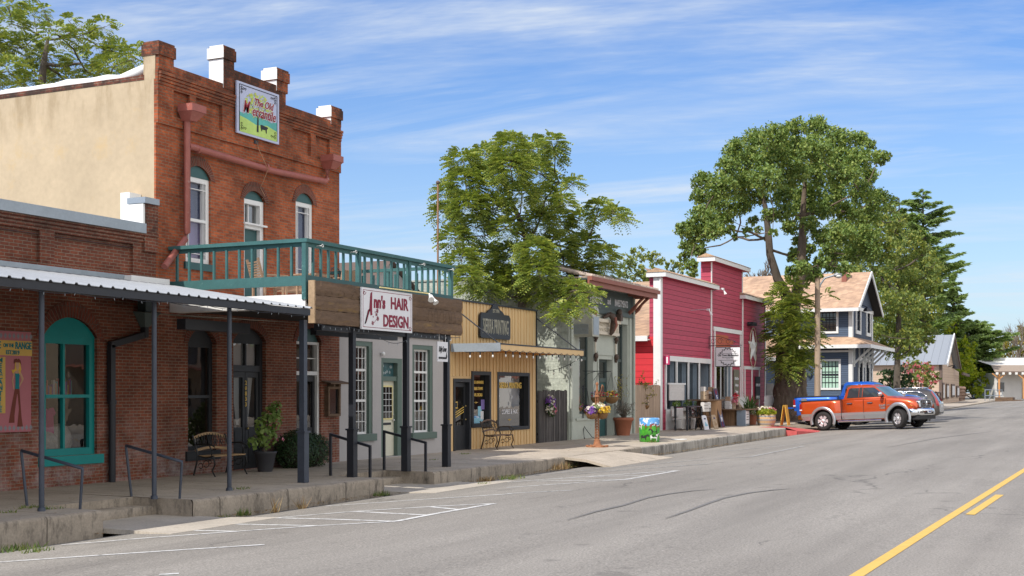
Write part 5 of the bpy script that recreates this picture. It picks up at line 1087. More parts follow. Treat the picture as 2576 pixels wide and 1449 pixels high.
for k in range(44): x = 43.75 + (k % 22) * .083; z = 4.04 + (k // 22) * .17; q = rr.uniform(0, 3); e.tube([f0(x + .035 * math.cos(q + j), z + .055 * math.sin(q + j * 1.1), .13) for j in range(4)], .011, m_plaster, 4)
e.build('door_canopy', Et, label='ivory carved plaster panel over the doorway')
e = MB(); e.tube([f0(44.62, 4.62, .2), f0(44.66, 4.55, .33), f0(44.68, 4.25, .36), f0(44.67, 3.95, .3), f0(44.66, 3.85, .24)], [.11, .13, .12, .09, .05], m_carv, 8); e.tube([f0(44.3, 4.48, .1), f0(44.45, 4.56, .2), f0(44.62, 4.6, .2)], [.05, .08, .09], m_carv, 7)
e.tube([f0(44.68, 4.5, .44), f0(44.7, 4.2, .46), f0(44.69, 3.98, .38)], [.05, .06, .03], m_rust, 6); e.build('carving', Et)
e = MB(); e.ball(f0(45.72, 4.75, .2), (.12, .12, .13), m_carv, 9, 7); e.box(45.6, 45.84, Y0 - .3, Y0 - .1, 4.42, 4.66, m_carv); e.build('carving', Et)
for x in (43.6, 45.68):
    for z, s in ((3.72, .09), (3.05, .11)): e = MB(); e.ball(f0(x, z, .1), (s, .09, s * 1.1), m_carv, 8, 6); e.ball(f0(x, z - s * 1.2, .08), (s * .6, .06, s * .8), m_carv, 8, 6); e.build('corbel_head', Et)
e = MB(); e.tube([(EX1 - .1, Y0 - .12, 5.4), (EX1 - .1, Y0 - .12, .1)], .05, m_sage, 8); e.build('downspout', Et)
e = MB(); e.tube([(EX0 + .1, Y0 - .1, 4.4), (EX0 + .1, Y0 - .1, .1)], .06, m_sage, 8); e.lathe([(.06, 0), (.10, .08), (.06, .3)], (EX0 + .1, Y0 - .1, .7), m_sage, 10); e.build('downspout', Et)
t = thing('wall_cabinet', 'pale sheet metal cabinet with a rounded top high on the left of the sage office', 'cabinet', (42.0, 16.9, 3.7))
e = MB(); pr = [(-.32, 0), (.32, 0), (.32, .75)] + [(.32 * math.cos(q * .314), .75 + .34 * math.sin(q * .314)) for q in range(1, 10)] + [(-.32, .75)]
e.prism([(41.95 + u, 3.68 + v) for u, v in pr], lambda u, v, q: (u, 16.75 + q, v), M('pale_grey_cabinet', (.42, .42, .36), .5, bmp=.05), 0, .9, True); e.build('body', t)
e = MB(); e.box(41.7, 42.2, 16.735, 16.748, 3.74, 4.36, m_flash); e.build('front_panel', t)
e = MB(); [e.box(41.61, 41.628, 16.9, 17.5, 3.76 + k * .045, 3.785 + k * .045, m_flash) for k in range(8)]; e.build('louvres', t)
e = MB(); e.ball((41.95, 16.74, 4.52), (.1, .02, .1), m_rust, 10, 6); e.build('emblem', t)
fence('board_fence', 'pale tan board fence between the sage office and the red shop', 47.75, 51.0, Y0 - .02, 2.02, m_fencl, .015, seed=6)
# ================================================================ red marketplace
RX = (51.1, 58.35, 63.8, 68.3); RZ = (6.55, 7.85, 6.45)
Rt = thing('red_marketplace', 'red board shop with a stepped false front and white trim', 'shop building', (RX[0], Y0, 0))
zb = .1
ho = [(51.75, 53.05, zb + .9, 3.05), (53.15, 54.7, zb + .9, 3.05), (54.82, 56.3, zb + .9, 3.05), (56.42, 58.1, zb + .06, 3.05), (59.0, 61.55, zb + .5, 3.12)]
w = MB(); m_gry = M('blue_grey_paint', (.22, .27, .32), .6, bmp=.03)
wall(w, f0, RX[0], RX[1], zb - .3, RZ[0], ho[:4], m_redsid, .25, m_gry); wall(w, f0, RX[1], RX[2], zb - .3, RZ[1], [ho[4]], m_redsid, .25, m_gry); wall(w, f0, RX[2], RX[3], zb - .3, RZ[2], [], m_redsid, .2)
w.box(RX[0] + .02, RX[1], Y0 + .01, Y0 + .5, 3.85, RZ[0] - .01, m_redsid); w.box(RX[1] + .005, RX[2] - .005, Y0 + .01, Y0 + .5, 4.7, RZ[1] - .01, m_redsid); w.box(RX[2] + .01, RX[3] - .01, Y0 + .01, Y0 + .5, 4.7, RZ[2] - .01, m_redsid)
w.build('front_wall', Rt)
w = MB(); wall(w, FXm(RX[0]), Y0 + .02, 36, zb - .4, 4.05, [], m_redside); w.quad((RX[3], Y0, 0), (RX[3], 36, 0), (RX[3], 36, 4), (RX[3], Y0, 4), m_redside); w.quad((RX[0], 36, 0), (RX[3], 36, 0), (RX[3], 36, 4), (RX[0], 36, 4), m_redside); w.build('side_wall', Rt, label='bright red side wall in the sun')
w = MB(); xm = 59.7; w.add([(RX[0] - .35, Y0 + .51, 4.0), (xm, Y0 + .51, 7.15), (RX[3] + .3, Y0 + .51, 4.0), (RX[0] - .35, 36, 4.0), (xm, 36, 7.15), (RX[3] + .3, 36, 4.0)], [(0,1,4,3),(1,2,5,4)], m_shg)
w.add([(RX[0] - .35, Y0 + .51, 3.94), (xm, Y0 + .51, 7.09), (RX[3] + .3, Y0 + .51, 3.94), (RX[0] - .35, 36, 3.94), (xm, 36, 7.09), (RX[3] + .3, 36, 3.94)], [(0,3,4,1),(1,4,5,2)], m_white); w.build('roof', Rt)
# steep lower roof slope visible above the red side wall
w = MB(); w.box(RX[0] - .42, RX[0] - .355, Y0 + .45, 36, 3.86, 4.08, m_white); w.box(RX[0] - .355, RX[0] - .006, Y0 + .45, 36, 3.9, 3.95, m_white); w.build('side_fascia', Rt)
for x0, x1, z, ov in ((RX[0] - .25, RX[1] + .35, RZ[0], .25), (RX[1] - .4, RX[2] + .45, RZ[1], .3), (RX[2] - .5, RX[3] + .4, RZ[2], .25)):
    w = MB(); w.box(x0, x1, Y0 - .30, Y0 - .26, z - .02, z + .17, m_white); w.box(x0, x0 + .05, Y0 - .26, Y0 + .55, z - .02, z + .17, m_white); w.box(x1 - .05, x1, Y0 - .26, Y0 + .55, z - .02, z + .17, m_white); w.box(x0 + .05, x1 - .05, Y0 - .26, Y0 + .5, z - .0, z + .04, m_redsid)
    w.add([(x0 - .03, Y0 - .34, z + .175), (x1 + .03, Y0 - .34, z + .175), (x1 + .03, Y0 + .12, z + .36), (x0 - .03, Y0 + .12, z + .36), (x1 + .03, Y0 + .58, z + .175), (x0 - .03, Y0 + .58, z + .175)], [(0,1,2,3),(3,2,4,5),(0,3,5),(1,4,2)], m_shg); w.build('parapet_cap', Rt)
for x0, x1, z0, z1, dd_ in ((RX[0] - .16, RX[0] + .1, zb - .3, RZ[0] - .03, .05), (RX[1] - .09, RX[1] + .07, zb, RZ[0] - .03, .03), (RX[1] - .04, RX[1] + .09, RZ[0] + .2, RZ[1] - .03, .03), (RX[2] - .09, RX[2] + .07, zb, RZ[2] - .03, .03), (RX[2] - .12, RX[2] + .0, RZ[2] + .2, RZ[1] - .03, .03), (RX[3] - .12, RX[3] + .06, zb, RZ[2] - .03, .04), (61.62, 61.9 - .14, 0, 0, 0)):
    if dd_: w = MB(); fbox(w, f0, x0, x1, z0, z1, .002, dd_, m_white); w.build('trim', Rt)
w = MB(); w.box(RX[0] - .12, RX[0] - .005, Y0 - .048, Y0 + .28, zb - .3, RZ[0] - .03, m_white)
fbox(w, f0, 58.75, 58.9, zb, 4.62, .002, .05, m_white); fbox(w, f0, 63.3, 63.45, zb, 4.62, .002, .05, m_white); fbox(w, f0, 58.65, 63.5, 4.62, 4.82, .002, .06, m_white)
w.build('trim', Rt)
w = MB(); m_ob = M('orange_boards', (.42, .10, .045), .6, var=.2)
for k, (a, b) in enumerate(((59.0, 60.9), (59.0, 61.6), (59.0, 62.1), (59.0, 61.2))): fbox(w, f0, a, b, 3.66 + k * .21, 3.85 + k * .21, .003, .012, m_ob)
w.build('bare_boards', Rt)
# shop windows of the red shop
w = MB(); fbox(w, f0, 51.6, 58.3, 3.05, 3.27, .0, .07, m_white)
for x in (51.6, 53.05, 54.7, 56.3, 58.1): fbox(w, f0, x, x + .13, zb + .9 if x < 56 else zb, 3.05, -.05, .06, m_white)
fbox(w, f0, 51.75, 56.3, zb - .1, zb + .9, -.1, .02, m_white)
w.build('window_surround', Rt)
m_gry = M('blue_grey_paint', (.22, .27, .32), .6, bmp=.03)
for a, b, c_, d_ in ho[:3]:
    wn_ = window(Rt, f0, a + .1, b, c_, d_, m_gry, m_glass, fw=.05, rec=.2, sash=False, thick=.05)
    e = MB(); [fbox(e, f0, b - .5 + k * .12, b - .44 + k * .12, c_, d_, -.6, -.3, m_gry) for k in range(3)]; e.build('shutter', wn_)
wn_ = window(Rt, f0, 59.0, 61.55, zb + .5, 3.12, m_white, m_glass, fw=.06, rec=.1, sash=False, vbars=(60.35,), bw=.09)
w = MB(); fbox(w, f0, 58.85, 61.7, 3.12, 3.3, .0, .07, m_white); fbox(w, f0, 58.9, 59.0, zb, 3.12, 0, .06, m_white); fbox(w, f0, 61.55, 61.7, zb, 3.12, 0, .06, m_white); w.build('window_surround', Rt)
e = MB(); e.quad(f0(56.5, zb, -1.3), f0(58.1, zb, -1.3), f0(58.1, 3.05, -1.3), f0(56.5, 3.05, -1.3), m_redside); e.quad(f0(58.05, zb, -.2), f0(58.05, 3.05, -.2), f0(58.05, 3.05, -1.3), f0(58.05, zb, -1.3), m_gry); e.build('entry', Rt)
e = MB(); fbox(e, f0, 57.2, 57.28, zb, 2.35, -.9, -.8, m_dwood); fbox(e, f0, 58.0, 58.08, zb, 2.35, -.9, -.8, m_dwood); fbox(e, f0, 57.28, 58.0, 2.25, 2.35, -.9, -.8, m_dwood); fbox(e, f0, 57.28, 58.0, zb, .5, -.9, -.8, m_dwood); dd = e.build('door', Rt); e = MB(); e.quad(f0(57.28, .5, -.85), f0(58.0, .5, -.85), f0(58.0, 2.25, -.85), f0(57.28, 2.25, -.85), m_glass); e.build('pane', dd)
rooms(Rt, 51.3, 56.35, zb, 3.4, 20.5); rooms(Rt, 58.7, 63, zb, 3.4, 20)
w = MB(); fbox(w, f0, 64.15, 64.28, zb, 2.9, .0, .03, m_white); fbox(w, f0, 67.0, 67.13, zb, 2.9, 0, .03, m_white); fbox(w, f0, 64.05, 67.2, 2.9, 3.06, 0, .04, m_white); fbox(w, f0, 65.5, 65.68, 1.4, 2.9, .0, .03, m_white)
for a, b in ((65.55, 64.5), (65.6, 66.7)): w.add([f0(a - .08, 1.4, .03), f0(a + .08, 1.4, .03), f0(b + .1, zb, .03), f0(b - .1, zb, .03)], [(0, 1, 2, 3)], m_white)
w.build('barn_door', Rt)
w = MB(); cx_, cz, s = 65.7, 4.05, .95
for k in range(5):
    a0 = math.pi / 2 + k * 2 * math.pi / 5; 
    for sg in (-1, 1): w.add([f0(cx_, cz, .18), f0(cx_ + s * math.cos(a0), cz + s * math.sin(a0), .03), f0(cx_ + s * .38 * math.cos(a0 + sg * .628), cz + s * .38 * math.sin(a0 + sg * .628), .03)], [(0, 1, 2)], m_white)
st_ = solo(w, 'barn_star', 'white raised metal star on the red wall', 'wall star', (65.7, Y0, 4.05))
w = MB(); w.tube([f0(cx_ + .68 * math.cos(q * .21), cz + 1.02 * math.sin(q * .21), .04 + .01 * (q % 2)) for q in range(31)], .03, M('pale_rope', (.52, .42, .30), .8), 5); solo(w, 'rope_ring', 'oval of pale rope lights around the white star', 'rope light', (65.7, Y0, 4.05))
def flood(px, py, Xw, lb, arm=.6):
    z = ZP(py, Xw, Y0 - .5); t = thing('wall_floodlight', lb, 'lamp', (Xw, Y0 - .3, z), 0, 'floodlights on the red front'); e = MB(); e.tube([(Xw - arm, Y0 - .02, z - .1), (Xw, Y0 - .4, z + .02)], .010, m_flash, 6); e.build('arm', t)
    e = MB(); e.box(Xw - .06, Xw + .12, Y0 - .44, Y0 - .32, z - .04, z + .05, m_sign); e.tube([(Xw + .02, Y0 - .42, z - .04), (Xw + .03, Y0 - .48, z - .14), (Xw + .04, Y0 - .52, z - .25)], [.02, .04, .075], m_bulb, 10); e.build('head', t)
flood(0, 727, 58.9, 'white floodlight on an arm just right of the left trim strip', .5); flood(0, 779, 56.6, 'white floodlight at the right edge of the left red bay', 1.5)
w = MB(); fbox(w, f0, 64.7, 65.5, 5.15, 5.33, 0, .3, m_black); fbox(w, f0, 64.4, 64.7, 5.2, 5.28, .1, .2, m_black); solo(w, 'wall_lamp', 'flat dark lamp fixture on the right red bay', 'lamp', (65.1, Y0, 5.2))
# hanging sign of the marketplace, seen square on: it stands out from the wall
t = thing('marketplace_sign', 'white hanging sign with a leafy wreath and script on an iron scroll bracket', 'sign', (58.6, 16.9, 3.3))
YS0, YS1, XS_ = 15.95, 17.15, 57.85; fm = lambda u, v, d=0: (XS_ - d, 17.15 - u, v)      # u to the right = towards the road
zz0, zz1 = 2.9, 3.82
e = MB(); e.box(XS_, XS_ + .04, YS0, YS1, zz0, zz1, m_ink); e.box(XS_ - .006, XS_, YS0 + .03, YS1 - .03, zz0 + .03, zz1 - .03, m_sign); e.build('board', t)
e = MB(); e.text('Old Town Marketplace', .13, m_ink, fm, .6, 3.43, sx=.80, shear=.3, d=.01, bold=.003); e.text('Historic Cottonwood, California', .05, m_ink, fm, .6, 3.33, sx=.85, d=.01)
e.text('* * *', .08, m_ink, fm, .6, 3.25, d=.01)
for z in (3.51, 3.20): e.box(XS_ - .012, XS_ - .007, YS0 + .15, YS1 - .15, z - .006, z + .006, m_ink)
e.build('lettering', t)
e = MB()
for a0, a1 in ((.35, 2.8), (3.6, 5.9)):
    P_ = [fm(.6 + .38 * math.cos(a0 + (a1-a0) * k / 12), 3.36 + .38 * math.sin(a0 + (a1-a0) * k / 12), .012) for k in range(13)]; e.tube(P_, .011, m_ink, 4)
    for k in range(1, 12, 1):
        a = a0 + (a1 - a0) * k / 12; r_ = .38; sg = 1 if k % 2 else -1; u, v = .6 + r_ * math.cos(a), 3.36 + r_ * math.sin(a); du, dv = math.cos(a + .6 * sg) * .08 * sg, math.sin(a + .6 * sg) * .08 * sg
        e.add([fm(u, v, .011), fm(u + du * .5 - dv * .25, v + dv * .5 + du * .25, .011), fm(u + du, v + dv, .011), fm(u + du * .5 + dv * .25, v + dv * .5 - du * .25, .011)], [(0, 1, 2, 3)], m_ink)
e.build('wreath', t)
e = MB(); e.tube([fm(-.3, zz1 + .06, -.02), fm(1.25, zz1 + .06, -.02)], .018, m_black, 6); e.tube([fm(-.3, zz1 - .1, -.02), fm(-.3, zz1 + .5, -.02)], .018, m_black, 6); e.tube([fm(-.3, zz1 + .5, -.02), fm(.2, zz1 + .48, -.02), fm(.8, zz1 + .3, -.02), fm(1.2, zz1 + .1, -.02)], .012, m_black, 6)
for cu_, r_ in ((-.1, .14), (.22, .15), (.6, .12), (.88, .08)):
    e.tube([fm(cu_ + r_ * (1 - q * .04) * math.cos(q * .55), zz1 + .12 + r_ + r_ * (1 - q * .04) * math.sin(q * .55), -.02) for q in range(16)], .009, m_black, 5)
e.build('bracket', t)
for nm, lb, x0_, x1_, z0_, z1_, mm, lines_ in (('notice_board', 'olive banner with pale lettering beside the right shop window', 61.95, 62.95, 1.05, 2.85, M('olive_banner', (.16, .15, .11), .8), ('Old Red Door', 'Antiques', 'Shoppe', '& Gifts')), ('hours_board', 'black board with white words on the barn door', 66.1, 67.0, 1.35, 2.55, m_ink, ('CAPITOL SHOP', '', 'SIDE DOOR'))):
    t = thing(nm, lb, 'sign', (x0_, Y0 - .05, z0_)); e = MB(); fbox(e, f0, x0_, x1_, z0_, z1_, .05, .08, mm); e.build('board', t); e = MB()
    for k, s in enumerate(lines_):
        if s: e.text(s, .2, m_sign, f0, (x0_+x1_)/2, z1_ - .45 - k * .32, sx=.62 if len(s) > 8 else .8, d=.085, bold=.003)
    e.build('lettering', t)
t = thing('downlight_box', 'small magenta open sign box on the left edge of the red front', 'sign', (51.5, Y0 - .3, 3.3)); e = MB(); e.box(51.3, 51.42, Y0 - .3, Y0 - .06, 2.88, 3.25, M('magenta_paint', (.5, .03, .12), .5)); e.box(51.292, 51.299, Y0 - .25, Y0 - .18, 2.93, 3.2, m_sign); e.build('box', t)
# ================================================================ navy house
NX, NY = 78.6, 15.0                              # corner towards camera, front wall facing the street
NX = XP(2143, 15.2); NY = 15.2; NX2 = 87.6
Nt = thing('navy_house', 'navy blue two storey house with white trim and salmon shingle roofs', 'house', (NX, NY, 0))
zE, zP, zA = 7.2, 9.3, 4.15; zg = .2; YN1 = 28
fn = FY(NY); fl_ = FXm(NX)
w = MB(); wall(w, fl_, NY, YN1, zg - .3, zE, [(YP(2110, NX) , YP(2067, NX), 2.0, 3.65), (YP(2104, NX), YP(2060, NX), 5.5, 6.95)], m_bluesid, .1); w.build('side_wall', Nt)
w = MB(); xc = (NX + NX2) / 2
uw = [(XP(2154, NY), XP(2163, NY), 5.6, 6.9), (XP(2180, NY), XP(2188, NY), 5.6, 6.9)]; lw = [(XP(2160, NY), XP(2169, NY), .4, 3.7), (XP(2177, NY), XP(2186, NY), .4, 3.7)]
wall(w, fn, NX, NX2, zg - .3, zE, uw + lw, m_blueshg, .1); w.add([fn(NX, zE), fn(NX2, zE), fn(xc, zP)], [(0, 1, 2)], m_blueshg); w.quad((NX2, NY, 0), (NX2, YN1, 0), (NX2, YN1, zE), (NX2, NY, zE), m_bluesid); w.quad((NX, YN1, 0), (NX2, YN1, 0), (NX2, YN1, zE), (NX, YN1, zE), m_bluesid); w.build('front_wall', Nt)
OV = .75; OF = .55
w = MB(); sl = (zP - zE) / (xc - NX); zo = zE - OV * sl
w.add([(NX - OV, NY - OF, zo + .12), (xc, NY - OF, zP + .12), (NX2 + OV, NY - OF, zo + .12), (NX - OV, YN1, zo + .12), (xc, YN1, zP + .12), (NX2 + OV, YN1, zo + .12)], [(0,1,4,3),(1,2,5,4)], m_shg2)
w.add([(NX - OV, NY - OF, zo + .03), (xc, NY - OF, zP + .03), (NX2 + OV, NY - OF, zo + .03), (NX - OV, YN1, zo + .03), (xc, YN1, zP + .03), (NX2 + OV, YN1, zo + .03)], [(0,1,4,3),(1,2,5,4)], m_darkunder)
w.quad((51, 24, 4.8), (NX - OV, 24, 4.8), (NX - OV, 33, 9.0), (51, 33, 9.0), m_shg2) if False else None
rf = w.build('roof', Nt)
w = MB(); w.bar((NX - OV, NY - OF - .03, zo + .05), (xc, NY - OF - .03, zP + .05), .06, .24, m_white); w.bar((xc, NY - OF - .03, zP + .05), (NX2 + OV, NY - OF - .03, zo + .05), .06, .24, m_white); w.box(NX - OV - .05, NX - OV + .02, NY - OF, YN1, zo - .08, zo + .13, m_white); w.build('roof_trim', Nt)
w = MB(); w.box(82.9, 83.2, 16.0, 16.3, 8.6, 9.7, m_rust); w.box(82.82, 83.28, 15.92, 16.38, 9.7, 9.78, m_rust); w.build('chimney', Nt)
w = MB()
for fr, a in ((fn, NX),): fbox(w, fr, NX - .02, NX + .3, zg, zE - .2, .0, .04, m_white); fbox(w, fr, NX2 - .3, NX2, zg, zE - .2, 0, .04, m_white)
fbox(w, fl_, NY - .03, NY + .2, zg, zE - .15, 0, .04, m_white); fbox(w, fn, NX, NX2, zE - .32, zE - .1, .04, .08, m_white); w.build('corner_board', Nt)
for fr, (a, b, c_, d_), nm in ((fl_, (YP(2110, NX), YP(2067, NX), 2.0, 3.65), 1), (fl_, (YP(2104, NX), YP(2060, NX), 5.5, 6.95), 2), (fn, uw[0], 3), (fn, uw[1], 3), (fn, lw[0], 3), (fn, lw[1], 3)):
    tw = .13 if nm < 3 else .22
    e = MB(); 
    for q in ((a - tw, a, c_ - tw, d_ + tw), (b, b + tw, c_ - tw, d_ + tw), (a, b, d_, d_ + tw), (a, b, c_ - tw, c_)): fbox(e, fr, *q, -.05, .06, m_white)
    wn_ = e.build('window', Nt); n5 = 5 if nm < 3 else 2
    e = MB(); fbox(e, fr, a, b, c_, d_, -.09, -.085, m_mint if nm == 1 else m_dwin)
    for k in range(1, n5): u = a + (b - a) * k / n5; fbox(e, fr, u - .02, u + .02, c_, d_, -.08, -.06, m_black)
    for k in range(1, 5): z = c_ + (d_ - c_) * k / 5; fbox(e, fr, a, b, z - .02, z + .02, -.079, -.061, m_black)
    fbox(e, fr, a, b, (c_+d_)/2 - .05, (c_+d_)/2 + .05, -.08, -.05, m_black); e.build('pane', wn_)
# porch roof between the storeys
w = MB(); y1_ = NY - 1.25; xo = NX - .8; zi, zo_ = 5.15, 4.62
w.add([(xo, y1_, zo_), (NX2 + .9, y1_, zo_), (NX2, NY, zi), (NX, NY, zi), (xo, YN1, zo_), (NX, YN1, zi), (NX2 + .9, YN1, zo_), (NX2, YN1, zi)], [(0,1,2,3),(0,3,5,4),(1,6,7,2)], m_shg2); w.build('porch_roof', Nt)
w = MB(); w.box(xo - .04, NX2 + .94, y1_ - .05, y1_, zo_ - .2, zo_ + .02, m_white); w.box(xo - .05, xo - .0, y1_, YN1, zo_ - .2, zo_ + .02, m_white); w.quad((xo, y1_, zo_ - .1), (NX2 + .9, y1_, zo_ - .1), (NX2 + .9, NY, zo_ - .1), (xo, NY, zo_ - .1), m_sdark)
w.box(NX - .2, NX - .02, NY - .1, YN1, 4.2, 4.32, m_white); w.build('porch_trim', Nt)
for k in range(5):
    x = NX + .4 + k * (NX2 - NX - .6) / 4; w = MB(); w.bar((x, NY - .05, 3.5), (x, y1_ + .15, 4.5), .1, .12, m_white); w.box(x - .06, x + .06, NY - .12, NY - .045, 3.3, 4.5, m_white); w.build('porch_bracket', Nt)
e = MB(); e.prism([(XP(2191, NY) + .0, .6), (XP(2198, NY), .6), (XP(2198, NY), 2.2), (XP(2194.5, NY), 2.45), (XP(2191, NY), 2.2)], lambda u, v, q: fn(u, v, q), m_sign, .05, .12); solo(e, 'porch_sign', 'tall white plaque with a pointed top at the right end of the navy front', 'sign', (NX2, NY, 0))
t = thing('barn_lamp', 'black gooseneck lamp above the upper windows of the navy house', 'lamp', (xc, NY, 6.8)); e = MB(); xq = XP(2180, NY - .7); e.tube([(xq, NY, 6.95), (xq, NY - .4, 7.15), (xq, NY - .75, 7.0)], .03, m_black, 6); e.build('arm', t); e = MB(); e.lathe([(.28, -.25), (.22, -.1), (.08, 0)], (xq, NY - .75, 7.0), m_black, 12); e.build('shade', t)
# long salmon roof behind, between the red shop and the navy house
w = MB(); t = thing('long_roof_house', 'long low wing with a salmon shingle roof behind the big tree', 'house', (69, 19.5, 0))
w.quad((69.2, 19.5, -.2), (NX - .0, 19.5, -.2), (NX, 19.5, 3.8), (69.2, 19.5, 3.8), m_bluesid); w.quad((69.2, 19.5, -.2), (69.2, 27, -.2), (69.2, 27, 3.8), (69.2, 19.5, 3.8), m_bluesid); w.build('wall', t)
w = MB(); w.quad((68.6, 18.9, 3.75), (NX + .5, 18.9, 3.75), (NX + .5, 24.5, 8.75), (68.6, 24.5, 8.75), m_shg2); w.build('roof', t)
w = MB(); w.box(68.6, NX - .1, 18.85, 18.9, 3.6, 3.8, m_white); w.build('roof_trim', t)
# ================================================================ fawn house with metal roof
TX, TY = 133.6, 16.5; TX2 = 148.6; tz = .5
Tt = thing('fawn_house', 'fawn board house with a steep metal roof far down the street', 'house', (TX, TY, tz))
ft = FY(TY); ze = ZP(915, TX, TY); zp = ZP(846, 138.8, TY); xr = XP(2400, TY); zr_ = ZP(928, xr, TY)
w = MB(); w.add([ft(TX, tz), ft(TX2, tz), ft(TX2, ze - .6), ft(xr, zr_), ft(138.8, zp), ft(TX, ze)], [(0,1,2,3,4,5)], m_tansid); w.quad((TX, TY, tz), (TX, 34, tz), (TX, 34, ze), (TX, TY, ze), m_tansid); w.build('wall', Tt)
w = MB(); w.add([(TX - .5, TY - .6, ze - .1), (138.8, TY - .6, zp + .15), (138.8, 44, zp + .15), (TX - .5, 44, ze - .1), (xr + .5, TY - .6, zr_), (xr + .5, 44, zr_)], [(0,1,2,3),(1,4,5,2)], boards('roof_seams', (.27, .29, .31), .7, 'y', .06, .1, .4, .7, tone=.04)); w.build('roof', Tt)
w = MB(); w.bar((TX - .5, TY - .65, ze - .1), (138.8, TY - .65, zp + .15), .1, .35, m_white); w.bar((138.8, TY - .65, zp + .15), (xr + .5, TY - .65, zr_), .1, .3, m_brownt); w.bar((xr - .3, TY - .9, zr_ - .5), (TX2 + 1.2, TY - .9, ze - 1.0), .2, .25, m_brownt); w.box(TX - .05, TX + .6, TY - .05, TY + .2, tz, ze, m_brownt); w.build('roof_trim', Tt)
for px0, px1, py0, py1 in ((2369.5, 2373, 963, 1006), (2379, 2384, 965, 1003), (2392, 2399, 966, 999), (2405, 2410, 971, 999)):
    a, b = XP(px0, TY), XP(px1, TY); e = MB(); z1_, z0_ = ZP(py0, a, TY), ZP(py1, a, TY); fbox(e, ft, a - .15, b + .15, z0_, z1_, 0, .12, m_brownt); wn_ = e.build('window', Tt); e = MB(); fbox(e, ft, a + .1, b - .1, z0_ + .2, z1_ - .2, .13, .15, m_curt); e.build('pane', wn_)
t = thing('barn_lamp', 'dark gooseneck lamp on the gable of the fawn house', 'lamp', (xr - 4, TY, 4)); xq = XP(2386, TY); e = MB(); e.tube([(xq, TY, 4.4), (xq, TY - .6, 4.5)], .05, m_black, 6); e.build('arm', t); e = MB(); e.lathe([(.3, -.3), (.08, 0)], (xq, TY - .6, 4.5), m_black, 10); e.build('shade', t)
# ================================================================ white adobe house at the far right, square on to the view
def VP(px, py, d): return DP(px, py, d)
Ut = thing('adobe_house', 'white single storey house with honey wooden porch posts at the far right', 'house', tuple(VP(2498, 1003, 170)))
uo = VP(2498, 1003, 170); rt = Vector((SA, -CA, 0)); fw_ = Vector((CA, SA, 0)); sc_ = 170 / F
def fu(px, py, d=0): return tuple(VP(px, py, 170) - fw_ * d)
w = MB(); w.add([fu(2502, 1004), fu(2700, 1004), fu(2700, 938), fu(2502, 938)], [(0,1,2,3)], m_adobe); w.add([fu(2502, 1004), fu(2502, 1004, -8), fu(2502, 938, -8), fu(2502, 938)], [(0,1,2,3)], m_adobe); w.build('wall', Ut)
w = MB(); w.add([fu(2488, 938, 2.2), fu(2700, 938, 2.2), fu(2700, 918, -1), fu(2500, 918, -1)], [(0,1,2,3)], M('taupe_roof', (.30, .24, .19), .9)); w.add([fu(2500, 918, -1), fu(2700, 918, -1), fu(2700, 897, -6), fu(2545, 897, -6), fu(2500, 905, -6)], [(0,1,2,3,4)], m_adobe); w.build('roof', Ut)
w = MB(); w.add([fu(2487, 939, 2.25), fu(2700, 939, 2.25), fu(2700, 935, 2.25), fu(2487, 935, 2.25)], [(0,1,2,3)], m_brownt)
for k in range(12): p = Vector(fu(2492 + k * 16, 940, 2.3)); w.obox(tuple(p), (.3, .3, .3), m_adobe)
w.build('eave', Ut)
for px in (2499, 2560): e = MB(); a, b = Vector(fu(px, 1003, 2.0)), Vector(fu(px, 940, 2.0)); e.bar(a, b, .22, .22, m_owood); e.bar(a.lerp(b, .78), b + rt * .9, .14, .14, m_owood); e.bar(a.lerp(b, .78), b - rt * .9, .14, .14, m_owood); e.build('porch_post', Ut)
for a, b, c_, d_ in ((2508, 2526, 985, 962), (2571, 2600, 1003, 960)):
    e = MB(); e.add([fu(a - 1, c_ + 1, .04), fu(b + 1, c_ + 1, .04), fu(b + 1, d_ - 1, .04), fu(a - 1, d_ - 1, .04)], [(0,1,2,3)], m_white); wn_ = e.build('window', Ut); e = MB(); e.add([fu(a, c_, .08), fu(b, c_, .08), fu(b, d_, .08), fu(a, d_, .08)], [(0,1,2,3)], m_dwin); e.build('pane', wn_)
# stone wall, pipe railing and loading dock at the end of the far pavement
w = MB(); rr = random.Random(2); m_stn = M('rough_stone', (.23, .15, .11), .95, var=.5, scale=2, bmp=1)
for i in range(24):
    for k in range(5): w.ball((149.2 + i * .62 + rr.uniform(-.1, .1), 17.6 + rr.uniform(-.1, .1), .75 + k * .36), (.42, .3, .24), m_stn, 7, 5)
solo(w, 'stone_wall', 'low rough stone wall beside the fawn house', 'wall', (149.2, 17.6, .6))
t = thing('pipe_railing', 'grey pipe railing at the end of the far pavement', 'railing', (160, 14.2, .8))
e = MB(); a = XP(2478, 14); b = XP(2521, 14)
for z in (1.35, 2.0): e.tube([(a, 14, z), (b, 14, z)], .05, m_flash, 5)
e.build('rails', t)
for k in range(5): x = a + (b - a) * k / 4; e = MB(); e.tube([(x, 14, .8), (x, 14, 2.05)], .05, m_flash, 5); e.build('post', t)
e = MB(); a = XP(2508, 13.3); e.box(a, a + 3, 11.6, 13.5, .5, 1.15, m_oldw); e.box(a - 1, a + 3.5, 10.6, 11.6, .5, .85, m_oldw); solo(e, 'timber_step', 'dark timber steps at the end of the far kerb', 'steps', (a, 12, .6))
t = thing('dark_railing', 'low dark handrail before the fawn house corner', 'railing', (128, 15.5, .5)); e = MB(); a = XP(2352, 15); b = XP(2366, 15); e.tube([(a, 15, 1.7), (b, 15, 1.7)], .08, m_brownt, 6); e.build('rails', t)
for x in (a, (a+b)/2, b): e = MB(); e.tube([(x, 15, .4), (x, 15, 1.7)], .07, m_brownt, 6); e.build('post', t)
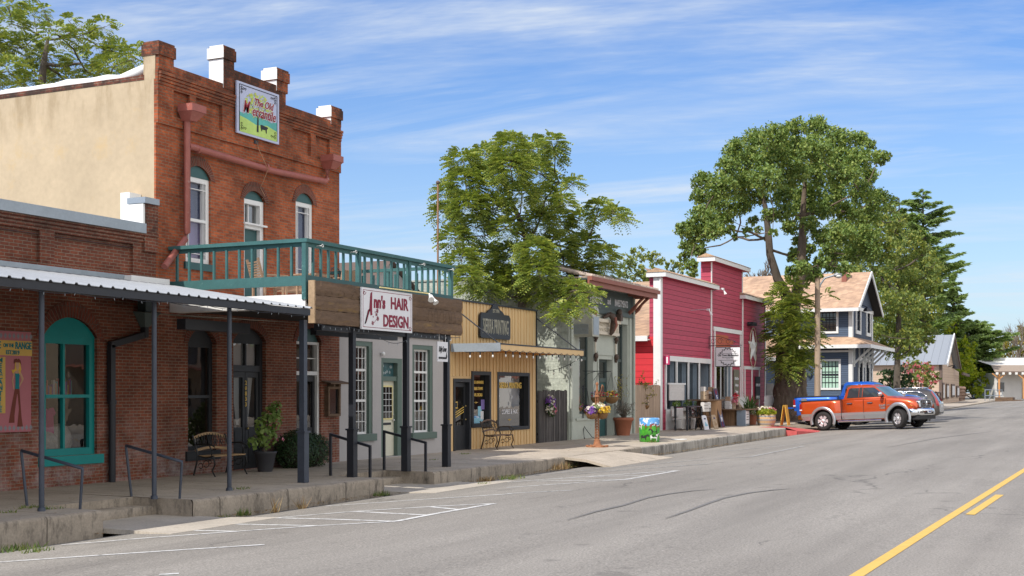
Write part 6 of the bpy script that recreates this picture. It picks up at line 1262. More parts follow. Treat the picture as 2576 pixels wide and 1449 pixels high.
fence('side_fence', 'grey board fence stub between the red shop and the big tree', 69.0, 70.6, 17.6, 2.2, M('grey_boards', (.22, .2, .185), .9, var=.3), .02, seed=11)
# ================================================================ across the street, out of frame, mirrored in the shop glass
for nm, lb, x0, x1, z1, mm in (('opposite_shop', 'cream shop across the street, seen only mirrored in the shop windows', 50, 72, 4.6, M('opposite_tan_render', (.30, .24, .17), .9)), ('opposite_shop', 'brown brick shop across the street, seen only mirrored in the windows', 76, 98, 5.2, m_bkl), ('opposite_shop', 'white shop across the street mirrored in the sage office windows', 103, 130, 4.8, m_adobe)):
    t = thing(nm, lb, 'shop building', (x0, -14, 0)); w = MB(); fo = lambda u, v, d=0: (u, -14 + d, v)
    wall(w, fo, x0, x1, -.3, z1, [(x0 + 2 + k * 5, x0 + 5 + k * 5, .8, 2.6) for k in range(4)], mm, .2); w.quad((x0, -14, -.3), (x0, -26, -.3), (x0, -26, z1), (x0, -14, z1), mm); w.build('wall', t)
    w = MB(); w.box(x0, x1, -14, -12, 3.0, 3.15, m_rust); w.build('awning', t)
    w = MB(); [fbox(w, fo, x0 + 2 + k * 5, x0 + 5 + k * 5, .8, 2.6, -.15, -.12, m_dwin) for k in range(4)]; w.build('window', t)
# ================================================================ TREES
m_bark = M('grey_bark', (.105, .085, .065), .95, var=.4, scale=3, stretch=(1, 1, .3), bmp=1.0)
m_barkd = M('dark_rough_bark', (.145, .11, .08), .95, var=.5, scale=4, stretch=(1, 1, .5), bmp=1.0, stain=((.30, .25, .19), .6, 2.5))
m_twig = M('pale_twig', (.20, .165, .13), .9, var=.3, bmp=0)
L_heaven = leafmat('compound_leaves', [(.14, .21, .055), (.22, .29, .065), (.30, .36, .08), (.42, .43, .09), (.18, .25, .06)], .22)
L_big = leafmat('broad_leaves', [(.10, .165, .045), (.155, .235, .06), (.21, .285, .065), (.30, .34, .08)], .25)
L_mid = leafmat('yellow_green_leaves', [(.11, .165, .045), (.165, .22, .06), (.23, .275, .065), (.36, .35, .07)])
L_dark = leafmat('dark_leaves', [(.022, .05, .014), (.04, .08, .02), (.06, .10, .025)], .2)
L_lime = leafmat('lime_leaves', [(.16, .22, .015), (.27, .33, .02), (.36, .36, .03)], .5)
L_cedar = leafmat('cedar_needles', [(.15, .23, .10), (.25, .33, .13), (.33, .42, .17)], .5)
L_gold = leafmat('turning_leaves', [(.20, .17, .04), (.33, .26, .05), (.25, .25, .05), (.4, .28, .08)], .4)
L_pink = leafmat('pink_blossom', [(.62, .12, .16), (.70, .22, .22), (.55, .10, .18)], .3)
def rnd_dirs(rg, n, zb=0.0):
    v = rg.normal(size=(n, 3)); v[:, 2] += zb; return v / np.linalg.norm(v, axis=1)[:, None]
def quads(rg, C, A, Bv, mb, m, fold=0.0):
    """rhombic leaf at C with half axes A (long) and Bv (wide)"""
    n = len(C); V = np.empty((n, 4, 3)); V[:, 0] = C - A; V[:, 1] = C + Bv; V[:, 2] = C + A; V[:, 3] = C - Bv
    mb.arrays(V.reshape(-1, 3), n, 4, m)
def simple_leaves(rg, blobs, mb, m, dens, size, squash=.85, inner=.35, droop=.2):
    for c, r in blobs:
        n = int(dens * r * r) + 4; D = rnd_dirs(rg, n, .12); q = inner + (1 - inner) * rg.random(n) ** .6
        # leaves gather in tufts round twig ends
        k = max(4, n // 9); T = rnd_dirs(rg, k, .15) * (r * (inner + (1 - inner) * rg.random(k) ** .5))[:, None]
        P = T[rg.integers(0, k, n)] + rg.normal(size=(n, 3)) * r * .13; P[:, 2] *= squash
        P += np.array(c); A = rnd_dirs(rg, n, -droop * 3); Bv = np.cross(A, rnd_dirs(rg, n)); Bv /= np.linalg.norm(Bv, axis=1)[:, None] + 1e-6
        s = size * (.6 + .8 * rg.random(n)); quads(rg, P, A * (s * .5)[:, None], Bv * (s * .30)[:, None], mb, m)
def compound_leaves(rg, blobs, mb, m, dens, L=.45, pairs=6, lw=.045, ll=.15):
    for c, r in blobs:
        n = int(dens * r * r) + 3; D = rnd_dirs(rg, n, .25); q = .45 + .55 * rg.random(n) ** .6
        P0 = np.array(c) + D * (q * r)[:, None] * np.array([1, 1, .85])
        H = D.copy(); H[:, 2] = H[:, 2] * .4 + .25; H /= np.linalg.norm(H, axis=1)[:, None]
        S = np.cross(H, np.array([0, 0, 1.0])); S /= np.linalg.norm(S, axis=1)[:, None] + 1e-6
        Ls = L * (.7 + .6 * rg.random(n))
        for k in range(pairs):
            t = (k + 1) / pairs; pos = P0 + H * (Ls * t)[:, None]; pos[:, 2] -= Ls * .45 * t * t
            for sg in (-1, 1):
                A = S * sg + H * .35; A[:, 2] -= .55; A /= np.linalg.norm(A, axis=1)[:, None]
                Bv = np.cross(A, np.cross(A, H)); Bv = H - A * np.sum(H * A, axis=1)[:, None]; Bv /= np.linalg.norm(Bv, axis=1)[:, None] + 1e-6
                ls = ll * (1 - .3 * abs(t - .5)); quads(rg, pos + A * ls * .5, A * ls * .5, Bv * lw * .5 + rg.normal(size=(n, 3)) * .003, mb, m)
def skeleton(trunk, blobs, mb, mt, r0, rg, k=.6, leaf_r=.03, tw=4, mtw=None):
    """trunk: list of (point, radius). limbs join each clump to the nearest node nearer to the root"""
    mb.tube([p for p, _ in trunk], [r for _, r in trunk], mt, 10)
    nodes = [Vector(p) for p, _ in trunk[1:]]; rad = [r for _, r in trunk[1:]]; par = [None] * len(nodes); nt_ = len(nodes); root = nodes[0]
    top = nodes[len(nodes) // 2]
    order = sorted(blobs, key=lambda b: (Vector(b[0]) - top).length)
    cnt = [1] * nt_; ids = []
    for c, r in order:
        c = Vector(c); best = min(range(len(nodes)), key=lambda i: (nodes[i] - c).length * (1.0 if nodes[i].z < c.z + .4 else 1.5) + (0 if i < nt_ else .25 * r))
        nodes.append(c); par.append(best); rad.append(0); cnt.append(1); ids.append(len(nodes) - 1)
    for i in reversed(ids):
        if par[i] is not None: cnt[par[i]] += cnt[i]
    for i in ids:
        a, b = nodes[par[i]], nodes[i]; ra = min(rad[par[i]] * .8 if rad[par[i]] else 9, leaf_r * cnt[i] ** k * 1.25); rb = leaf_r * cnt[i] ** k * .85; rad[i] = max(rb, leaf_r)
        mid = a.lerp(b, .5) + Vector((rg.normal() * .12, rg.normal() * .12, -.06)) * (b - a).length * .8
        q = [a, a.lerp(mid, .5) + Vector((0, 0, -.03)), mid, mid.lerp(b, .5) + Vector((0, 0, .03)), b]
        mb.tube(q, [ra, ra * .9, (ra + rb) / 2, rb, rb * .8], mt, 6, False)
    for (c, r) in blobs:
        for _ in range(tw):
            d = Vector(rnd_dirs(rg, 1, .3)[0]); a = Vector(c) - d * r * .1; e = Vector(c) + d * r * .95; m_ = a.lerp(e, .5) + Vector(rg.normal(size=3)) * r * .12
            mb.tube([a, m_, e], [leaf_r * .5, leaf_r * .35, leaf_r * .12], mtw or mt, 4, False)
def blobs_px(L, d, spread, rg, sc=1.0, f=lambda x, y: (x, y), k=1.0):
    out_ = []
    for q in L:
        x, y, r = q[:3]; px, py = f(x, y); dd = d + (q[3] if len(q) > 3 else rg.uniform(-1, 1) * spread); p = DP(px, py, dd); out_.append((tuple(p), r * k * d / F))
    return out_
def tree(name, label, d, blobs, trunk, leaf, mt=None, leaf_r=.03, k=.55, tw=4, grp=None, zbase=None):
    """leaf: function(mb) that fills the crown"""
    b0 = trunk[0][0]; t = thing(name, label, 'tree', tuple(b0), 0, grp)
    rg = np.random.default_rng(int(b0[0] * 7 + b0[1])); mb = MB(); skeleton(trunk, blobs, mb, mt or m_bark, 0, rg, k, leaf_r, tw, m_twig); mb.build('trunk', t)
    mb = MB(); leaf(rg, mb); mb.build('crown', t); return t
# --- tree of heaven behind the mustard shop
rg = np.random.default_rng(1)
f4 = lambda x, y: (1073.3 + .3519 * x, 322 + .3519 * y)
BL = [(260,240,100),(420,210,100),(600,140,110),(760,160,100),(890,110,70),(920,210,60),(140,460,75),(280,400,120),(450,360,120),(600,290,130),(780,310,110),(950,390,50),(1040,400,45),(130,610,80),(300,570,125),(480,580,105),(680,480,95),(850,500,90),(970,540,65),(200,790,90),(350,710,105),(560,720,85),(800,680,105),(950,670,95),(1100,660,75),(1230,580,80),(1340,610,65),(1420,650,35),(250,950,100),(420,920,110),(600,920,110),(780,890,110),(950,840,105),(1130,840,95),(1250,910,85),(1280,1010,60),(300,1080,90),(450,1080,110),(620,1080,110),(800,1040,115),(980,990,105),(1120,1050,85),(280,1170,45),(450,1180,70),(600,1170,70),(780,1180,95),(920,1210,95,-1.5),(1060,1160,75,-2.2),(980,1300,55,-2.6),(1130,1290,38,-3.2),(930,1350,38,-2.8),(1180,1180,50,-3)]
bl = blobs_px(BL, 45, 2.3, rg, f=f4, k=.3519)
T0 = Vector((40.3, 19.0, 0)); P = lambda x, y, d=45.0: DP(*f4(x, y), d)
trk = [(T0, .2), (P(680, 1300), .15), (P(690, 1200), .15), (P(705, 1000), .13), (P(710, 780), .11), (P(650, 620), .09), (P(600, 520), .07), (P(530, 350), .04)]
trk[1] = (Vector((40.3, 19.0, 3.6)), .17)
def lf(rg, mb): compound_leaves(rg, bl, mb, L_heaven, 820, .34, 5, .062, .14)
tree('leafy_tree', 'leafy green tree with long compound leaves behind the mustard printing shop', 45, bl, trk, lf, leaf_r=.016, k=.5)
# --- top left tree behind the cream wall
BL = [(30,60,36),(85,40,28),(140,85,30),(60,120,40),(115,145,34),(5,110,36),(175,95,22),(205,72,18),(262,68,24),(20,180,38),(90,190,34),(245,115,32),(300,135,34),(205,160,34),(285,170,36),(335,150,30),(350,185,24),(160,200,28),(-50,100,60),(-60,180,60),(60,215,30),(240,195,30),(310,200,28),(345,125,16),(20,20,28),(110,25,16),(175,55,12)]
bl1 = blobs_px(BL, 50, 2.5, rg, k=.95)
def lf(rg, mb): compound_leaves(rg, bl1, mb, L_heaven, 330, .42, 5, .07, .17)
tree('leafy_tree', 'tall leafy tree rising behind the cream side wall at the upper left', 50, bl1, [(DP(100, 1080, 50), .3), (DP(105, 400, 50), .25), (DP(100, 260, 50), .2), (DP(110, 160, 50), .12), (DP(120, 100, 50), .06)], lf, leaf_r=.018)
# --- the big tree
f5 = lambda x, y: (1677 + .3611 * x, 281.7 + .3611 * y)
BL = [(480,270,95),(620,200,100),(760,170,100),(900,110,80),(1050,110,95),(1200,190,100),(1340,200,80),(1420,230,45),(420,380,80),(560,350,110),(720,320,120),(880,270,120),(1040,270,120),(1200,320,110),(1350,330,90),(1480,320,65),(1540,310,30),(250,480,80),(380,520,110),(540,500,115),(700,470,105),(880,430,115),(1060,420,115),(1230,440,105),(1390,450,85),(220,590,60),(330,640,100),(500,640,105),(640,600,70),(830,580,105),(1000,580,110),(1180,560,100),(1350,560,95),(1480,620,95),(250,740,100),(400,740,75),(130,820,70),(220,860,90),(330,830,75),(430,820,45),(140,940,60),(220,960,65),(170,1070,48),(720,720,60),(820,700,75),(950,680,95),(1100,670,90),(1260,700,100),(1400,730,100),(860,800,70),(1000,790,70),(600,760,40),(1080,870,75),(1230,850,95),(1370,870,100),(1120,960,60),(1280,1000,70),(950,1080,45),(1020,1100,45),(640,820,30),(930,900,55),(890,980,45),(1000,950,50),(960,1010,45),(1060,1040,50),(1180,1000,65),(690,880,28),(740,840,30),(1330,950,80),(1420,980,70),(1250,1090,55),(180,1120,40),(120,1010,45),(560,830,40),(480,870,30),(900,1010,60),(940,1090,65),(985,1160,60),(880,1110,50),(1040,1130,45),(1150,1090,50),(1100,1050,45)]
bl2 = blobs_px(BL, 68, 4.2, rg, f=f5, k=.3611)
BL = [(1962,755,26),(2000,770,34),(1965,800,38),(2020,815,34),(1958,840,32),(1995,850,42),(2040,850,26),(1963,895,30),(2005,900,32),(2036,900,18),(1975,930,24),(1990,725,30),(2078,742,9),(2030,925,16)]
bl3 = blobs_px(BL, 67.0, .7, rg, k=.85)
TB = DP(1988, 1052, 68.0)
trk = [(Vector((TB.x, TB.y, -.1)), 1.05), (DP(1987, 1030, 68), .86), (DP(1986, 990, 68), .78), (DP(1984, 940, 68), .72), (DP(1984, 860, 68), .56), (DP(1996, 780, 68), .34), (DP(2012, 700, 68), .27), (DP(2018, 620, 68), .23), (DP(2020, 540, 68), .17), (DP(2025, 450, 68), .1), (DP(2030, 390, 68), .05)]
t = thing('big_tree', 'huge broad crowned tree with a burly trunk between the red shop and the navy house', 'tree', tuple(TB))
mb = MB(); skeleton(trk, bl2, mb, m_barkd, 0, rg, .5, .02, 5, m_twig)
mb.tube([DP(1988, 800, 68), DP(1978, 740, 67.6), DP(1955, 700, 67.4), DP(1937, 640, 67.2), DP(1933, 590, 67.0), DP(1925, 520, 67), DP(1915, 480, 67)], [.4, .28, .23, .2, .18, .13, .07], m_bark, 9)
rr = random.Random(12)
for k in range(34):                             # burls and ribs on the bole
    q = rr.uniform(0, 6.28); z = rr.uniform(.1, 3.6); r_ = lerp([(0, .98), (.8, .84), (3.5, .7)], z); s = rr.uniform(.06, .15)
    mb.ball((TB.x + r_ * math.cos(q) * .95, TB.y + r_ * math.sin(q) * .95, z), (s, s, s * rr.uniform(.7, 1.6)), m_barkd, 8, 6)
vs = []; NA, NZ = 72, 44                        # fluted, knobbly bole
for i in range(NZ + 1):
    z = -.1 + 4.0 * i / NZ; r_ = lerp([(-.1, 1.12), (.25, .93), (1.0, .82), (2.6, .76), (3.9, .70)], z)
    for j in range(NA):
        a = 2 * math.pi * j / NA; n_ = .055 * math.sin(4 * a + z * .8) + .05 * math.sin(9 * a - 1.3 * z + 2 * math.sin(z * 1.7)) + .05 * math.sin(17 * a + 4 * math.sin(2.1 * z + a)) + .045 * math.sin(6.5 * z + 5 * math.sin(3 * a)) + rr.uniform(-.03, .03)
        q = r_ * (1 + n_); vs.append((TB.x + q * math.cos(a), TB.y + q * math.sin(a), z))
mb.add(vs, [(i*NA+j, i*NA+(j+1) % NA, (i+1)*NA+(j+1) % NA, (i+1)*NA+j) for i in range(NZ) for j in range(NA)], m_barkd, True)
mb.build('trunk', t)
mb = MB(); simple_leaves(rg, bl2, mb, L_big, 2700, .155, inner=.15); mb.build('crown', t)
mb = MB(); compound_leaves(rg, bl3, mb, L_heaven, 260, .55, 6, .09, .22); mb.build('trunk_shoots', t, label='drooping compound leaves sprouting round the trunk')
# --- trees beyond
BL = [(1300,960,100),(1440,880,100),(1590,840,80),(1700,900,95),(1550,960,110),(1400,1040,110),(1780,1000,95),(1640,1060,120),(1850,1080,85),(1500,1160,110),(1700,1190,120),(1840,1220,85),(1540,1320,110),(1690,1340,120),(1830,1380,85),(1300,1120,80),(1480,1420,100),(1640,1470,110),(1560,1560,110),(1700,1580,90),(1440,1540,80),(1790,1500,60),(1350,1260,70),(1150,1050,60),(1230,1130,70),(1720,1560,70),(1790,1600,60),(1640,1600,80),(1850,1540,50),(1600,1640,60),(1560,1690,50),(1650,1690,50),(1720,1670,50),(1770,1650,45),(1500,1620,60),(1820,1600,40),(1180,830,90),(1150,900,80),(1300,800,90),(1420,790,80),(1500,760,70),(1560,700,60),(1620,760,60),(1360,1180,70)]
bl4 = blobs_px(BL, 102, 4, rg, f=f5, k=.3611)
def lf(rg, mb): simple_leaves(rg, bl4, mb, L_mid, 560, .24, inner=.25)
tree('street_tree', 'yellow green broadleaf tree behind the navy house', 102, bl4, [(DP(2255, 1010, 102), .3), (DP(2258, 900, 102), .24), (DP(2262, 760, 102), .18), (DP(2255, 680, 102), .1)], lf, leaf_r=.04)
BL = [(1580,662,26),(1610,640,24),(1650,652,24),(1690,672,20),(1600,692,28),(1640,690,24),(1565,690,18),(1712,668,12),(1670,700,20),(1625,715,24),(1700,690,18)]
bl5 = blobs_px(BL, 82, 2, rg)
def lf(rg, mb): simple_leaves(rg, bl5, mb, L_mid, 500, .22)
tree('small_tree', 'small yellow green tree showing over the sage office roof', 82, bl5, [(DP(1632, 1000, 82), .25), (DP(1630, 760, 82), .2), (DP(1635, 700, 82), .1)], lf, leaf_r=.03)
def cedar(label, bx, top, basey, d, tips, levels, seed, m=L_cedar):
    """tips: (py, half width px) profile of the crown"""
    b = DP(bx, basey, d); t = thing('cedar_tree', label, 'tree', tuple(b), 0, 'dark cedars beyond the navy house'); rg = np.random.default_rng(seed)
    mb = MB(); zt = DP(bx, top, d).z; mb.tube([b, Vector((b.x, b.y, b.z + (zt - b.z) * .5)), Vector((b.x, b.y, zt))], [.6, .35, .05], m_bark, 8); lb = MB()
    prof = [(DP(bx, y, d).z, w * d / F) for y, w in tips]; prof.sort()
    for i in range(levels):
        for j in range(6):
            z = prof[0][0] + (zt - prof[0][0]) * (i + rg.random() * 2.5) / (levels + 1.5); W_ = lerp(prof, z)
            a = rg.uniform(0, 6.28); Lb = W_ * rg.uniform(.5, 1.15); dirv = np.array([math.cos(a), math.sin(a), .18 + rg.uniform(-.12, .22)])
            o_ = np.array([b.x, b.y, z]); tip = o_ + dirv * Lb; mb.tube([Vector(o_), Vector(o_ + dirv * Lb * .5 + np.array([0, 0, .2])), Vector(tip)], [.1, .06, .02], m_bark, 4, False)
            n = int(60 * max(.8, Lb)); q = rg.random(n) ** .7; side = np.array([-dirv[1], dirv[0], 0]); wdt = Lb * .34 * (1.1 - q) * rg.uniform(-1, 1, n) + rg.normal(size=n) * .12
            P = o_ + dirv * (Lb * (.12 + .9 * q))[:, None] + side * wdt[:, None]; P[:, 2] += .2 * np.sin(q * 3) - np.abs(wdt) * .35 - rg.random(n) * .25
            A = dirv * .8 + side * np.sign(wdt)[:, None] * .6 + rg.normal(size=(n, 3)) * .25; A[:, 2] -= .35; A /= np.linalg.norm(A, axis=1)[:, None]; Bv = np.cross(A, rnd_dirs(rg, n, 2)); Bv /= np.linalg.norm(Bv, axis=1)[:, None]
            quads(rg, P, A * .36 * (.7 + .6 * rg.random(n))[:, None], Bv * .10, lb, m)
    mb.build('trunk', t); lb.build('crown', t)
cedar('tall dark cedar with layered sprays to the right of the navy house', 2322, 478, 1000, 165, [(480, 8), (510, 50), (600, 88), (700, 98), (850, 95), (960, 70)], 25, 3)
cedar('second cedar top standing left of the tallest cedar', 2262, 500, 1000, 170, [(505, 14), (560, 55), (700, 85), (900, 80)], 17, 4)
cedar('slender pointed cedar between the tall cedar and the white house', 2398, 698, 1000, 176, [(700, 4), (740, 26), (800, 48), (860, 62), (950, 60)], 22, 5)
cedar('low spreading cedar beside the white house roof', 2455, 815, 1000, 180, [(818, 34), (850, 78), (900, 98), (950, 92), (985, 60)], 26, 6)
def bush(name, label, BL, d, m, dens, size, spread=1.0, cat='tree', trunk=None, extra=None, inner=.4, squash=.9, grp=None):
    bb = blobs_px(BL, d, spread, rg); xs_ = BL[0]; b = DP(*(trunk or (xs_[0], xs_[1] + xs_[2])), d); t = thing(name, label, cat, tuple(b), 0, grp)
    mb = MB()
    for c, r in bb: mb.tube([b + Vector((0, 0, -.3)), (b + Vector(c)) / 2 + Vector((.1, .1, 0)), Vector(c)], [.1, .06, .03], m_bark, 5)
    mb.build('stems', t); mb = MB(); simple_leaves(rg, bb, mb, m, dens, size, inner=inner, squash=squash); mb.build('foliage', t)
    if extra: mb = MB(); simple_leaves(rg, [(c, r * 1.05) for c, r in bb], mb, extra[0], extra[1], extra[2], inner=.85); mb.build('flowers', t)
    return t
bush('round_shrub', 'dense dark green rounded shrub behind the grey car', [(2235,945,22),(2262,940,24),(2285,955,18),(2225,965,18),(2255,965,22),(2280,972,16)], 108, L_dark, 420, .25, 1, 'shrub', (2255, 1000))
bush('flowering_shrub', 'pink flowering crepe myrtle shrub before the fawn house', [(2300,925,24),(2325,930,22),(2345,945,18),(2310,955,22),(2340,965,16),(2290,950,18),(2320,978,14),(2355,955,10)], 112, L_mid, 330, .25, 1.2, 'shrub', (2315, 1005), (L_pink, 120, .24))
bush('lime_tree', 'bright lime green tree behind the cedars', [(2380,900,34),(2420,930,40),(2340,780,30),(2375,820,34),(2450,960,34),(2400,975,30),(2425,880,30),(2465,985,22)], 172, L_lime, 130, .5, 3, 'tree', (2410, 1000))
bush('lime_shrub', 'low lime shrub by the pipe railing', [(2440,985,14),(2465,982,14),(2490,985,12),(2415,988,12)], 176, L_lime, 150, .4, 1, 'shrub', (2450, 1000))
bush('autumn_tree', 'tree turning yellow behind the white house', [(2545,870,24),(2575,860,30),(2610,850,40),(2530,905,20),(2560,895,24),(2600,900,30),(2580,830,18),(2640,880,40)], 200, L_gold, 110, .5, 3, 'tree', (2580, 1000))
bush('autumn_tree', 'yellow green tree low between the spreading cedar and the white house', [(2500,900,26),(2520,870,16),(2485,930,22),(2515,890,20)], 205, L_mid, 130, .5, 3, 'tree', (2500, 1000))
bush('garden_hedge', 'dark hedge mass behind the navy house and the fawn house', [(2215,900,40),(2250,880,40),(2180,930,40),(2300,900,40),(2215,960,40),(2350,930,30)], 150, L_dark, 130, .5, 4, 'hedge', (2250, 1010))
bush('low_hedge', 'dark green bush behind the grey fence stub by the big tree', [(2000,985,20),(2030,975,20),(1965,975,16)], 84, L_dark, 260, .3, 1.5, 'hedge', (2010, 1010))
def bare(label, bx, by, d, pts, seed):
    rr = random.Random(seed); b = DP(bx, by, d); t = thing('bare_tree', label, 'tree', tuple(b)); mb = MB()
    def grow(p, dr, L, r, dep):
        e = p + dr * L; mb.tube([p, (p + e) / 2 + Vector((rr.uniform(-.1, .1), rr.uniform(-.1, .1), 0)) * L * .5, e], [r, r * .8, r * .6], m_twig, 4, False)
        if dep == 0: return
        for _ in range(3 if dep > 2 else 4):
            q = (dr + Vector((rr.uniform(-.6, .6), rr.uniform(-.6, .6), rr.uniform(-.2, .45)))).normalized(); grow(p + dr * L * rr.uniform(.5, 1), q, L * rr.uniform(.55, .8), r * .55, dep - 1)
    for px, py in pts:
        e = DP(px, py, d); grow(b, (e - b).normalized(), (e - b).length * .5, .18, 4)
    mb.build('branches', t)
bare('leafless pale tree seen above the red shop roof', 1910, 760, 95, [(1890, 680), (1925, 672)], 5)
bare('leafless pale tree behind the white house at the right edge', 2560, 960, 190, [(2540, 830), (2575, 800), (2556, 815)], 7)
# reflected trees across the street
for k, (x, lb) in enumerate(((74, 'green tree across the street, seen only mirrored between the cream and brick shops'), (100, 'green tree across the street, mirrored beside the white shop'))):
    c = [((x + dx, -18 + dy, 4 + dz), 1.6) for dx, dy, dz in ((0, 0, 2), (-1.5, 0, 0), (1.5, .5, 0), (0, 1, 1), (.5, -1, 3), (-1, .5, 1.5))]
    def lf(rg, mb): simple_leaves(rg, c, mb, L_big, 60, .35)
    tree('opposite_tree', lb, 80, c, [(Vector((x, -18, 0)), .3), (Vector((x, -18, 3)), .2)], lf)
# ================================================================ STREET OBJECTS
def SP(px, py):                               # the point of the pavement seen there
    d = 30.0
    for _ in range(30): p = DP(px, py, d); d = .5 * d + .5 * (EYE - sw(p.x)) * F / (py - HY)
    p = DP(px, py, d); return Vector((p.x, p.y, sw(p.x)))
m_wslat = M('honey_bench_slat', (.30, .19, .09), .6, var=.2, bmp=.1); m_biron = M('black_cast_iron', (.016, .016, .016), .45, bmp=.1); m_brz = M('bronze_cast_iron', (.055, .04, .03), .5, .3, var=.3, bmp=.1); m_bwood = M('brown_bench_slat', (.12, .07, .045), .6, var=.25)
def bench(label, x, y, z, rz_, iron, wood, W=1.15, arch=True, panel=True):
    t = thing('bench', label, 'bench', (x, y, z), rz_)
    for s in (-1, 1):
        e = MB(); q = s * (W / 2 - .03)
        e.tube([(q, .30, .84), (q, .22, .62), (q, .16, .42), (q, .20, .25), (q, .27, .02)], .020, iron, 6)
        e.tube([(q, .16, .42), (q, -.05, .38), (q, -.24, .42)], .018, iron, 6); e.tube([(q, -.24, .42), (q, -.27, .25), (q, -.20, .12), (q, -.28, .0)], .019, iron, 6)
        e.tube([(q, .22, .64), (q, .05, .66), (q, -.14, .66), (q, -.25, .62), (q, -.28, .55), (q, -.22, .55)], .017, iron, 6); e.tube([(q, -.12, .65), (q, -.2, .52), (q, -.18, .42)], .014, iron, 5)
        for cy, cz, r in ((-.05, .26, .07), (.09, .22, .055), (-.14, .30, .04)): e.tube([(q, cy + r * math.cos(k * .7), cz + r * math.sin(k * .7)) for k in range(9)], .010, iron, 4)
        e.build('side_frame', t, False)
    e = MB()
    for k in range(5): e.box(-W/2 + .02, W/2 - .02, -.25 + k * .082, -.19 + k * .082, .405, .43, wood)
    e.build('seat', t, False)
    e = MB(); n_ = 12; top = []
    for k in range(n_): 
        a = -W/2 + .02 + (W - .04) * k / n_; b = a + (W - .04) / n_; h1 = .80 + .09 * math.sin(math.pi * k / n_); h2 = .80 + .09 * math.sin(math.pi * (k+1) / n_)
        e.add([(a, .28, h1 - .05), (b, .28, h2 - .05), (b, .295, h2), (a, .295, h1), (a, .31, h1 - .055), (b, .31, h2 - .055)], [(0,1,2,3),(3,2,5,4)], wood)
        h1, h2 = [.55 + .05 * math.sin(math.pi * (k+q) / n_) for q in (0, 1)]
        e.add([(a, .215, h1 - .05), (b, .215, h2 - .05), (b, .23, h2), (a, .23, h1)], [(0,1,2,3)], wood)
    e.build('backrest', t, False)
    e = MB()
    for k in range(11):
        x_ = -W/2 + .10 + k * (W - .2) / 10; zt = .78 + .085 * math.sin(math.pi * (x_ + W/2) / W); e.tube([(x_, .235, .6), (x_ + .03 * (-1) ** k, .255, .68), (x_, .28, zt)], .010, iron, 4)
        if k % 2: e.tube([(x_ + .04 * math.cos(j * .8), .255, .69 + .04 * math.sin(j * .8)) for j in range(9)], .008, iron, 4)
    e.build('back_scrolls', t, False); return t
bench('black iron bench with honey wood rails under the dark window', 21.36, 16.85, .01, 0, m_biron, m_wslat, 1.1)
bench('dark bronze iron bench against the mustard printing shop', 34.42, 16.9, .03, 0, m_brz, m_bwood, 1.15)
# pots and plants
L_ger = leafmat('geranium_leaves', [(.10, .17, .04), (.17, .25, .06), (.24, .32, .09)], .35); L_bush = leafmat('juniper_green', [(.012, .035, .012), (.025, .06, .018), (.04, .075, .02)], .1)
m_terra = M('terracotta', (.33, .115, .06), .8, var=.15, bmp=.1); m_soil = M('potting_soil', (.03, .022, .016), .95)
def fl_mat(nm, c): return leafmat(nm, [mul(c, .7), c, mul(c, 1.2)], .25)
F_red, F_yel, F_vio, F_whi, F_pnk = fl_mat('red_petals', (.55, .03, .06)), fl_mat('yellow_petals', (.80, .55, .06)), fl_mat('violet_petals', (.20, .08, .38)), fl_mat('cream_petals', (.75, .70, .62)), fl_mat('pink_petals', (.65, .22, .30))
def leaves(mb, rg, c, r, n, size, m, up=0.3, disc=False):
    D = rnd_dirs(rg, n, up); P = np.array(c) + D * (np.array(r) if isinstance(r, (tuple, list)) else np.array([r]*3)) * (.35 + .65 * rg.random(n) ** .5)[:, None]
    N = D + rg.normal(size=(n, 3)) * .5 + np.array([0, -.3, .4]); N /= np.linalg.norm(N, axis=1)[:, None]; A = np.cross(N, rnd_dirs(rg, n)); A /= np.linalg.norm(A, axis=1)[:, None]; B_ = np.cross(N, A)
    s = size * (.6 + .7 * rg.random(n)); quads(rg, P, A * (s * .5)[:, None], B_ * (s * .5)[:, None], mb, m)
rg = np.random.default_rng(77)
t = thing('potted_geranium', 'leafy potted geranium with round bright leaves beside the double door', 'potted plant', (22.75, 16.75, 0)); e = MB(); e.lathe([(.15, 0), (.23, .38), (.25, .40), (.25, .44), (.22, .44), (.20, .40)], (22.75, 16.75, 0.01), M('dark_pot', (.04, .04, .045), .6), 20); e.build('pot', t)
e = MB(); [e.tube([(22.75, 16.75, .4), (22.75 + dx * .5, 16.75, .7), (22.75 + dx, 16.75 + dy, .9 + dz)], .015, m_bark, 5) for dx, dy, dz in ((.1, 0, .3), (-.15, .1, .1), (.3, -.1, .4), (-.4, 0, -.1))]; e.build('stems', t)
e = MB(); [leaves(e, rg, c_, r_, n_, .10, L_ger) for c_, r_, n_ in (((22.75, 16.72, .75), (.26, .25, .25), 110), ((22.95, 16.7, 1.15), (.27, .22, .27), 130), ((23.05, 16.7, 1.40), (.16, .15, .15), 50), ((22.35, 16.75, .65), (.2, .15, .13), 45), ((22.55, 16.7, .98), (.2, .16, .2), 60))]; e.build('foliage', t)
e = MB(); leaves(e, rg, (22.95, 16.5, .7), .12, 14, .05, F_pnk); e.build('flowers', t)
t = thing('round_bush', 'large round dark green bush between the doors of the tall brick building', 'shrub', (24.3, 16.9, 0)); e = MB(); e.ball((24.2, 16.95, .38), (.40, .38, .38), m_soil, 14, 8); e.ball((24.75, 16.95, .35), (.36, .34, .34), m_soil, 14, 8); e.build('stems', t)
e = MB(); leaves(e, rg, (24.2, 16.95, .40), (.54, .5, .48), 7000, .035, L_bush); leaves(e, rg, (24.85, 16.95, .37), (.48, .45, .42), 5500, .035, L_bush); e.build('foliage', t)
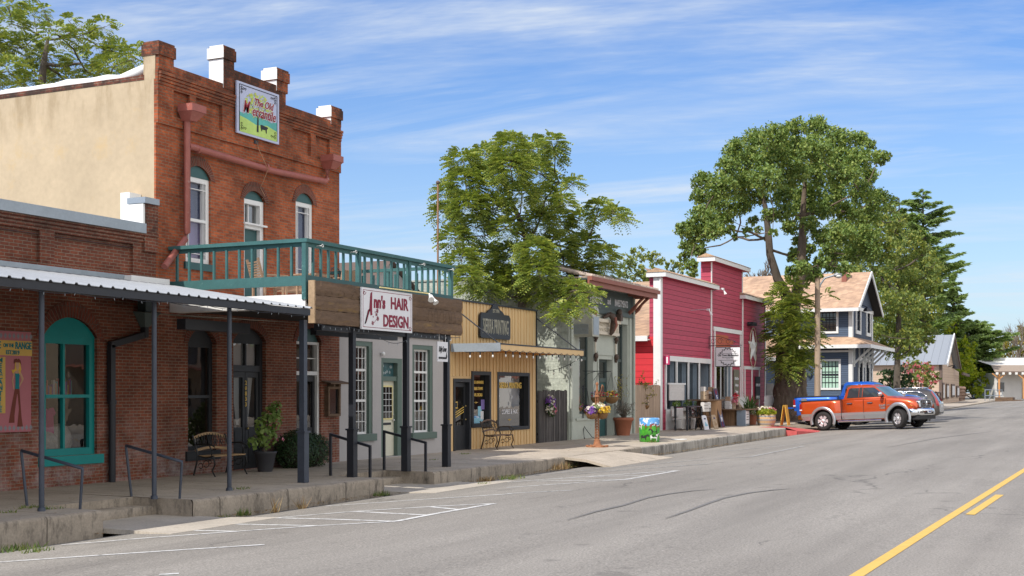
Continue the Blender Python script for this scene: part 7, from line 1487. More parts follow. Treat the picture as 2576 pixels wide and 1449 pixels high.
# plant stands with hanging baskets
m_wick = M('coir_basket', (.20, .11, .045), .95, var=.4, scale=20, bmp=.8)
def basket(name, label, c, r, mix, n=130, cat='hanging basket', hang=None, grp=None):
    t = thing(name, label, cat, tuple(c), 0, grp); e = MB(); e.lathe([(.02, -r * .9), (r * .6, -r * .75), (r * .95, -r * .3), (r, 0), (r * .9, .01), (.02, .02)], tuple(c), m_wick, 16); e.build('basket', t)
    e = MB()
    for k, m_ in enumerate(mix): leaves(e, rg, (c[0], c[1], c[2] + r * .35), (r * 1.12, r * 1.12, r * .62), n // len(mix), .07, m_, .8)
    e.build('flowers', t)
    if hang: e = MB(); [e.tube([(c[0] + r * .9 * math.cos(a), c[1] + r * .9 * math.sin(a), c[2]), hang], .006, m_black, 4) for a in (0, 2.1, 4.2)]; e.build('chains', t)
    return t
def stand(label, p, h, arms=1):
    t = thing('plant_stand', label, 'plant stand', tuple(p)); x, y, z = p; e = MB(); e.tube([(x, y, z + .25), (x, y, z + h)], .020, m_black, 6); e.ball((x, y, z + h + .03), .035, m_black, 8, 6); e.build('pole', t)
    for k in range(4): a = k * 1.571 + .5; c_, s_ = math.cos(a), math.sin(a); e = MB(); e.tube([(x, y, z + .5), (x + c_ * .12, y + s_ * .12, z + .32), (x + c_ * .32, y + s_ * .32, z + .06), (x + c_ * .44, y + s_ * .44, z + .01), (x + c_ * .48, y + s_ * .48, z + .06)], .013, m_black, 5); e.build('leg', t)
    for s in (-1, 1): e = MB(); e.tube([(x, y, z + h - .3), (x + s * .08, y, z + h - .02), (x + s * .2, y - s * .05, z + h - .02), (x + s * .26, y - s * .06, z + h - .18)], .012, m_black, 5); e.build('hook', t)
    return (x, y, z)
p1 = SP(1467, 1104); stand('black iron plant stand with four curled feet before the left window of the sage office', p1, 1.85)
hx = Vector((-.25, .1, 0))
basket('flower_basket', 'basket of purple flowers on the left side of the sage office stand', (p1.x - .18, p1.y + .12, p1.z + 1.12), .17, (F_vio, L_ger, F_pnk), 110, hang=(p1.x - .26, p1.y + .06, p1.z + 1.68))
basket('flower_basket', 'basket of purple and brown flowers on the right side of the sage office stand', (p1.x + .26, p1.y - .06, p1.z + 1.04), .19, (F_vio, L_dark, F_vio), 90, hang=(p1.x + .26, p1.y - .06, p1.z + 1.68))
p2 = SP(1614, 1088); stand('black iron plant stand wound with a bare vine before the tan fence', p2, 2.0)
basket('flower_basket', 'basket with a few purple and yellow flowers on the stand before the tan fence', (p2.x - .2, p2.y + .1, p2.z + 1.08), .19, (F_vio, F_yel, L_dark), 60, hang=(p2.x - .26, p2.y + .06, p2.z + 1.8)); basket('flower_basket', 'nearly bare coir basket on the stand before the tan fence', (p2.x + .28, p2.y - .06, p2.z + 1.08), .17, (L_dark, L_gold), 24, hang=(p2.x + .26, p2.y - .06, p2.z + 1.8))
rr = random.Random(31); t = thing('vine', 'dry straggling vine on the right hand plant stand', 'vine', tuple(p2)); e = MB(); lf_ = MB(); P_ = []
for k in range(16):
    a = Vector((p2.x, p2.y, p2.z + 1.0 + rr.random() * .9)); q = [a]
    for _ in range(5): a = a + Vector((rr.uniform(-.22, .22), rr.uniform(-.22, .22), rr.uniform(-.02, .22))); q.append(a); P_.append(a)
    e.tube(q, .006, m_bark, 4, False)
e.build('stems', t); [leaves(lf_, rg, tuple(a), .08, 5, .06, L_gold) for a in P_]; lf_.build('foliage', t)
# rust coloured cast column with a flower bowl
pc = SP(1502, 1125); m_rst = M('rusty_iron', (.29, .125, .06), .85, var=.35, scale=9, bmp=.4)
t = thing('iron_column', 'rusty openwork iron column with a hitching hook and flower bowl near the kerb', 'post', tuple(pc)); x, y, z = pc
e = MB(); e.lathe([(.34, 0), (.34, .02), (.16, .05), (.11, .10), (.085, .24)], (x, y, z), m_rst, 16); [e.ball((x + .3 * math.cos(a), y + .3 * math.sin(a), z + .04), (.06, .06, .035), m_rst, 6, 5) for a in (0, 1.05, 2.1, 3.14, 4.2, 5.2)]; e.build('base', t)
e = MB(); [e.tube([(x + .065 * math.cos(a), y + .065 * math.sin(a), z + .2), (x + .05 * math.cos(a), y + .05 * math.sin(a), z + 1.7)], .014, m_rst, 5) for a in (.78, 2.36, 3.93, 5.5)]
for k in range(17):
    z_ = z + .24 + k * .085; [e.tube([(x + .06 * math.cos(a), y + .06 * math.sin(a), z_), (x + .06 * math.cos(a + 1.57), y + .06 * math.sin(a + 1.57), z_ + .08)], .008, m_rst, 4, False) for a in (.78, 2.36, 3.93, 5.5)]
e.lathe([(.07, 0), (.095, .03), (.07, .06)], (x, y, z + .2), m_rst, 10); e.lathe([(.075, 0), (.075, .03), (.03, .06), (.045, .11), (.028, .15), (.04, .21), (.026, .25), (.036, .31), (.024, .34), (.05, .38), (.045, .42), (.015, .45), (.001, .47)], (x, y, z + 1.55), m_rst, 12); e.build('shaft', t)
e = MB(); e.tube([(x, y, z + 1.6), (x + .12, y - .05, z + 1.68), (x + .17, y - .08, z + 1.82), (x + .20, y - .09, z + 1.92), (x + .26, y - .11, z + 1.86), (x + .24, y - .1, z + 1.74), (x + .15, y - .06, z + 1.55)], .018, m_rst, 6); e.build('hook', t)
t = thing('flower_bowl', 'coir bowl of white, yellow and violet petunias on the rusty column', 'flower basket', (x, y, z + 1.0))
for s in (-1, 1): e = MB(); c_ = (x + s * .17, y - .1 * s, z + 1.02); e.lathe([(.03, -.16), (.14, -.13), (.20, 0), (.19, .02), (.02, .03)], c_, m_wick, 14); e.build('basket', t)
e = MB(); [leaves(e, rg, (x + dx, y + dy, z + 1.16 + dz), (.2, .2, .13), 120, .08, m_, .6) for dx, dy, dz, m_ in ((-.24, .1, 0, F_whi), (-.28, .08, -.02, F_vio), (0, -.1, .06, F_whi), (.0, -.15, 0, F_yel), (.24, -.15, 0, F_yel), (.3, -.1, .03, F_vio), (.2, .05, .1, F_whi), (-.1, 0, .02, L_ger))]; e.build('flowers', t)
# baskets hung from the office doorway and on the dark fence
for px, py, lb, mx_, yy in ((1505, 1000, 'hanging basket of red flowers behind the rusty column', (F_red, F_vio, L_ger), 16.9), (1538, 999, 'hanging basket of red and yellow flowers right of the sage office door', (F_red, F_yel, L_ger), 16.8)):
    X_ = XP(px, yy); z_ = ZP(py, X_, yy); basket('hanging_basket', lb, (X_, yy, z_), .27, mx_, 150, hang=(X_, yy, z_ + .9))
    t = thing('basket_bracket', 'scroll bracket holding the ' + ('right' if px > 1520 else 'left') + ' hanging basket of the sage office', 'bracket', (X_, Y0, z_ + .9)); e = MB(); e.tube([(X_, Y0, z_ + .95), (X_, yy, z_ + .93)], .012, m_black, 5); e.tube([(X_, Y0, z_ + .6), (X_, Y0 - .2, z_ + .85), (X_, yy + .1, z_ + .93)], .009, m_black, 5); e.build('arm', t)
X_ = XP(1383, Y0 - .15); z_ = ZP(1022, X_, Y0 - .15); t = thing('flower_wreath', 'round wreath of violet, white and pink flowers hung on the dark fence', 'wreath', (X_, Y0 - .15, z_)); e = MB(); [leaves(e, rg, (X_ + dx, Y0 - .2, z_ + dz), (.22, .12, .2), 70, .075, m_) for dx, dz, m_ in ((-.12, .15, F_vio), (.12, .12, F_vio), (0, .05, F_whi), (-.1, -.1, F_whi), (.15, -.12, F_pnk), (-.12, 0, L_dark), (.05, -.2, L_dark), (.0, .2, F_whi))]; e.build('flowers', t)
# terracotta pot with a dry shrub
pt = SP(1568, 1096); x, y, z = pt; t = thing('terracotta_pot', 'large terracotta pot with a dry silver shrub by the sage office', 'potted plant', tuple(pt)); e = MB(); e.lathe([(.24, 0), (.34, .55), (.36, .56), (.39, .58), (.39, .68), (.35, .69), (.34, .62)], (x, y, z), m_terra, 24); e.lathe([(.34, .62), (.001, .64)], (x, y, z), m_soil, 16); e.build('pot', t)
L_sil = leafmat('silver_leaves', [(.20, .20, .19), (.30, .29, .27), (.14, .15, .13)], .2); e = MB(); lf_ = MB()
for k in range(90): a = rr.uniform(0, 6.28); r_ = rr.uniform(.15, .5); h = rr.uniform(.2, .62); e.tube([(x, y, z + .6), (x + r_ * .5 * math.cos(a), y + r_ * .5 * math.sin(a), z + .65 + h * .6), (x + r_ * math.cos(a), y + r_ * math.sin(a), z + .65 + h)], .006, m_twig, 3, False); leaves(lf_, rg, (x + r_ * math.cos(a), y + r_ * math.sin(a), z + .6 + h), .07, 4, .05, L_sil)
for k in range(9):
    q = [Vector((x, y, z + .6))]
    for j in range(7): q.append(q[-1] + Vector((rr.uniform(-.12, .14), rr.uniform(-.1, .1), rr.uniform(.15, .3)))); 
    e.tube(q, .007, m_twig, 4, False); [leaves(lf_, rg, tuple(a), .1, 3, .055, L_gold) for a in q[4:]]
e.build('stems', t); lf_.build('foliage', t)
# painted barrel with cattle
pb = SP(1658, 1112); x, y, z = pb.x, pb.y + .34, pb.z; Rb, Hb = .335, .80
t = thing('painted_barrel', 'litter barrel painted with cows on green grass under a blue sky', 'barrel', (x, y, z))
mg, n, b = base('painted_meadow'); p = wpos(n); s_ = nd(n, 'ShaderNodeSeparateXYZ'); n.links.new(p, s_.inputs[0]); hh = mth(n, 'DIVIDE', mth(n, 'SUBTRACT', s_.outputs[2], z), Hb)
gcol = ramp(n, noise(n, p, 5, 3), [(.35, (.03, .22, .02)), (.5, (.08, .38, .03)), (.65, (.03, .28, .06))]); scol = mixc(n, ramp(n, noise(n, p, 6, 4), [(.52, g3(0)), (.6, g3(1))]), (.10, .33, .68), (.75, .8, .85))
n.links.new(mixc(n, ramp(n, mth(n, 'ADD', hh, mth(n, 'MULTIPLY', noise(n, p, 6, 2), .12)), [(.74, g3(0)), (.76, g3(1))]), gcol, scol), b.inputs['Base Color']); b.inputs['Roughness'].default_value = .35
e = MB(); e.lathe([(Rb * .93, 0), (Rb, .02), (Rb * 1.04, Hb * .5), (Rb * 1.02, Hb - .03), (Rb * 1.0, Hb), (Rb * .94, Hb + .01), (Rb * .9, Hb - .02), (Rb * .9, .3)], (x, y, z), mg, 40); e.build('drum', t)
m_cbr = M('painted_chestnut', (.22, .05, .018), .5, bmp=0); m_cwh = M('painted_white', (.68, .68, .66), .5, bmp=0)
fc0 = math.atan2(-y, -x)                       # side of the drum towards the road corner
def onb(u, v, q=.0): a = fc0 + u / Rb; rr_ = Rb * 1.045 + q; return (x + rr_ * math.cos(a), y + rr_ * math.sin(a), z + v)
COW = [(-.13, .02), (-.12, .02), (-.11, .10), (.06, .09), (.07, .0), (.09, .0), (.10, .10), (.125, .17), (.17, .20), (.20, .15), (.23, .16), (.22, .21), (.19, .25), (.15, .25), (.10, .22), (-.10, .22), (-.14, .20), (-.155, .08), (-.14, .15)]
def cow(u0, v0, m_, s=1.0, flip=1, spots=None):
    e = MB(); P_ = [onb(u0 + flip * a * s, v0 + b_ * s, .004) for a, b_ in COW]; e.add(P_, [tuple(range(len(P_)))], m_)
    if spots: [e.add([onb(u0 + flip * (a + .035 * math.cos(k * 1.05)) * s, v0 + (b_ + .03 * math.sin(k * 1.05)) * s, .007) for k in range(6)], [tuple(range(6))], spots) for a, b_ in ((-.05, .17), (.05, .16), (.19, .2))]
    e.build('painted_cow', t)
cow(-.02, .42, m_cbr, .85, 1, None); cow(.30, .43, m_cbr, .75, -1, m_cwh); cow(.15, .26, m_ink, .8, -1); cow(-.19, .06, m_ink, .8, 1); cow(.17, .04, m_cwh, 1.0, 1, m_ink); cow(-.36, .42, m_cwh, .8, 1, m_cbr)
pw = SP(1705, 1107); e = MB(); e.tube([(pw.x + .28 * math.cos(k * .45) + .1, pw.y + .22 * math.sin(k * .45) * (1 + k * .01), pw.z + .02) for k in range(30)], .015, m_white, 5); solo(e, 'hose_coil', 'coil of thin white tubing on the pavement right of the painted barrel', 'hose', tuple(pw))
# ---------------------------------------------------------------- goods in front of the red shop
zr = sw(54) + .012; m_crate = M('pale_crate_wood', (.40, .30, .20), .8, var=.3, scale=5, stretch=(1, 1, 5)); m_cask = boards('cask_staves', (.26, .155, .085), .11, 'u', .08, .3, .85, .3, tone=.2); m_wwash = M('whitewashed_wood', (.58, .55, .52), .85, var=.15, scale=3, stretch=(1, 1, 4), stain=((.35, .26, .2), .6, 4)); m_navy = M('navy_sign_paint', (.02, .03, .10), .6)
def gx(px, Y): return XP(px, Y)
# whitewashed bench and table
X1 = gx(1653, 17.0); t = thing('white_bench', 'whitewashed plank bench before the first window of the red shop', 'bench', (51.9, 16.8, zr))
for nm, q in (('seat', (51.6, 53.6, 16.75, 17.15, zr + .42, zr + .47)), ('front_board', (51.6, 53.6, 16.73, 16.75, zr + .02, zr + .40)), ('backrest', (51.7, 53.2, 17.2, 17.23, zr + .55, zr + .85))): e = MB(); e.box(*q, m_wwash); e.build(nm, t)
t = thing('blank_board', 'blank pinkish white board hung across the first red shop window', 'sign', (52.6, 17.3, 1.3)); e = MB(); e.box(51.75, 53.75, 17.32, 17.36, 1.38, 2.05, m_wwash); e.box(51.65, 53.9, 17.30, 17.38, 2.05, 2.12, m_white); e.build('board', t)
t = thing('iron_table', 'small black iron table in front of the white bench', 'table', (gx(1735, 16.4), 16.4, zr)); xa = gx(1712, 16.4); xb = gx(1755, 16.4); e = MB(); e.box(xa, xb, 16.1, 16.7, zr + .95, zr + .99, m_black); e.build('tabletop', t)
for x_ in (xa + .08, xb - .3):
    for y_ in (16.15, 16.65): e = MB(); e.lathe([(.03, 0), (.05, .1), (.025, .25), (.05, .6), (.06, .95)], (x_, y_, zr), m_black, 8); e.build('leg', t)
t = thing('sewing_base', 'black cast iron sewing machine stand with curled legs beside the table', 'table stand', (gx(1760, 16.3), 16.3, zr)); e = MB(); rr = random.Random(6); xo_ = gx(1752, 16.2)
for k in range(14): cx_, cz, r_ = xo_ + rr.uniform(0, 1.2), zr + rr.uniform(.1, .85), rr.uniform(.08, .2); e.tube([(cx_ + r_ * math.cos(j * .7), 16.2 + .1 * (k % 3), cz + r_ * math.sin(j * .7)) for j in range(8)], .018, m_black, 5)
for x_ in (xo_, xo_ + 1.25):
    for y_ in (16.0, 16.6): e.tube([(x_, y_, zr), (x_ + .05, y_, zr + .4), (x_, y_, zr + .9)], .03, m_black, 6)
e.build('frame', t); e = MB(); e.box(xo_ - .1, xo_ + 1.4, 15.95, 16.65, zr + .5, zr + .54, m_bwood); e.build('shelf', t)
def crate(name, lb, x, y, z, w, d, h, m_, slats=3, grp=None, cat='crate'):
    t = thing(name, lb, cat, (x, y, z), 0, grp)
    for nm, q in (('front', (0, w, 0, .02)), ('back', (0, w, d - .02, d))):
        e = MB(); [e.box(x + q[0], x + q[1], y + q[2], y + q[3], z + k * h / slats, z + (k + .86) * h / slats, m_) for k in range(slats)]; e.build(nm, t)
    e = MB(); [e.box(xx, xx + .02, y + .021, y + d - .021, z, z + h, m_) for xx in (x, x + w - .02)]; e.box(x + .02, x + w - .02, y + .021, y + d - .021, z + .01, z + .03, m_); e.build('sides', t); return t
def cask(lb, x, y, z, r, h, cat='barrel'):
    t = thing('wooden_barrel', lb, cat, (x, y, z)); e = MB(); e.lathe([(r * .85, 0), (r * .97, h * .25), (r, h * .5), (r * .97, h * .75), (r * .86, h), (r * .8, h), (r * .78, h - .04), (.001, h - .04)], (x, y, z), m_cask, 24); e.build('staves', t)
    e = MB(); [e.lathe([(r * q + .006, 0), (r * q + .01, .04)], (x, y, z + h * f_), m_flash, 24) for f_, q in ((.06, .885), (.28, .98), (.68, .985), (.9, .90))]; e.build('hoops', t); return t
cx0 = gx(1782, 16.4)
t = thing('spool_table', 'tall weathered wooden drum table stacked with small boxes left of the welcome board', 'table', (cx0 + .8, 16.6, zr)); e = MB(); e.lathe([(.55, 0), (.55, 1.2)], (cx0 + 1.1, 16.7, zr), m_cask, 20); e.build('drum', t); e = MB(); e.box(cx0 - .5, cx0 + 1.8, 16.2, 17.2, zr + 1.2, zr + 1.26, m_oldw); e.build('tabletop', t)
xs0 = gx(1829, 16.5); t = thing('spool_table', 'low wooden cable spool table right of the welcome board', 'table', (xs0 + 1, 16.6, zr)); e = MB(); e.lathe([(.8, 0), (.8, .72)], (xs0 + 1.1, 16.6, zr + .03), m_cask, 22); e.build('drum', t); e = MB(); e.lathe([(1.25, 0), (1.25, .05)], (xs0 + 1.1, 16.6, zr + .75), m_oldw, 24); e.lathe([(1.1, 0), (1.1, .04)], (xs0 + 1.1, 16.6, zr), m_oldw, 24); e.build('tabletop', t)
rr = random.Random(14); pal = [m_crate, m_wwash, m_slat, m_sign, m_bwood]; adj = ['pale wooden', 'whitewashed', 'weathered teak', 'white', 'dark brown']
where = [('on the tall drum table', cx0 - .3, cx0 + 1.5, zr + 1.262), ('on the low spool table', xs0 + .25, xs0 + 1.9, zr + .802)]
k_ = 0
ords = ['leftmost', 'second', 'third', 'fourth', 'rightmost']
for lb, xa, xb, zz in where:
    for i in range(5):
        w_, h_ = rr.uniform(.22, .36), rr.uniform(.18, .42); x_ = xa + (xb - xa) * i / 5; mi = (i * 2 + k_) % 5
        c_ = crate('small_crate', '%s %s box standing %s before the red shop' % (ords[i], adj[mi], lb), x_, 16.45 + (i % 2) * .05, zz, w_, .22, h_, pal[mi], 2, 'small boxes for sale on the tables', 'box')
        if i in (0, 3): crate('small_crate', 'small %s box stacked on the %s box %s' % (adj[(mi + 1) % 5], ords[i], lb), x_ + .03, 16.47, zz + h_ + .003, w_ * .8, .2, .2, pal[(mi + 1) % 5], 2, 'small boxes for sale on the tables', 'box')
    k_ += 1
e = MB(); [leaves(e, rg, (xs0 + 1.0 + dx, 16.4, zr + 1.15 + dz), (.2, .15, .2), 60, .09, m_) for dx, dz, m_ in ((0, 0, F_pnk), (.3, .05, F_whi), (.15, .2, F_red))]; solo(e, 'ribbon_flowers', 'bunch of pink, red and white ribbon flowers on the low spool table', 'decoration', (xs0 + 1, 16.4, zr + .9))
crate('display_crate', 'orange and white fruit crate hanging on the side of the tall drum table', gx(1772, 16.0), 16.0, zr + .75, .95, .16, .4, m_wwash, 3)
crate('display_crate', 'slatted crate standing on its end at the right of the goods', gx(1878, 16.3), 16.1, zr + .0, .55, .35, .95, m_crate, 4)
crate('display_crate', 'brown crate with an orange label on the low spool table front', xs0 + .5, 15.9, zr + .03, 1.0, .3, .35, m_bwood, 3)
# welcome board leaning
xw = gx(1812, 16.1); t = thing('welcome_board', 'tall navy board with white letters leaning by the barrels', 'sign', (xw, 16.2, zr)); fw2 = lambda u, v, d=0: (xw + u, 16.05 + (v - zr) * .22 - d, v); e = MB(); e.add([fw2(0, zr), fw2(.62, zr), fw2(.62, zr + 1.75), fw2(0, zr + 1.75), fw2(0, zr, -.04), fw2(.62, zr, -.04), fw2(.62, zr + 1.75, -.04), fw2(0, zr + 1.75, -.04)], [(0,1,2,3),(4,7,6,5),(0,4,5,1),(2,6,7,3),(0,3,7,4),(1,5,6,2)], m_bwood); e.add([fw2(.04, zr + .05, .005), fw2(.58, zr + .05, .005), fw2(.58, zr + 1.7, .005), fw2(.04, zr + 1.7, .005)], [(0,1,2,3)], m_navy); e.build('board', t)
e = MB(); [e.text(ch, .30, m_wine if k in (0, 6) else m_sign, fw2, .31, zr + 1.55 - k * .235, d=.008, bold=.01, sx=1.1) for k, ch in enumerate('WELCOME')]; e.build('lettering', t)
for px, lb, tt, mm in ((1768, 'small white board with a blue truck picture leaning on the drum table', 'BLUE', m_sign), (1792, 'round topped tan picnic hamper sign beside the small white board', 'Welcome', m_crate)):
    x_ = gx(px, 15.9); t = thing('small_sign', lb, 'sign', (x_, 15.9, zr)); fk = lambda u, v, d=0: (x_ + u, 15.8 + (v - zr) * .25 - d, v); e = MB(); e.prism([(0, zr), (.62, zr), (.62, zr + .55), (.5, zr + .6), (.12, zr + .6), (0, zr + .55)], lambda u, v, q: fk(u, v, q), mm, 0, -.03); e.build('board', t); e = MB(); e.prism([(.2, zr + .43), (.45, zr + .43), (.45, zr + .49), (.2, zr + .49)], lambda u, v, q: fk(u, v, q), m_navy, .004, .006); e.prism([(.15, zr + .15), (.5, zr + .15), (.5, zr + .24), (.38, zr + .25), (.34, zr + .32), (.22, zr + .32), (.2, zr + .24), (.15, zr + .23)], lambda u, v, q: fk(u, v, q), m_ltb if mm is m_sign else m_wslat, .004, .006); e.build('lettering', t)
# shutters leaning, picket fences, agave, grey planter sign
xq = gx(1862, 16.6)
for k in range(4): x_ = xq + k * .28; e = MB(); [e.bar((x_ + j * .11, 16.35 - k * .05, zr), (x_ + .12 + j * .11, 17.05, zr + 1.15), .09, .02, m_crate if k % 2 else m_slat) for j in range(3)]; solo(e, 'old_shutter', '%s old slatted shutter leaning in the row right of the spool table' % ords[k], 'shutter', (x_, 16.5, zr), 'old shutters leaning in a row')
def picket(lb, x0, x1, y, h):
    t = thing('picket_fence', lb, 'picket fence', (x0, y, zr)); e = MB(); x_ = x0
    while x_ < x1: e.prism([(x_, zr), (x_ + .08, zr), (x_ + .08, zr + h - .08), (x_ + .04, zr + h), (x_, zr + h - .08)], lambda u, v, q: (u, y + q, v), m_white, 0, .02); x_ += .15
    e.build('pickets', t); e = MB(); e.box(x0, x1, y + .022, y + .05, zr + .25, zr + .32, m_white); e.box(x0, x1, y + .022, y + .05, zr + h - .4, zr + h - .33, m_white); e.build('rails', t)
picket('short white picket fence panel left of the barn door', 61.9, 63.9, 17.25, 1.35); picket('white picket fence panel at the right end of the red front', 65.9, 68.2, 16.9, 1.4)
L_aga = leafmat('agave_green', [(.05, .11, .03), (.09, .17, .045), (.13, .2, .06)], .15)
xg, yg = gx(1885, 16.2), 16.2; t = thing('spiky_plant', 'big spiky green agave at the right of the goods', 'potted plant', (xg, yg, zr)); e = MB(); e.lathe([(.3, 0), (.38, .5), (.36, .5)], (xg, yg, zr), m_terra, 16); e.build('pot', t); e = MB(); rr = random.Random(21)
for k in range(80):
    a = rr.uniform(0, 6.28); el = rr.uniform(-.1, 1.35); L_ = rr.uniform(.9, 1.25); d_ = Vector((math.cos(a) * math.cos(el), math.sin(a) * math.cos(el), math.sin(el))); s_ = Vector((-math.sin(a), math.cos(a), 0)) * .035; o_ = Vector((xg, yg, zr + .55)); m1 = o_ + d_ * L_ * .55 + Vector((0, 0, .08)); tp = o_ + d_ * L_ + Vector((0, 0, -.25 * math.cos(el)))
    e.add([tuple(o_ - s_), tuple(o_ + s_), tuple(m1 + s_ * .9), tuple(m1 - s_ * .9), tuple(tp)], [(0, 1, 2, 3), (3, 2, 4)], L_aga)
e.build('foliage', t)
xg = gx(1872, 15.75); t = thing('sandwich_board', 'grey box planter with a white printed notice beside the agave', 'sign', (xg, 15.75, zr)); e = MB(); e.box(xg, xg + .75, 15.7, 16.1, zr, zr + .75, m_gry); e.build('box', t); e = MB(); e.box(xg + .08, xg + .62, 15.685, 15.698, zr + .12, zr + .7, m_sign); [e.box(xg + .16, xg + .54, 15.68, 15.684, zr + z_, zr + z_ + .03, m_ink) for z_ in (.3, .42, .54)]; e.build('notice', t)
# window boxes with little signs
for x_, tt in ((52.3, 'VINTAGE'), (53.9, 'S PPY CHIC'), (55.5, 'HOME')):
    t = thing('window_box', 'window box of green plants with a maroon %s sign' % {'V': 'VINTAGE', 'S': 'chic', 'H': 'HOME'}[tt[0]], 'window box', (x_, 17.3, 1.0)); e = MB(); e.box(x_, x_ + 1.1, 17.27, 17.47, .92, 1.12, m_wwash); e.build('box', t); e = MB(); e.box(x_ + .05, x_ + 1.0, 17.24, 17.265, .78, 1.08, m_wine); e.box(x_ + .08, x_ + .97, 17.232, 17.239, .81, 1.05, m_sign); e.text(tt, .22, m_wine, lambda u, v, q: (u, 17.228 - q, v), x_ + .52, .93, sx=.75, ex=.001, bold=.004); e.build('sign', t); e = MB(); leaves(e, rg, (x_ + .55, 17.4, 1.2), (.5, .12, .2), 150, .07, L_ger); e.build('foliage', t)
# barrel planter and yellow board
pq = SP(1949, 1071); x, y, z = pq.x, pq.y + .4, pq.z; t = thing('barrel_planter', 'half barrel planter with yellow green leaves and pink flowers at the kerb end', 'planter', (x, y, z)); e = MB(); e.lathe([(.36, 0), (.44, .25), (.42, .52), (.39, .52), (.37, .45), (.001, .45)], (x, y, z), M('pale_oak_staves', (.45, .30, .17), .8, var=.25, scale=4, stretch=(6, 6, .5)), 24); e.build('staves', t); e = MB(); [e.lathe([(q, 0), (q2, .05)], (x, y, z + h_), m_flash, 24) for h_, q, q2 in ((.06, .39, .405), (.25, .447, .449), (.42, .436, .43))]; e.build('hoops', t)
e = MB(); leaves(e, rg, (x, y, z + .62), (.56, .5, .2), 420, .11, L_lime, .8); e.build('foliage', t); e = MB(); leaves(e, rg, (x - .1, y, z + .78), (.4, .4, .14), 60, .1, F_whi, 1); leaves(e, rg, (x + .3, y - .1, z + .74), (.22, .3, .12), 60, .09, F_pnk, 1); leaves(e, rg, (x + .1, y, z + .74), (.4, .4, .12), 30, .09, F_red, 1); e.build('flowers', t)
pq = SP(1972, 1070); x, y, z = pq; m_yb = M('golden_plywood', (.60, .36, .05), .7, var=.12); t = thing('easel_board', 'yellow wooden folding board beside the barrel planter', 'sign', tuple(pq))
for s in (-1, 1): e = MB(); e.add([(x, y - .16 * s, z), (x + .5, y - .16 * s, z), (x + .5, y - .02 * s, z + .95), (x, y - .02 * s, z + .95), (x, y - .19 * s, z), (x + .5, y - .19 * s, z), (x + .5, y - .05 * s, z + .95), (x, y - .05 * s, z + .95)], [(0,1,2,3),(4,7,6,5),(0,4,5,1),(1,5,6,2),(2,6,7,3),(3,7,4,0)], m_yb); e.build('panel', t)
# street lamp on its wooden pole
lx, ly = 66.5, 14.3; zt = ZP(697, lx, ly); t = thing('street_lamp', 'street lamp on a tall weathered wooden pole beside the navy house', 'street lamp', (lx, ly, .1)); e = MB(); e.tube([(lx, ly, -.1), (lx, ly, zt)], [.17, .13], M('pale_pole_wood', (.36, .27, .19), .85, var=.25, scale=3, stretch=(3, 3, .3), bmp=.4), 12); e.build('pole', t)
hd = DP(2098, 693, (CA * lx + SA * ly) - .2); e = MB(); e.tube([(lx, ly, zt - .9), Vector((lx, ly, zt - .5)).lerp(hd, .15), Vector((lx, ly, zt - .15)).lerp(hd, .45), hd], .05, m_flash, 7); e.tube([(lx, ly, zt - .3), (lx + .1, ly - .1, zt - .5)], .09, m_sign, 6); e.build('arm', t); e = MB(); h2 = DP(2122, 690, (CA * lx + SA * ly) - .2); e.tube([hd, hd.lerp(h2, .3), hd.lerp(h2, .75), h2], [.07, .15, .15, .05], m_corr, 10); e.ball(tuple(hd.lerp(h2, .5) + Vector((0, 0, -.08))), (.22, .16, .1), m_bulb, 10, 6); e.build('lamp_head', t)
e = MB(); pz = DP(2118, 1010, 70.5); e.box(pz.x - .4, pz.x + .4, pz.y - .4, pz.y + .4, .1, 1.42, m_slat); e.box(pz.x - .5, pz.x + .5, pz.y - .5, pz.y + .5, 1.42, 1.5, m_crate); solo(e, 'wooden_bin', 'square slatted wooden bin behind the blue truck bed', 'bin', (pz.x, pz.y, .1))
pz = DP(2026, 941, 74); t = thing('round_sign', 'dark round sign hanging between the big tree and the lamp pole', 'sign', tuple(pz)); e = MB(); e.lathe([(.46, -.03), (.46, .03)], tuple(pz), m_blueshg, 20, 'X'); e.build('disc', t); e = MB(); e.tube([tuple(pz + Vector((0, 0, .45))), tuple(pz + Vector((0, .1, 1.0)))], .03, m_black, 5); e.build('hook', t)
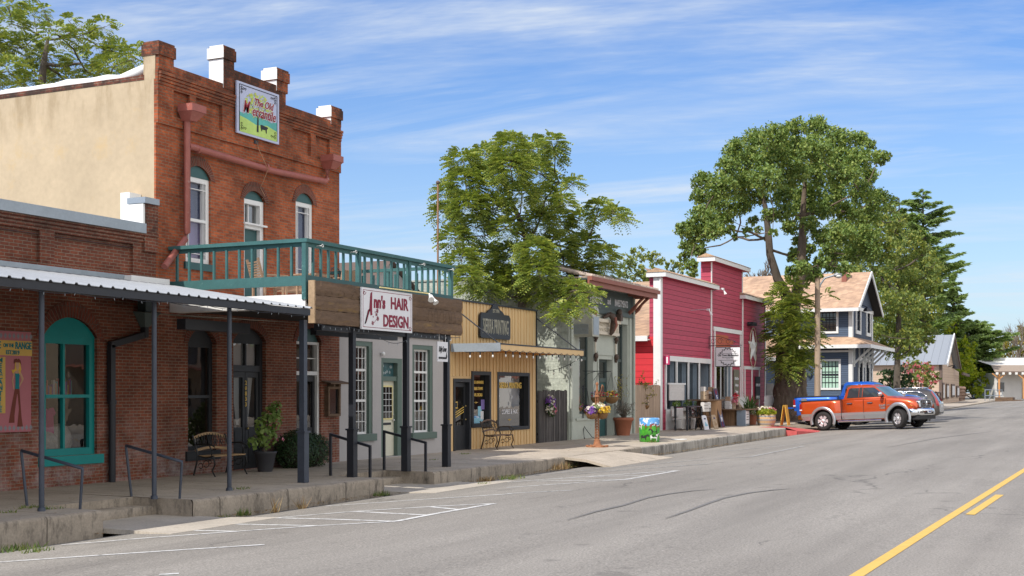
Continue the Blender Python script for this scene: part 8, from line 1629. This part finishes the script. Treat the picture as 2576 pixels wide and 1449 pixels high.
# weeds, litter and dry leaves: uncountable
w_ = MB(); L_weed = leafmat('weed_green', [(.07, .13, .03), (.14, .2, .05), (.28, .26, .10)], .3); L_dry = leafmat('dry_leaf', [(.30, .19, .08), (.22, .13, .06), (.42, .32, .17)], .2)
rr = random.Random(50)
def tuft(px, py, r, n, h, m_, road=True):
    p = GP(px, py) if road else SP(px, py)
    for _ in range(n):
        a = rr.uniform(0, 6.28); q = r * rr.random() ** .7; b_ = p + Vector((q * math.cos(a), q * math.sin(a) * .5, 0)); hh_ = h * rr.uniform(.4, 1.1); d_ = Vector((rr.uniform(-.6, .6), rr.uniform(-.6, .6), 1)) * hh_; s_ = Vector((rr.uniform(-1, 1), rr.uniform(-1, 1), 0)).normalized() * .010
        w_.add([tuple(b_ - s_), tuple(b_ + s_), tuple(b_ + d_)], [(0, 1, 2)], m_)
for q in ((615, 1297, .18, 60, .14, L_weed), (815, 1258, .16, 60, .14, L_weed), (870, 1250, .15, 40, .12, L_weed), (960, 1247, .25, 80, .12, L_weed), (45, 1384, .4, 120, .10, L_weed), (90, 1388, .3, 60, .08, L_weed), (1222, 1211, .35, 120, .14, L_whd if False else L_dry), (1215, 1218, .3, 50, .05, L_weed), (1290, 1205, .5, 120, .12, L_weed), (1400, 1180, .6, 160, .22, L_dry), (1425, 1175, .5, 80, .18, L_weed), (1555, 1166, .6, 120, .07, L_weed), (1590, 1164, .4, 80, .07, L_dry), (1780, 1122, .25, 60, .15, L_dry), (1660, 1138, .2, 30, .1, L_dry), (1725, 1120, .2, 30, .12, L_dry), (560, 1304, .2, 20, .08, L_weed), (760, 1280, .1, 16, .25, L_dry), (690, 1290, .1, 18, .3, L_dry)): tuft(*q)
for q in ((80, 1278, .3, 70, .06, L_weed), (130, 1281, .25, 40, .05, L_weed), (25, 1290, .2, 30, .05, L_weed), (600, 1231, .3, 40, .05, L_weed), (1170, 1143, .25, 50, .06, L_weed), (1640, 1113, .3, 50, .12, L_weed), (1090, 1158, .2, 20, .05, L_weed)): tuft(*q, road=False)
struct(w_, 'weeds', 'stuff')
w_ = MB()
for _ in range(1500):
    x_ = rr.uniform(14, 60); y_ = 13.5 - abs(rr.gauss(0, .22)); y_ = max(12.5, y_); z_ = max(lerp(BASE, x_) - .10, rz(x_, y_)) + .012; a = rr.uniform(0, 3.1); s_ = rr.uniform(.012, .03)
    w_.add([(x_ + s_ * math.cos(a + k * 1.571), y_ + s_ * math.sin(a + k * 1.571) * (.5 if k % 2 else 1), z_ + rr.uniform(0, .02)) for k in range(4)], [(0, 1, 2, 3)], L_dry)
for _ in range(700):
    x_ = rr.uniform(12, 60); y_ = rr.uniform(13.6, 17.3); a = rr.uniform(0, 3.1); s_ = rr.uniform(.01, .022)
    if (14.4 < x_ < 16.4 or 22.3 < x_ < 24.4) and y_ < 14.8: continue
    w_.add([(x_ + s_ * math.cos(a + k * 1.571), y_ + s_ * math.sin(a + k * 1.571), sw(x_) + .014 + .004 * (k % 2)) for k in range(4)], [(0, 1, 2, 3)], L_dry)
struct(w_, 'leaf_litter', 'stuff')
# ================================================================ VEHICLES
def carpaint(name, col, metal=.55, flake=.25):
    m, n, b = base(name); p = wpos(n); f = noise(n, p, 180, 2)
    c = mixc(n, mth(n, 'MULTIPLY', f, .25), col, mul(col, 1.5)); n.links.new(c, b.inputs['Base Color'])
    b.inputs['Metallic'].default_value = metal; b.inputs['Roughness'].default_value = .32; b.inputs['Coat Weight'].default_value = 1; b.inputs['Coat Roughness'].default_value = .03; return m
m_oran = carpaint('copper_orange_paint', (.52, .075, .013), .35); m_royal = carpaint('royal_blue_paint', (.008, .10, .50), .3); m_silv = carpaint('silver_paint', (.36, .37, .38), .6); m_brn = carpaint('grey_brown_paint', (.085, .075, .068), .5)
m_rub = M('tyre_rubber', (.028, .026, .025), .85, var=.3, scale=14, bmp=.3, stain=((.12, .10, .08), .66, 8)); m_plas = M('black_plastic', (.02, .02, .021), .55, bmp=.05)
m_cg = M('car_glass', (.03, .04, .045), .03, var=.02, bmp=0, spec=1.0); m_cgc = glass('windscreen_glass', (.55, .68, .70), .9, .01, .35); m_lens = M('head_lamp_lens', (.72, .74, .76), .08, .3, var=.2, scale=20, bmp=.1, spec=1.0, coat=1)
m_redl = M('red_lamp_lens', (.30, .006, .008), .3, var=.1, bmp=0, spec=.8, coat=1); m_alloy = M('polished_alloy', (.72, .72, .73), .4, .6, var=.05, bmp=0); m_seat = M('blue_grey_seat', (.08, .16, .24), .8)
def loft(mb, secs, m, smooth=True, close=True):   # secs: list of rings (same count), closed rings
    k = len(secs[0]); vs = [p for s in secs for p in s]
    fs = [(i*k+j, i*k+(j+1) % k, (i+1)*k+(j+1) % k, (i+1)*k+j) for i in range(len(secs)-1) for j in range(k)]
    mb.add(vs, fs, m, smooth)
    if close: mb.add(secs[0], [tuple(range(k))], m); mb.add(secs[-1], [tuple(range(k))], m)
def boolean_cut(o, cyls, mcut):
    """cut round wheel wells out of a closed body"""
    c = MB()
    for (x, z, r, y0, y1) in cyls: c.lathe([(r, y0), (r, y1)], (x, 0, z), mcut, 40, 'Y')
    co = bpy.data.objects.new('c', c.mesh('c')); S.collection.objects.link(co)
    bmx = bmesh.new(); bmx.from_mesh(co.data); bmesh.ops.remove_doubles(bmx, verts=bmx.verts, dist=1e-5); bmesh.ops.recalc_face_normals(bmx, faces=bmx.faces); bmx.to_mesh(co.data); bmx.free()
    par = o.parent; o.parent = None
    md = o.modifiers.new('b', 'BOOLEAN'); md.object = co; md.operation = 'DIFFERENCE'; md.solver = 'EXACT'
    dg = bpy.context.evaluated_depsgraph_get(); me = bpy.data.meshes.new_from_object(o.evaluated_get(dg)); o.modifiers.clear(); old = o.data; o.data = me; o.parent = par
    bpy.data.objects.remove(co)
    if mcut.name not in [q.name for q in me.materials if q]: me.materials.append(mcut)
    ki = [q.name if q else '' for q in me.materials].index(mcut.name)
    for p in me.polygons:
        VV = [me.vertices[i].co for i in p.vertices]
        for (x, z, r, y0, y1) in cyls:
            if all(abs(math.hypot(v.x - x, v.z - z) - r) < .012 for v in VV) or all(abs(abs(v.y) - min(abs(y0), abs(y1))) < .003 and math.hypot(v.x - x, v.z - z) < r + .01 for v in VV): p.material_index = ki; p.use_smooth = False
def wheel(root, x, y, z, r, w, steer=0.0, spokes=6, out=1):
    t = bpy.data.objects.new('wheel', None); S.collection.objects.link(t); t.parent = root; t.location = (x, y, z); t.rotation_euler = (0, 0, steer)
    e = MB(); h = w / 2
    e.lathe([(r * .62, -h * .9), (r * .80, -h), (r * .95, -h * .93), (r, -h * .7), (r, h * .7), (r * .95, h * .93), (r * .80, h), (r * .62, h * .9)], (0, 0, 0), m_rub, 36, 'Y', False)
    for k in range(44):
        a = k * 2 * math.pi / 44
        for sg in (-1, 1): e.obox((r * math.cos(a) * 1.0, sg * h * .42, r * math.sin(a) * 1.0), (.012, h * .62, .028), m_rub, ry=-a)
    e.build('tyre', t, False)
    e = MB(); e.lathe([(r * .62, -h * .85), (r * .60, h * .55 * out), (r * .62, h * .93 * out)], (0, 0, 0), m_alloy, 32, 'Y', False); e.lathe([(r * .6, 0), (.001, 0)], (0, h * .1 * out, 0), m_dark, 24, 'Y')
    for k in range(spokes):
        a = k * 2 * math.pi / spokes; ca, sa = math.cos(a), math.sin(a); pa = (-sa, ca)
        yf = h * .78 * out; pts = []
        for rr_, ww in ((.08, .05), (r * .32, .055), (r * .60, .085)):
            for s in (-1, 1): pts.append((ca * rr_ + pa[0] * ww * s, yf - (.02 if rr_ < .1 else 0) * out, sa * rr_ + pa[1] * ww * s))
        dn = [(p[0], p[1] - .05 * out, p[2]) for p in pts]
        e.add(pts + dn, [(0, 1, 3, 2), (2, 3, 5, 4), (0, 2, 8, 6), (2, 4, 10, 8), (1, 7, 9, 3), (3, 9, 11, 5)], m_alloy)
    e.lathe([(.09, 0), (.075, .03 * out), (.001, .035 * out)], (0, h * .76 * out, 0), m_alloy, 16, 'Y'); e.build('rim', t, False); return t
def pickup(label, paint, lower, name='pickup_truck', tail_down=False, steer=0.0, crew=False, badge=True):
    """local: x forwards, y left, z up; rear axle at x = 0"""
    root = thing(name, label, 'pickup truck'); WB = 3.57; HW = 1.0; RW = .405
    # ---- lower body: rings across the car at stations along x. z levels shared
    def ring(x, zb, zt, w, crown=0.0, tuck=.05, sh=.06):
        zm = zb + (zt - zb) * .45
        h = [(w - tuck - .03, zb), (w - tuck, zb + .08), (w - .015, zb + .22), (w, zm), (w - .012, zt - sh * 2.2), (w - .05, zt - sh * .5), (w - .10, zt)]
        top = [(w * .5, zt + crown * .8), (0, zt + crown)]
        half = h + top
        return [(x, y, z) for y, z in half] + [(x, -y, z) for y, z in reversed(half[:-1])]
    st = [(-1.12, .62, 1.22, .93, 0), (-1.09, .50, 1.30, .97, 0), (-.95, .44, 1.32, .985, 0), (-.5, .42, 1.32, 1.0, 0), (.4, .40, 1.325, 1.0, 0), (.90, .40, 1.325, 1.0, 0)]
    bed = MB(); loft(bed, [ring(*q) for q in st], paint); ob = bed.build('bed', root, False)
    st2 = [(.93, .40, 1.34, 1.0, 0), (1.6, .40, 1.345, 1.0, 0), (2.5, .40, 1.35, 1.0, .0), (2.95, .40, 1.345, 1.0, .0), (3.02, .40, 1.34, 1.0, .0), (3.2, .40, 1.30, 1.0, .05), (3.6, .42, 1.235, 1.0, .075), (4.0, .46, 1.17, .985, .075), (4.30, .52, 1.10, .955, .06), (4.44, .58, 1.02, .92, .05), (4.50, .64, .95, .88, .03)]
    body = MB(); loft(body, [ring(*q) for q in st2], paint); oc = body.build('body', root, False)
    for o_, cy in ((ob, [(0, .42, .53, .62, 1.2), (0, .42, .53, -1.2, -.62)]), (oc, [(WB, .42, .53, .62, 1.2), (WB, .42, .53, -1.2, -.62)])):
        bmx = bmesh.new(); bmx.from_mesh(o_.data); bmesh.ops.remove_doubles(bmx, verts=bmx.verts, dist=1e-4); bmesh.ops.recalc_face_normals(bmx, faces=bmx.faces); bmx.to_mesh(o_.data); bmx.free(); boolean_cut(o_, cy, m_plas)
    # bed well and tailgate
    e = MB(); e.box(-1.1, .80, -.80, .80, 1.322, 1.336, m_plas); e.box(-1.16, .9, .86, .96, 1.30, 1.345, m_plas); e.box(-1.16, .9, -.96, -.86, 1.30, 1.345, m_plas); e.box(.8, .9, -.9, .9, 1.30, 1.345, m_plas); e.build('bed_rails', root, False)
    if tail_down: e = MB(); e.box(-1.72, -1.10, -.78, .78, .80, .86, paint); e.build('tailgate', root, False)
    # silver lower band, flares
    if lower:
        for s in (-1, 1):
            for x0, x1 in ((-1.05, -.52), (.52, .905), (.935, 2.0), (2.005, 3.02)):
                e = MB()
                q = [(x0, s * .955, .44), (x0, s * 1.0, .62), (x0, s * 1.006, .735), (x1, s * .955, .44), (x1, s * 1.0, .62), (x1, s * 1.006, .735)]
                e.add([(a, b * 1.004, c) for a, b, c in q], [(0, 3, 4, 1), (1, 4, 5, 2)], lower); e.build('lower_cladding', root, False)
    for s in (-1, 1):
        for cx_ in (0, WB):
            e = MB(); A0, A1 = (-.35, math.pi + .35); vs = []; n_ = 28
            for i in range(n_ + 1):
                a = A0 + (A1 - A0) * i / n_; c_, s_ = math.cos(a), math.sin(a)
                for rr_, yy in ((.50, .93), (.50, 1.02), (.53, 1.045), (.60, 1.03), (.63, 1.0)): vs.append((cx_ + rr_ * c_, s * yy, .42 + rr_ * s_ * (1 if s_ > 0 else .9)))
            e.add(vs, [(i*5+j, i*5+j+1, (i+1)*5+j+1, (i+1)*5+j) for i in range(n_) for j in range(4)], lower or paint, True); e.build('wheel_flare', root, False)
    # ---- cabin: greenhouse
    zb_, zt_ = 1.335, 1.90
    def cw(z): return .96 - (z - zb_) / (zt_ - zb_) * .17 - (.05 * max(0, (z - 1.8) / .1) ** 2 if z > 1.8 else 0)
    def xr_(z): return .98 + (z - zb_) * .28          # rear window line
    def xf_(z): return 3.20 - (z - zb_) * 1.52 + .10 * (z - zb_) ** 2    # windscreen line
    rings = []
    for z in (1.30, 1.40, 1.50, 1.60, 1.70, 1.80, 1.86, 1.895, 1.925, 1.935):
        zz = min(z, 1.9); w_ = cw(zz) - max(0, z - 1.86) * 1.1; a, b = xr_(zz) + max(0, z - 1.88) * 1.5, xf_(zz) - max(0, z - 1.88) * 4
        rings.append([(a, -w_ + .1, z), (a - .02, -w_ * .5, z), (a - .03, 0, z), (a - .02, w_ * .5, z), (a, w_ - .1, z), (a + .06, w_, z), ((a + b) / 2, w_ + .012, z), (b - .2, w_ - .01, z), (b - .06, w_ - .06, z), (b + .05, w_ * .55, z), (b + .10, 0, z), (b + .05, -w_ * .55, z), (b - .06, -w_ + .06, z), (b - .2, -w_ + .01, z), ((a + b) / 2, -w_ - .012, z), (a + .06, -w_, z)])
    e = MB(); loft(e, rings, paint); cab = e.build('cab', root, False)
    def side(pts, name, mm, s, off=.006, n=6):
        """polygon in (x,z) laid onto the cabin side"""
        e = MB(); cx_ = sum(p[0] for p in pts) / len(pts); cz = sum(p[1] for p in pts) / len(pts)
        P_ = [(x, s * (cw(z) + .012 + off - abs(x - 2.0) * .004), z) for x, z in pts]; c0 = (cx_, s * (cw(cz) + .014 + off), cz)
        k = len(P_); e.add(P_ + [c0], [(i, (i + 1) % k, k) for i in range(k)], mm); return e.build(name, root, False)
    zw = 1.80
    for s in (-1, 1):
        side([(1.20, 1.39), (1.74, 1.39), (1.74, 1.80), (1.34, 1.81), (1.25, 1.75)], 'side_window', m_cg, s)
        side([(1.93, 1.39), (2.95, 1.39), (2.94, 1.43), (2.50, 1.76), (2.40, 1.80), (1.93, 1.81)], 'side_window', m_cgc if False else m_cg, s)
        side([(1.76, 1.38), (1.91, 1.38), (1.91, 1.82), (1.76, 1.82)], 'pillar', m_plas, s, .008)
        e = MB(); e.add([(1.185, s * (cw(1.38) + .017), 1.375), (3.0, s * (cw(1.38) + .013), 1.375), (3.0, s * (cw(1.395) + .016), 1.39), (1.185, s * (cw(1.395) + .02), 1.39)], [(0, 1, 2, 3)], m_plas); e.build('window_seal', root, False)
    # windscreen and back light
    e = MB(); q = []
    for z in (1.365, 1.5, 1.65, 1.83):
        w_ = cw(z); b = xf_(z) + .012; q += [(b - .055, -w_ + .10, z), (b + .052, -w_ * .55, z), (b + .102, 0, z), (b + .052, w_ * .55, z), (b - .055, w_ - .10, z)]
    e.add(q, [(i*5+j, i*5+j+1, (i+1)*5+j+1, (i+1)*5+j) for i in range(3) for j in range(4)], M('windscreen', (.10, .17, .19), .04, var=.3, scale=2, bmp=0, spec=1.0), True); e.build('windscreen', root, False)
    e = MB(); e.box(xr_(1.4) - .045, xr_(1.4) - .03, -.6, .6, 1.42, 1.8, m_cg); e.build('rear_window', root, False)
    e = MB(); e.tube([(3.22, -.1, 1.35), (3.05, -.55, 1.42)], .012, m_plas, 5); e.tube([(3.22, .5, 1.35), (3.1, .05, 1.42)], .012, m_plas, 5); e.build('wiper', root, False)
    # panel gaps
    e = MB()
    for s in (-1, 1):
        for x in (1.0, 1.99, 3.02): e.tube([(x, s * 1.004, 1.3), (x, s * 1.012, 1.1), (x, s * 1.0085, .75), (x + (.03 if x < 1.1 else 0), s * .975, .47)], .008, m_plas, 4)
        e.box(.9, .94, -1.0, 1.0, .45, 1.3, m_plas) if s > 0 else None
    e.build('panel_gaps', root, False)
    for s in (-1, 1):
        for x in (1.22, 2.18): e = MB(); e.tube([(x, s * 1.03, 1.13), (x + .22, s * 1.03, 1.135)], .018, m_chrome, 8); e.box(x - .01, x + .23, min(s * .99, s * 1.012), max(s * .99, s * 1.012), 1.10, 1.16, m_plas); e.build('door_handle', root, False)
        e = MB(); e.box(2.78, 2.84, min(s * .98, s * 1.10), max(s * .98, s * 1.10), 1.42, 1.47, m_plas); e.ball((2.86, s * 1.18, 1.49), (.09, .14, .11), m_chrome, 14, 10); e.build('mirror', root, False)
        e = MB(); e.tube([(.75, s * .99, .36), (2.8, s * .99, .36)], .045, m_chrome, 10); [e.obox((x, s * .96, .39), (.3, .12, .02), m_plas) for x in (1.4, 2.4)]; e.build('side_step', root, False)
    if badge:
        mbad = m_silv
        for s in (-1, 1):
            fr = (lambda u, v, q, s=s: (3.0 - u * (1) if s > 0 else 2.55 + u, s * (1.009 + q), v)) if False else (lambda u, v, q, s=s: (2.86 - s * u, s * (1.012 + q), v))
            e = MB(); e.text('RAM', .13, mbad, fr, 0, .99, sx=1.1, bold=.004, ex=.003); e.text('1500', .12, mbad, fr, 0, .88, sx=1.05, bold=.004, ex=.003); e.text('HEMI', .07, mbad, fr, .28 if s > 0 else .28, .98, sx=1, ex=.003) ; e.build('badge', root, False)
    # front end
    e = MB(); n_ = 13; P_ = []
    def gx(y): return 4.56 - .16 * abs(y) ** 2.2
    outl = [(-.52, 1.10), (-.45, 1.15), (.45, 1.15), (.52, 1.10), (.47, .82), (.38, .77), (-.38, .77), (-.47, .82)]
    k = len(outl); o1 = [(gx(y), y, z) for y, z in outl]; o2 = [(gx(y) - .02, y * .86, .96 + (z - .96) * .80) for y, z in outl]; o0 = [(gx(y) - .14, y * 1.05, .96 + (z - .96) * 1.05) for y, z in outl]
    e.add(o0 + o1, [(i, (i+1) % k, k + (i+1) % k, k + i) for i in range(k)], m_chrome, False); e.add(o1 + o2, [(i, (i+1) % k, k + (i+1) % k, k + i) for i in range(k)], m_chrome); e.box(4.46, 4.535, -.43, .43, .945, .985, m_chrome); e.box(4.46, 4.55, -.035, .035, .80, 1.13, m_chrome); e.ball((4.56, 0, .98), (.03, .075, .085), m_chrome, 8, 6)
    gr = e.build('grille', root, False); e = MB(); e.box(4.40, 4.515, -.45, .45, .79, 1.13, m_plas)
    for i in range(16):
        for j in range(6): y = -.42 + i * .056; z = .815 + j * .056; e.obox((4.517, y + (j % 2) * .02, z), (.012, .034, .034), m_silv, rx=.785)
    e.build('mesh_insert', gr, False)
    for s in (-1, 1):
        e = MB(); q = [(4.50, s * .53, 1.08), (4.44, s * .70, 1.08), (4.22, s * .93, 1.05), (4.10, s * .972, .97), (4.30, s * .95, .88), (4.46, s * .80, .85), (4.53, s * .53, .85)]
        e.add(q + [(4.50, s * .72, .965)], [(i, (i+1) % 7, 7) for i in range(7)], m_lens); e.ball((4.46, s * .74, .97), (.05, .07, .07), m_dwin, 10, 8); e.tube(q[:] + [q[0]], .012, m_plas, 4); e.build('headlight', root, False)
        e = MB(); e.add([(4.17, s * .975, .95), (4.13, s * .985, .94), (4.28, s * .962, .89), (4.30, s * .955, .905)], [(0, 1, 2, 3)], M('amber_lens', (.8, .3, .05), .2, bmp=0)); e.build('side_lamp', root, False)
        e = MB(); e.box(-1.13, -1.04, min(s * .86, s * .985), max(s * .86, s * .985), .86, 1.20, m_redl); e.box(-1.135, -1.02, min(s * .93, s * .995), max(s * .93, s * .995), .84, .86, m_chrome); e.box(-1.137, -1.02, min(s*.9,s*.99), max(s*.9,s*.99), .9, .95, m_sign); e.build('tail_light', root, False)
    e = MB(); rg_ = []
    for x_, zb2, zt2, w_ in ((3.98, .62, .80, .99), (4.18, .56, .81, 1.0), (4.42, .53, .80, .96), (4.58, .52, .79, .82), (4.66, .52, .78, .60), (4.69, .52, .78, .3)): pass
    pl = [(3.98, .985), (4.12, 1.0), (4.34, .98), (4.52, .86), (4.63, .62), (4.68, .3), (4.69, 0)]; pl = pl + [(x, -y) for x, y in pl[-2::-1]]
    vs = []
    for x, y in pl:
        inn = .10; vs += [(x - .09, y * .93, .50), (x - .01, y * .99, .53), (x, y, .62), (x, y, .73), (x - .03, y * .98, .80), (x - .12, y * .9, .815)]
    e.add(vs, [(i*6+j, i*6+j+1, (i+1)*6+j+1, (i+1)*6+j) for i in range(len(pl)-1) for j in range(5)], m_chrome, True); bp = e.build('front_bumper', root, False)
    e = MB(); e.box(4.55, 4.69, -.42, .42, .56, .64, m_plas); e.box(4.2, 4.56, -.85, .85, .34, .50, m_plas); e.build('air_dam', bp, False)
    for s in (-1, 1): e = MB(); e.lathe([(.075, 0), (.06, .015)], (4.56, s * .73, .62), m_lens, 12, 'X'); e.build('fog_lamp', bp, False)
    e = MB(); e.box(4.695, 4.71, -.16, .16, .60, .74, m_sign); e.box(4.711, 4.713, -.11, .11, .635, .69, M('plate_blue', (.06, .08, .25), .5, bmp=0)); e.build('number_plate', root, False)
    e = MB(); e.box(-1.24, -1.10, -.93, .93, .52, .70, m_chrome); e.box(-1.23, -.98, .93, .985, .50, .69, m_chrome); e.box(-1.23, -.98, -.985, -.93, .50, .69, m_chrome); e.build('rear_bumper', root, False)
    e = MB(); e.box(-1.0, 4.2, -.55, .55, .30, .46, m_plas); e.tube([(0, -.9, .4), (0, .9, .4)], .07, m_plas, 8); e.tube([(WB, -.8, .4), (WB, .8, .4)], .06, m_plas, 8); [e.box(-.62, -.56, min(s*.72,s*.98), max(s*.72,s*.98), .15, .62, m_plas) for s in (-1, 1)]; e.build('underbody', root, False)
    for o_ in [c for c in root.children_recursive if c.type == 'MESH']:      # short blunt nose, high bonnet
        for v in o_.data.vertices:
            if v.co.x > 3.9: v.co.x = 3.9 + (v.co.x - 3.9) * .80
            if v.co.z > .8 and v.co.x > 2.9: v.co.z += .055 * min(1, (v.co.z - .8) / .2) * min(1, (v.co.x - 2.9) / .5) * (1 if v.co.z < 1.34 else 0)
    for x, s, sg in ((0, 0, 1), (0, 0, -1), (WB, steer, 1), (WB, steer, -1)): wheel(root, x, sg * .86, RW, RW, .27, s, 6, sg)
    return root
k_ = 1.045
tr = pickup('orange and silver four door pickup truck backed up to the kerb', m_oran, m_silv, steer=R(-28))
tr.location = (61.50, 12.46, 0); tr.rotation_euler = (R(0), R(-2.6), R(-106)); tr.scale = (k_, k_, k_)
tr.location.z = rz(61.50, 12.46) + .01
t2 = pickup('royal blue pickup truck with its tailgate down behind the orange truck', m_royal, None, tail_down=True, badge=False)
t2.location = (64.9, 13.6, .06); t2.rotation_euler = (0, R(-1.5), R(-94)); t2.scale = (1.1, 1.1, 1.1)
# stripe and decal on the blue truck's bed
for s in (-1, 1): e = MB(); e.box(-.75, -.5, s * 1.0 - .008, s * 1.0 + .008, .95, 1.25, m_silv); e.build('bed_stripe', t2, False)
# ---- grey brown estate car, nose to the kerb
def suv(label):
    root = thing('grey_car', label, 'car'); L0, L1 = -1.0, 3.75; WB = 2.85
    def ring(x, zb, zt, w): 
        half = [(w - .08, zb), (w - .02, zb + .15), (w, zb + (zt - zb) * .5), (w - .01, zt - .12), (w - .05, zt)]
        return [(x, y, z) for y, z in half] + [(x, 0, zt + .01)] + [(x, -y, z) for y, z in reversed(half)]
    e = MB(); loft(e, [ring(*q) for q in ((-1.0, .5, .92, .80), (-.96, .4, 1.02, .88), (-.7, .3, 1.05, .93), (0, .28, 1.04, .95), (1.2, .28, 1.02, .95), (2.2, .28, 1.0, .95), (2.6, .3, .97, .94), (3.3, .32, .86, .90), (3.65, .38, .76, .82), (3.75, .45, .68, .7))], m_brn); ob = e.build('body', root, False)
    bmx = bmesh.new(); bmx.from_mesh(ob.data); bmesh.ops.remove_doubles(bmx, verts=bmx.verts, dist=1e-4); bmesh.ops.recalc_face_normals(bmx, faces=bmx.faces); bmx.to_mesh(ob.data); bmx.free()
    boolean_cut(ob, [(0, .36, .42, .6, 1.2), (0, .36, .42, -1.2, -.6), (WB, .36, .42, .6, 1.2), (WB, .36, .42, -1.2, -.6)], m_plas)
    e = MB(); R_ = []
    for z, a, b, w_ in ((.98, -.93, 2.6, .90), (1.2, -.83, 2.2, .86), (1.4, -.70, 1.75, .80), (1.55, -.55, 1.35, .74), (1.62, -.42, 1.1, .68), (1.65, -.2, .8, .5)):
        R_.append([(a, -w_ * .7, z), (a - .02, 0, z), (a, w_ * .7, z), (a + .12, w_, z), (1.0, w_ + .01, z), (b - .15, w_ * .95, z), (b, w_ * .6, z), (b + .05, 0, z), (b, -w_ * .6, z), (b - .15, -w_ * .95, z), (1.0, -w_ - .01, z), (a + .12, -w_, z)])
    loft(e, R_, m_brn); e.build('cabin', root, False)
    cw = lambda z: lerp([(.98, .90), (1.2, .86), (1.4, .80), (1.55, .74)], z) + .014
    for s in (-1, 1):
        for nm, pts in (('side_window', [(-.55, 1.08), (.28, 1.05), (.28, 1.50), (-.05, 1.50), (-.35, 1.32)]), ('side_window', [(.34, 1.05), (1.25, 1.04), (1.22, 1.50), (.34, 1.50)]), ('side_window', [(1.31, 1.04), (2.2, 1.04), (1.6, 1.42), (1.45, 1.49), (1.28, 1.50)])):
            e = MB(); e.add([(x, s * cw(z), z) for x, z in pts], [tuple(range(len(pts)))], m_cg); e.build(nm, root, False)
        e = MB(); q = [(2.25, 1.03), (-.55, 1.06), (-.37, 1.33), (-.06, 1.53), (1.25, 1.53), (1.62, 1.44), (2.25, 1.03)]; e.tube([(x, s * (cw(z) + .004), z) for x, z in q], .012, m_chrome, 5); e.build('window_trim', root, False)
        e = MB(); e.tube([(-.35, s * .62, 1.66), (-.2, s * .62, 1.70), (1.1, s * .62, 1.70), (1.25, s * .62, 1.64)], .02, m_chrome, 6); e.build('roof_rail', root, False)
        e = MB(); q = [(-.62, .78, 1.52), (-.70, .81, 1.36), (-.84, .87, 1.15), (-.92, .90, .98), (-.95, .86, .78)]; q2 = [(x + .10, y + .012, z + .02) for x, y, z in q]; q3 = [(x - .03, y - .12, z) for x, y, z in q]
        w2 = [.0, .0, .0, .08, .05]; vs = []
        for (x, y, z), ww in zip(q, w2): vs += [(x + ww, s * (y + .025), z), (x - .035, s * (y + .0), z), (x - .055, s * (y - .06 - ww * .3), z)]
        e.add(vs, [(i*3+j, i*3+j+1, (i+1)*3+j+1, (i+1)*3+j) for i in range(4) for j in range(2)], m_redl, True); e.build('tail_light', root, False)
    e = MB(); e.box(-.995, -.92, -.8, .8, .45, .62, m_plas); e.box(-1.01, -.99, -.25, .25, .72, .84, m_sign); e.build('rear_bumper', root, False)
    e = MB(); e.add([(-.80, -.62, 1.15), (-.80, .62, 1.15), (-.6, .55, 1.5), (-.6, -.55, 1.5)], [(0, 1, 2, 3)], m_cg); e.build('rear_window', root, False)
    for x in (0, WB):
        for s in (-1, 1): wheel(root, x, s * .82, .35, .35, .23, 0, 5, s)
    return root
c = suv('grey brown estate car parked nose in beyond the two pickup trucks'); c.location = (70.6, 9.75, rz(70.6, 9.75)); c.rotation_euler = (0, R(2), R(90)); c.scale = (1.08, 1.08, 1.08)
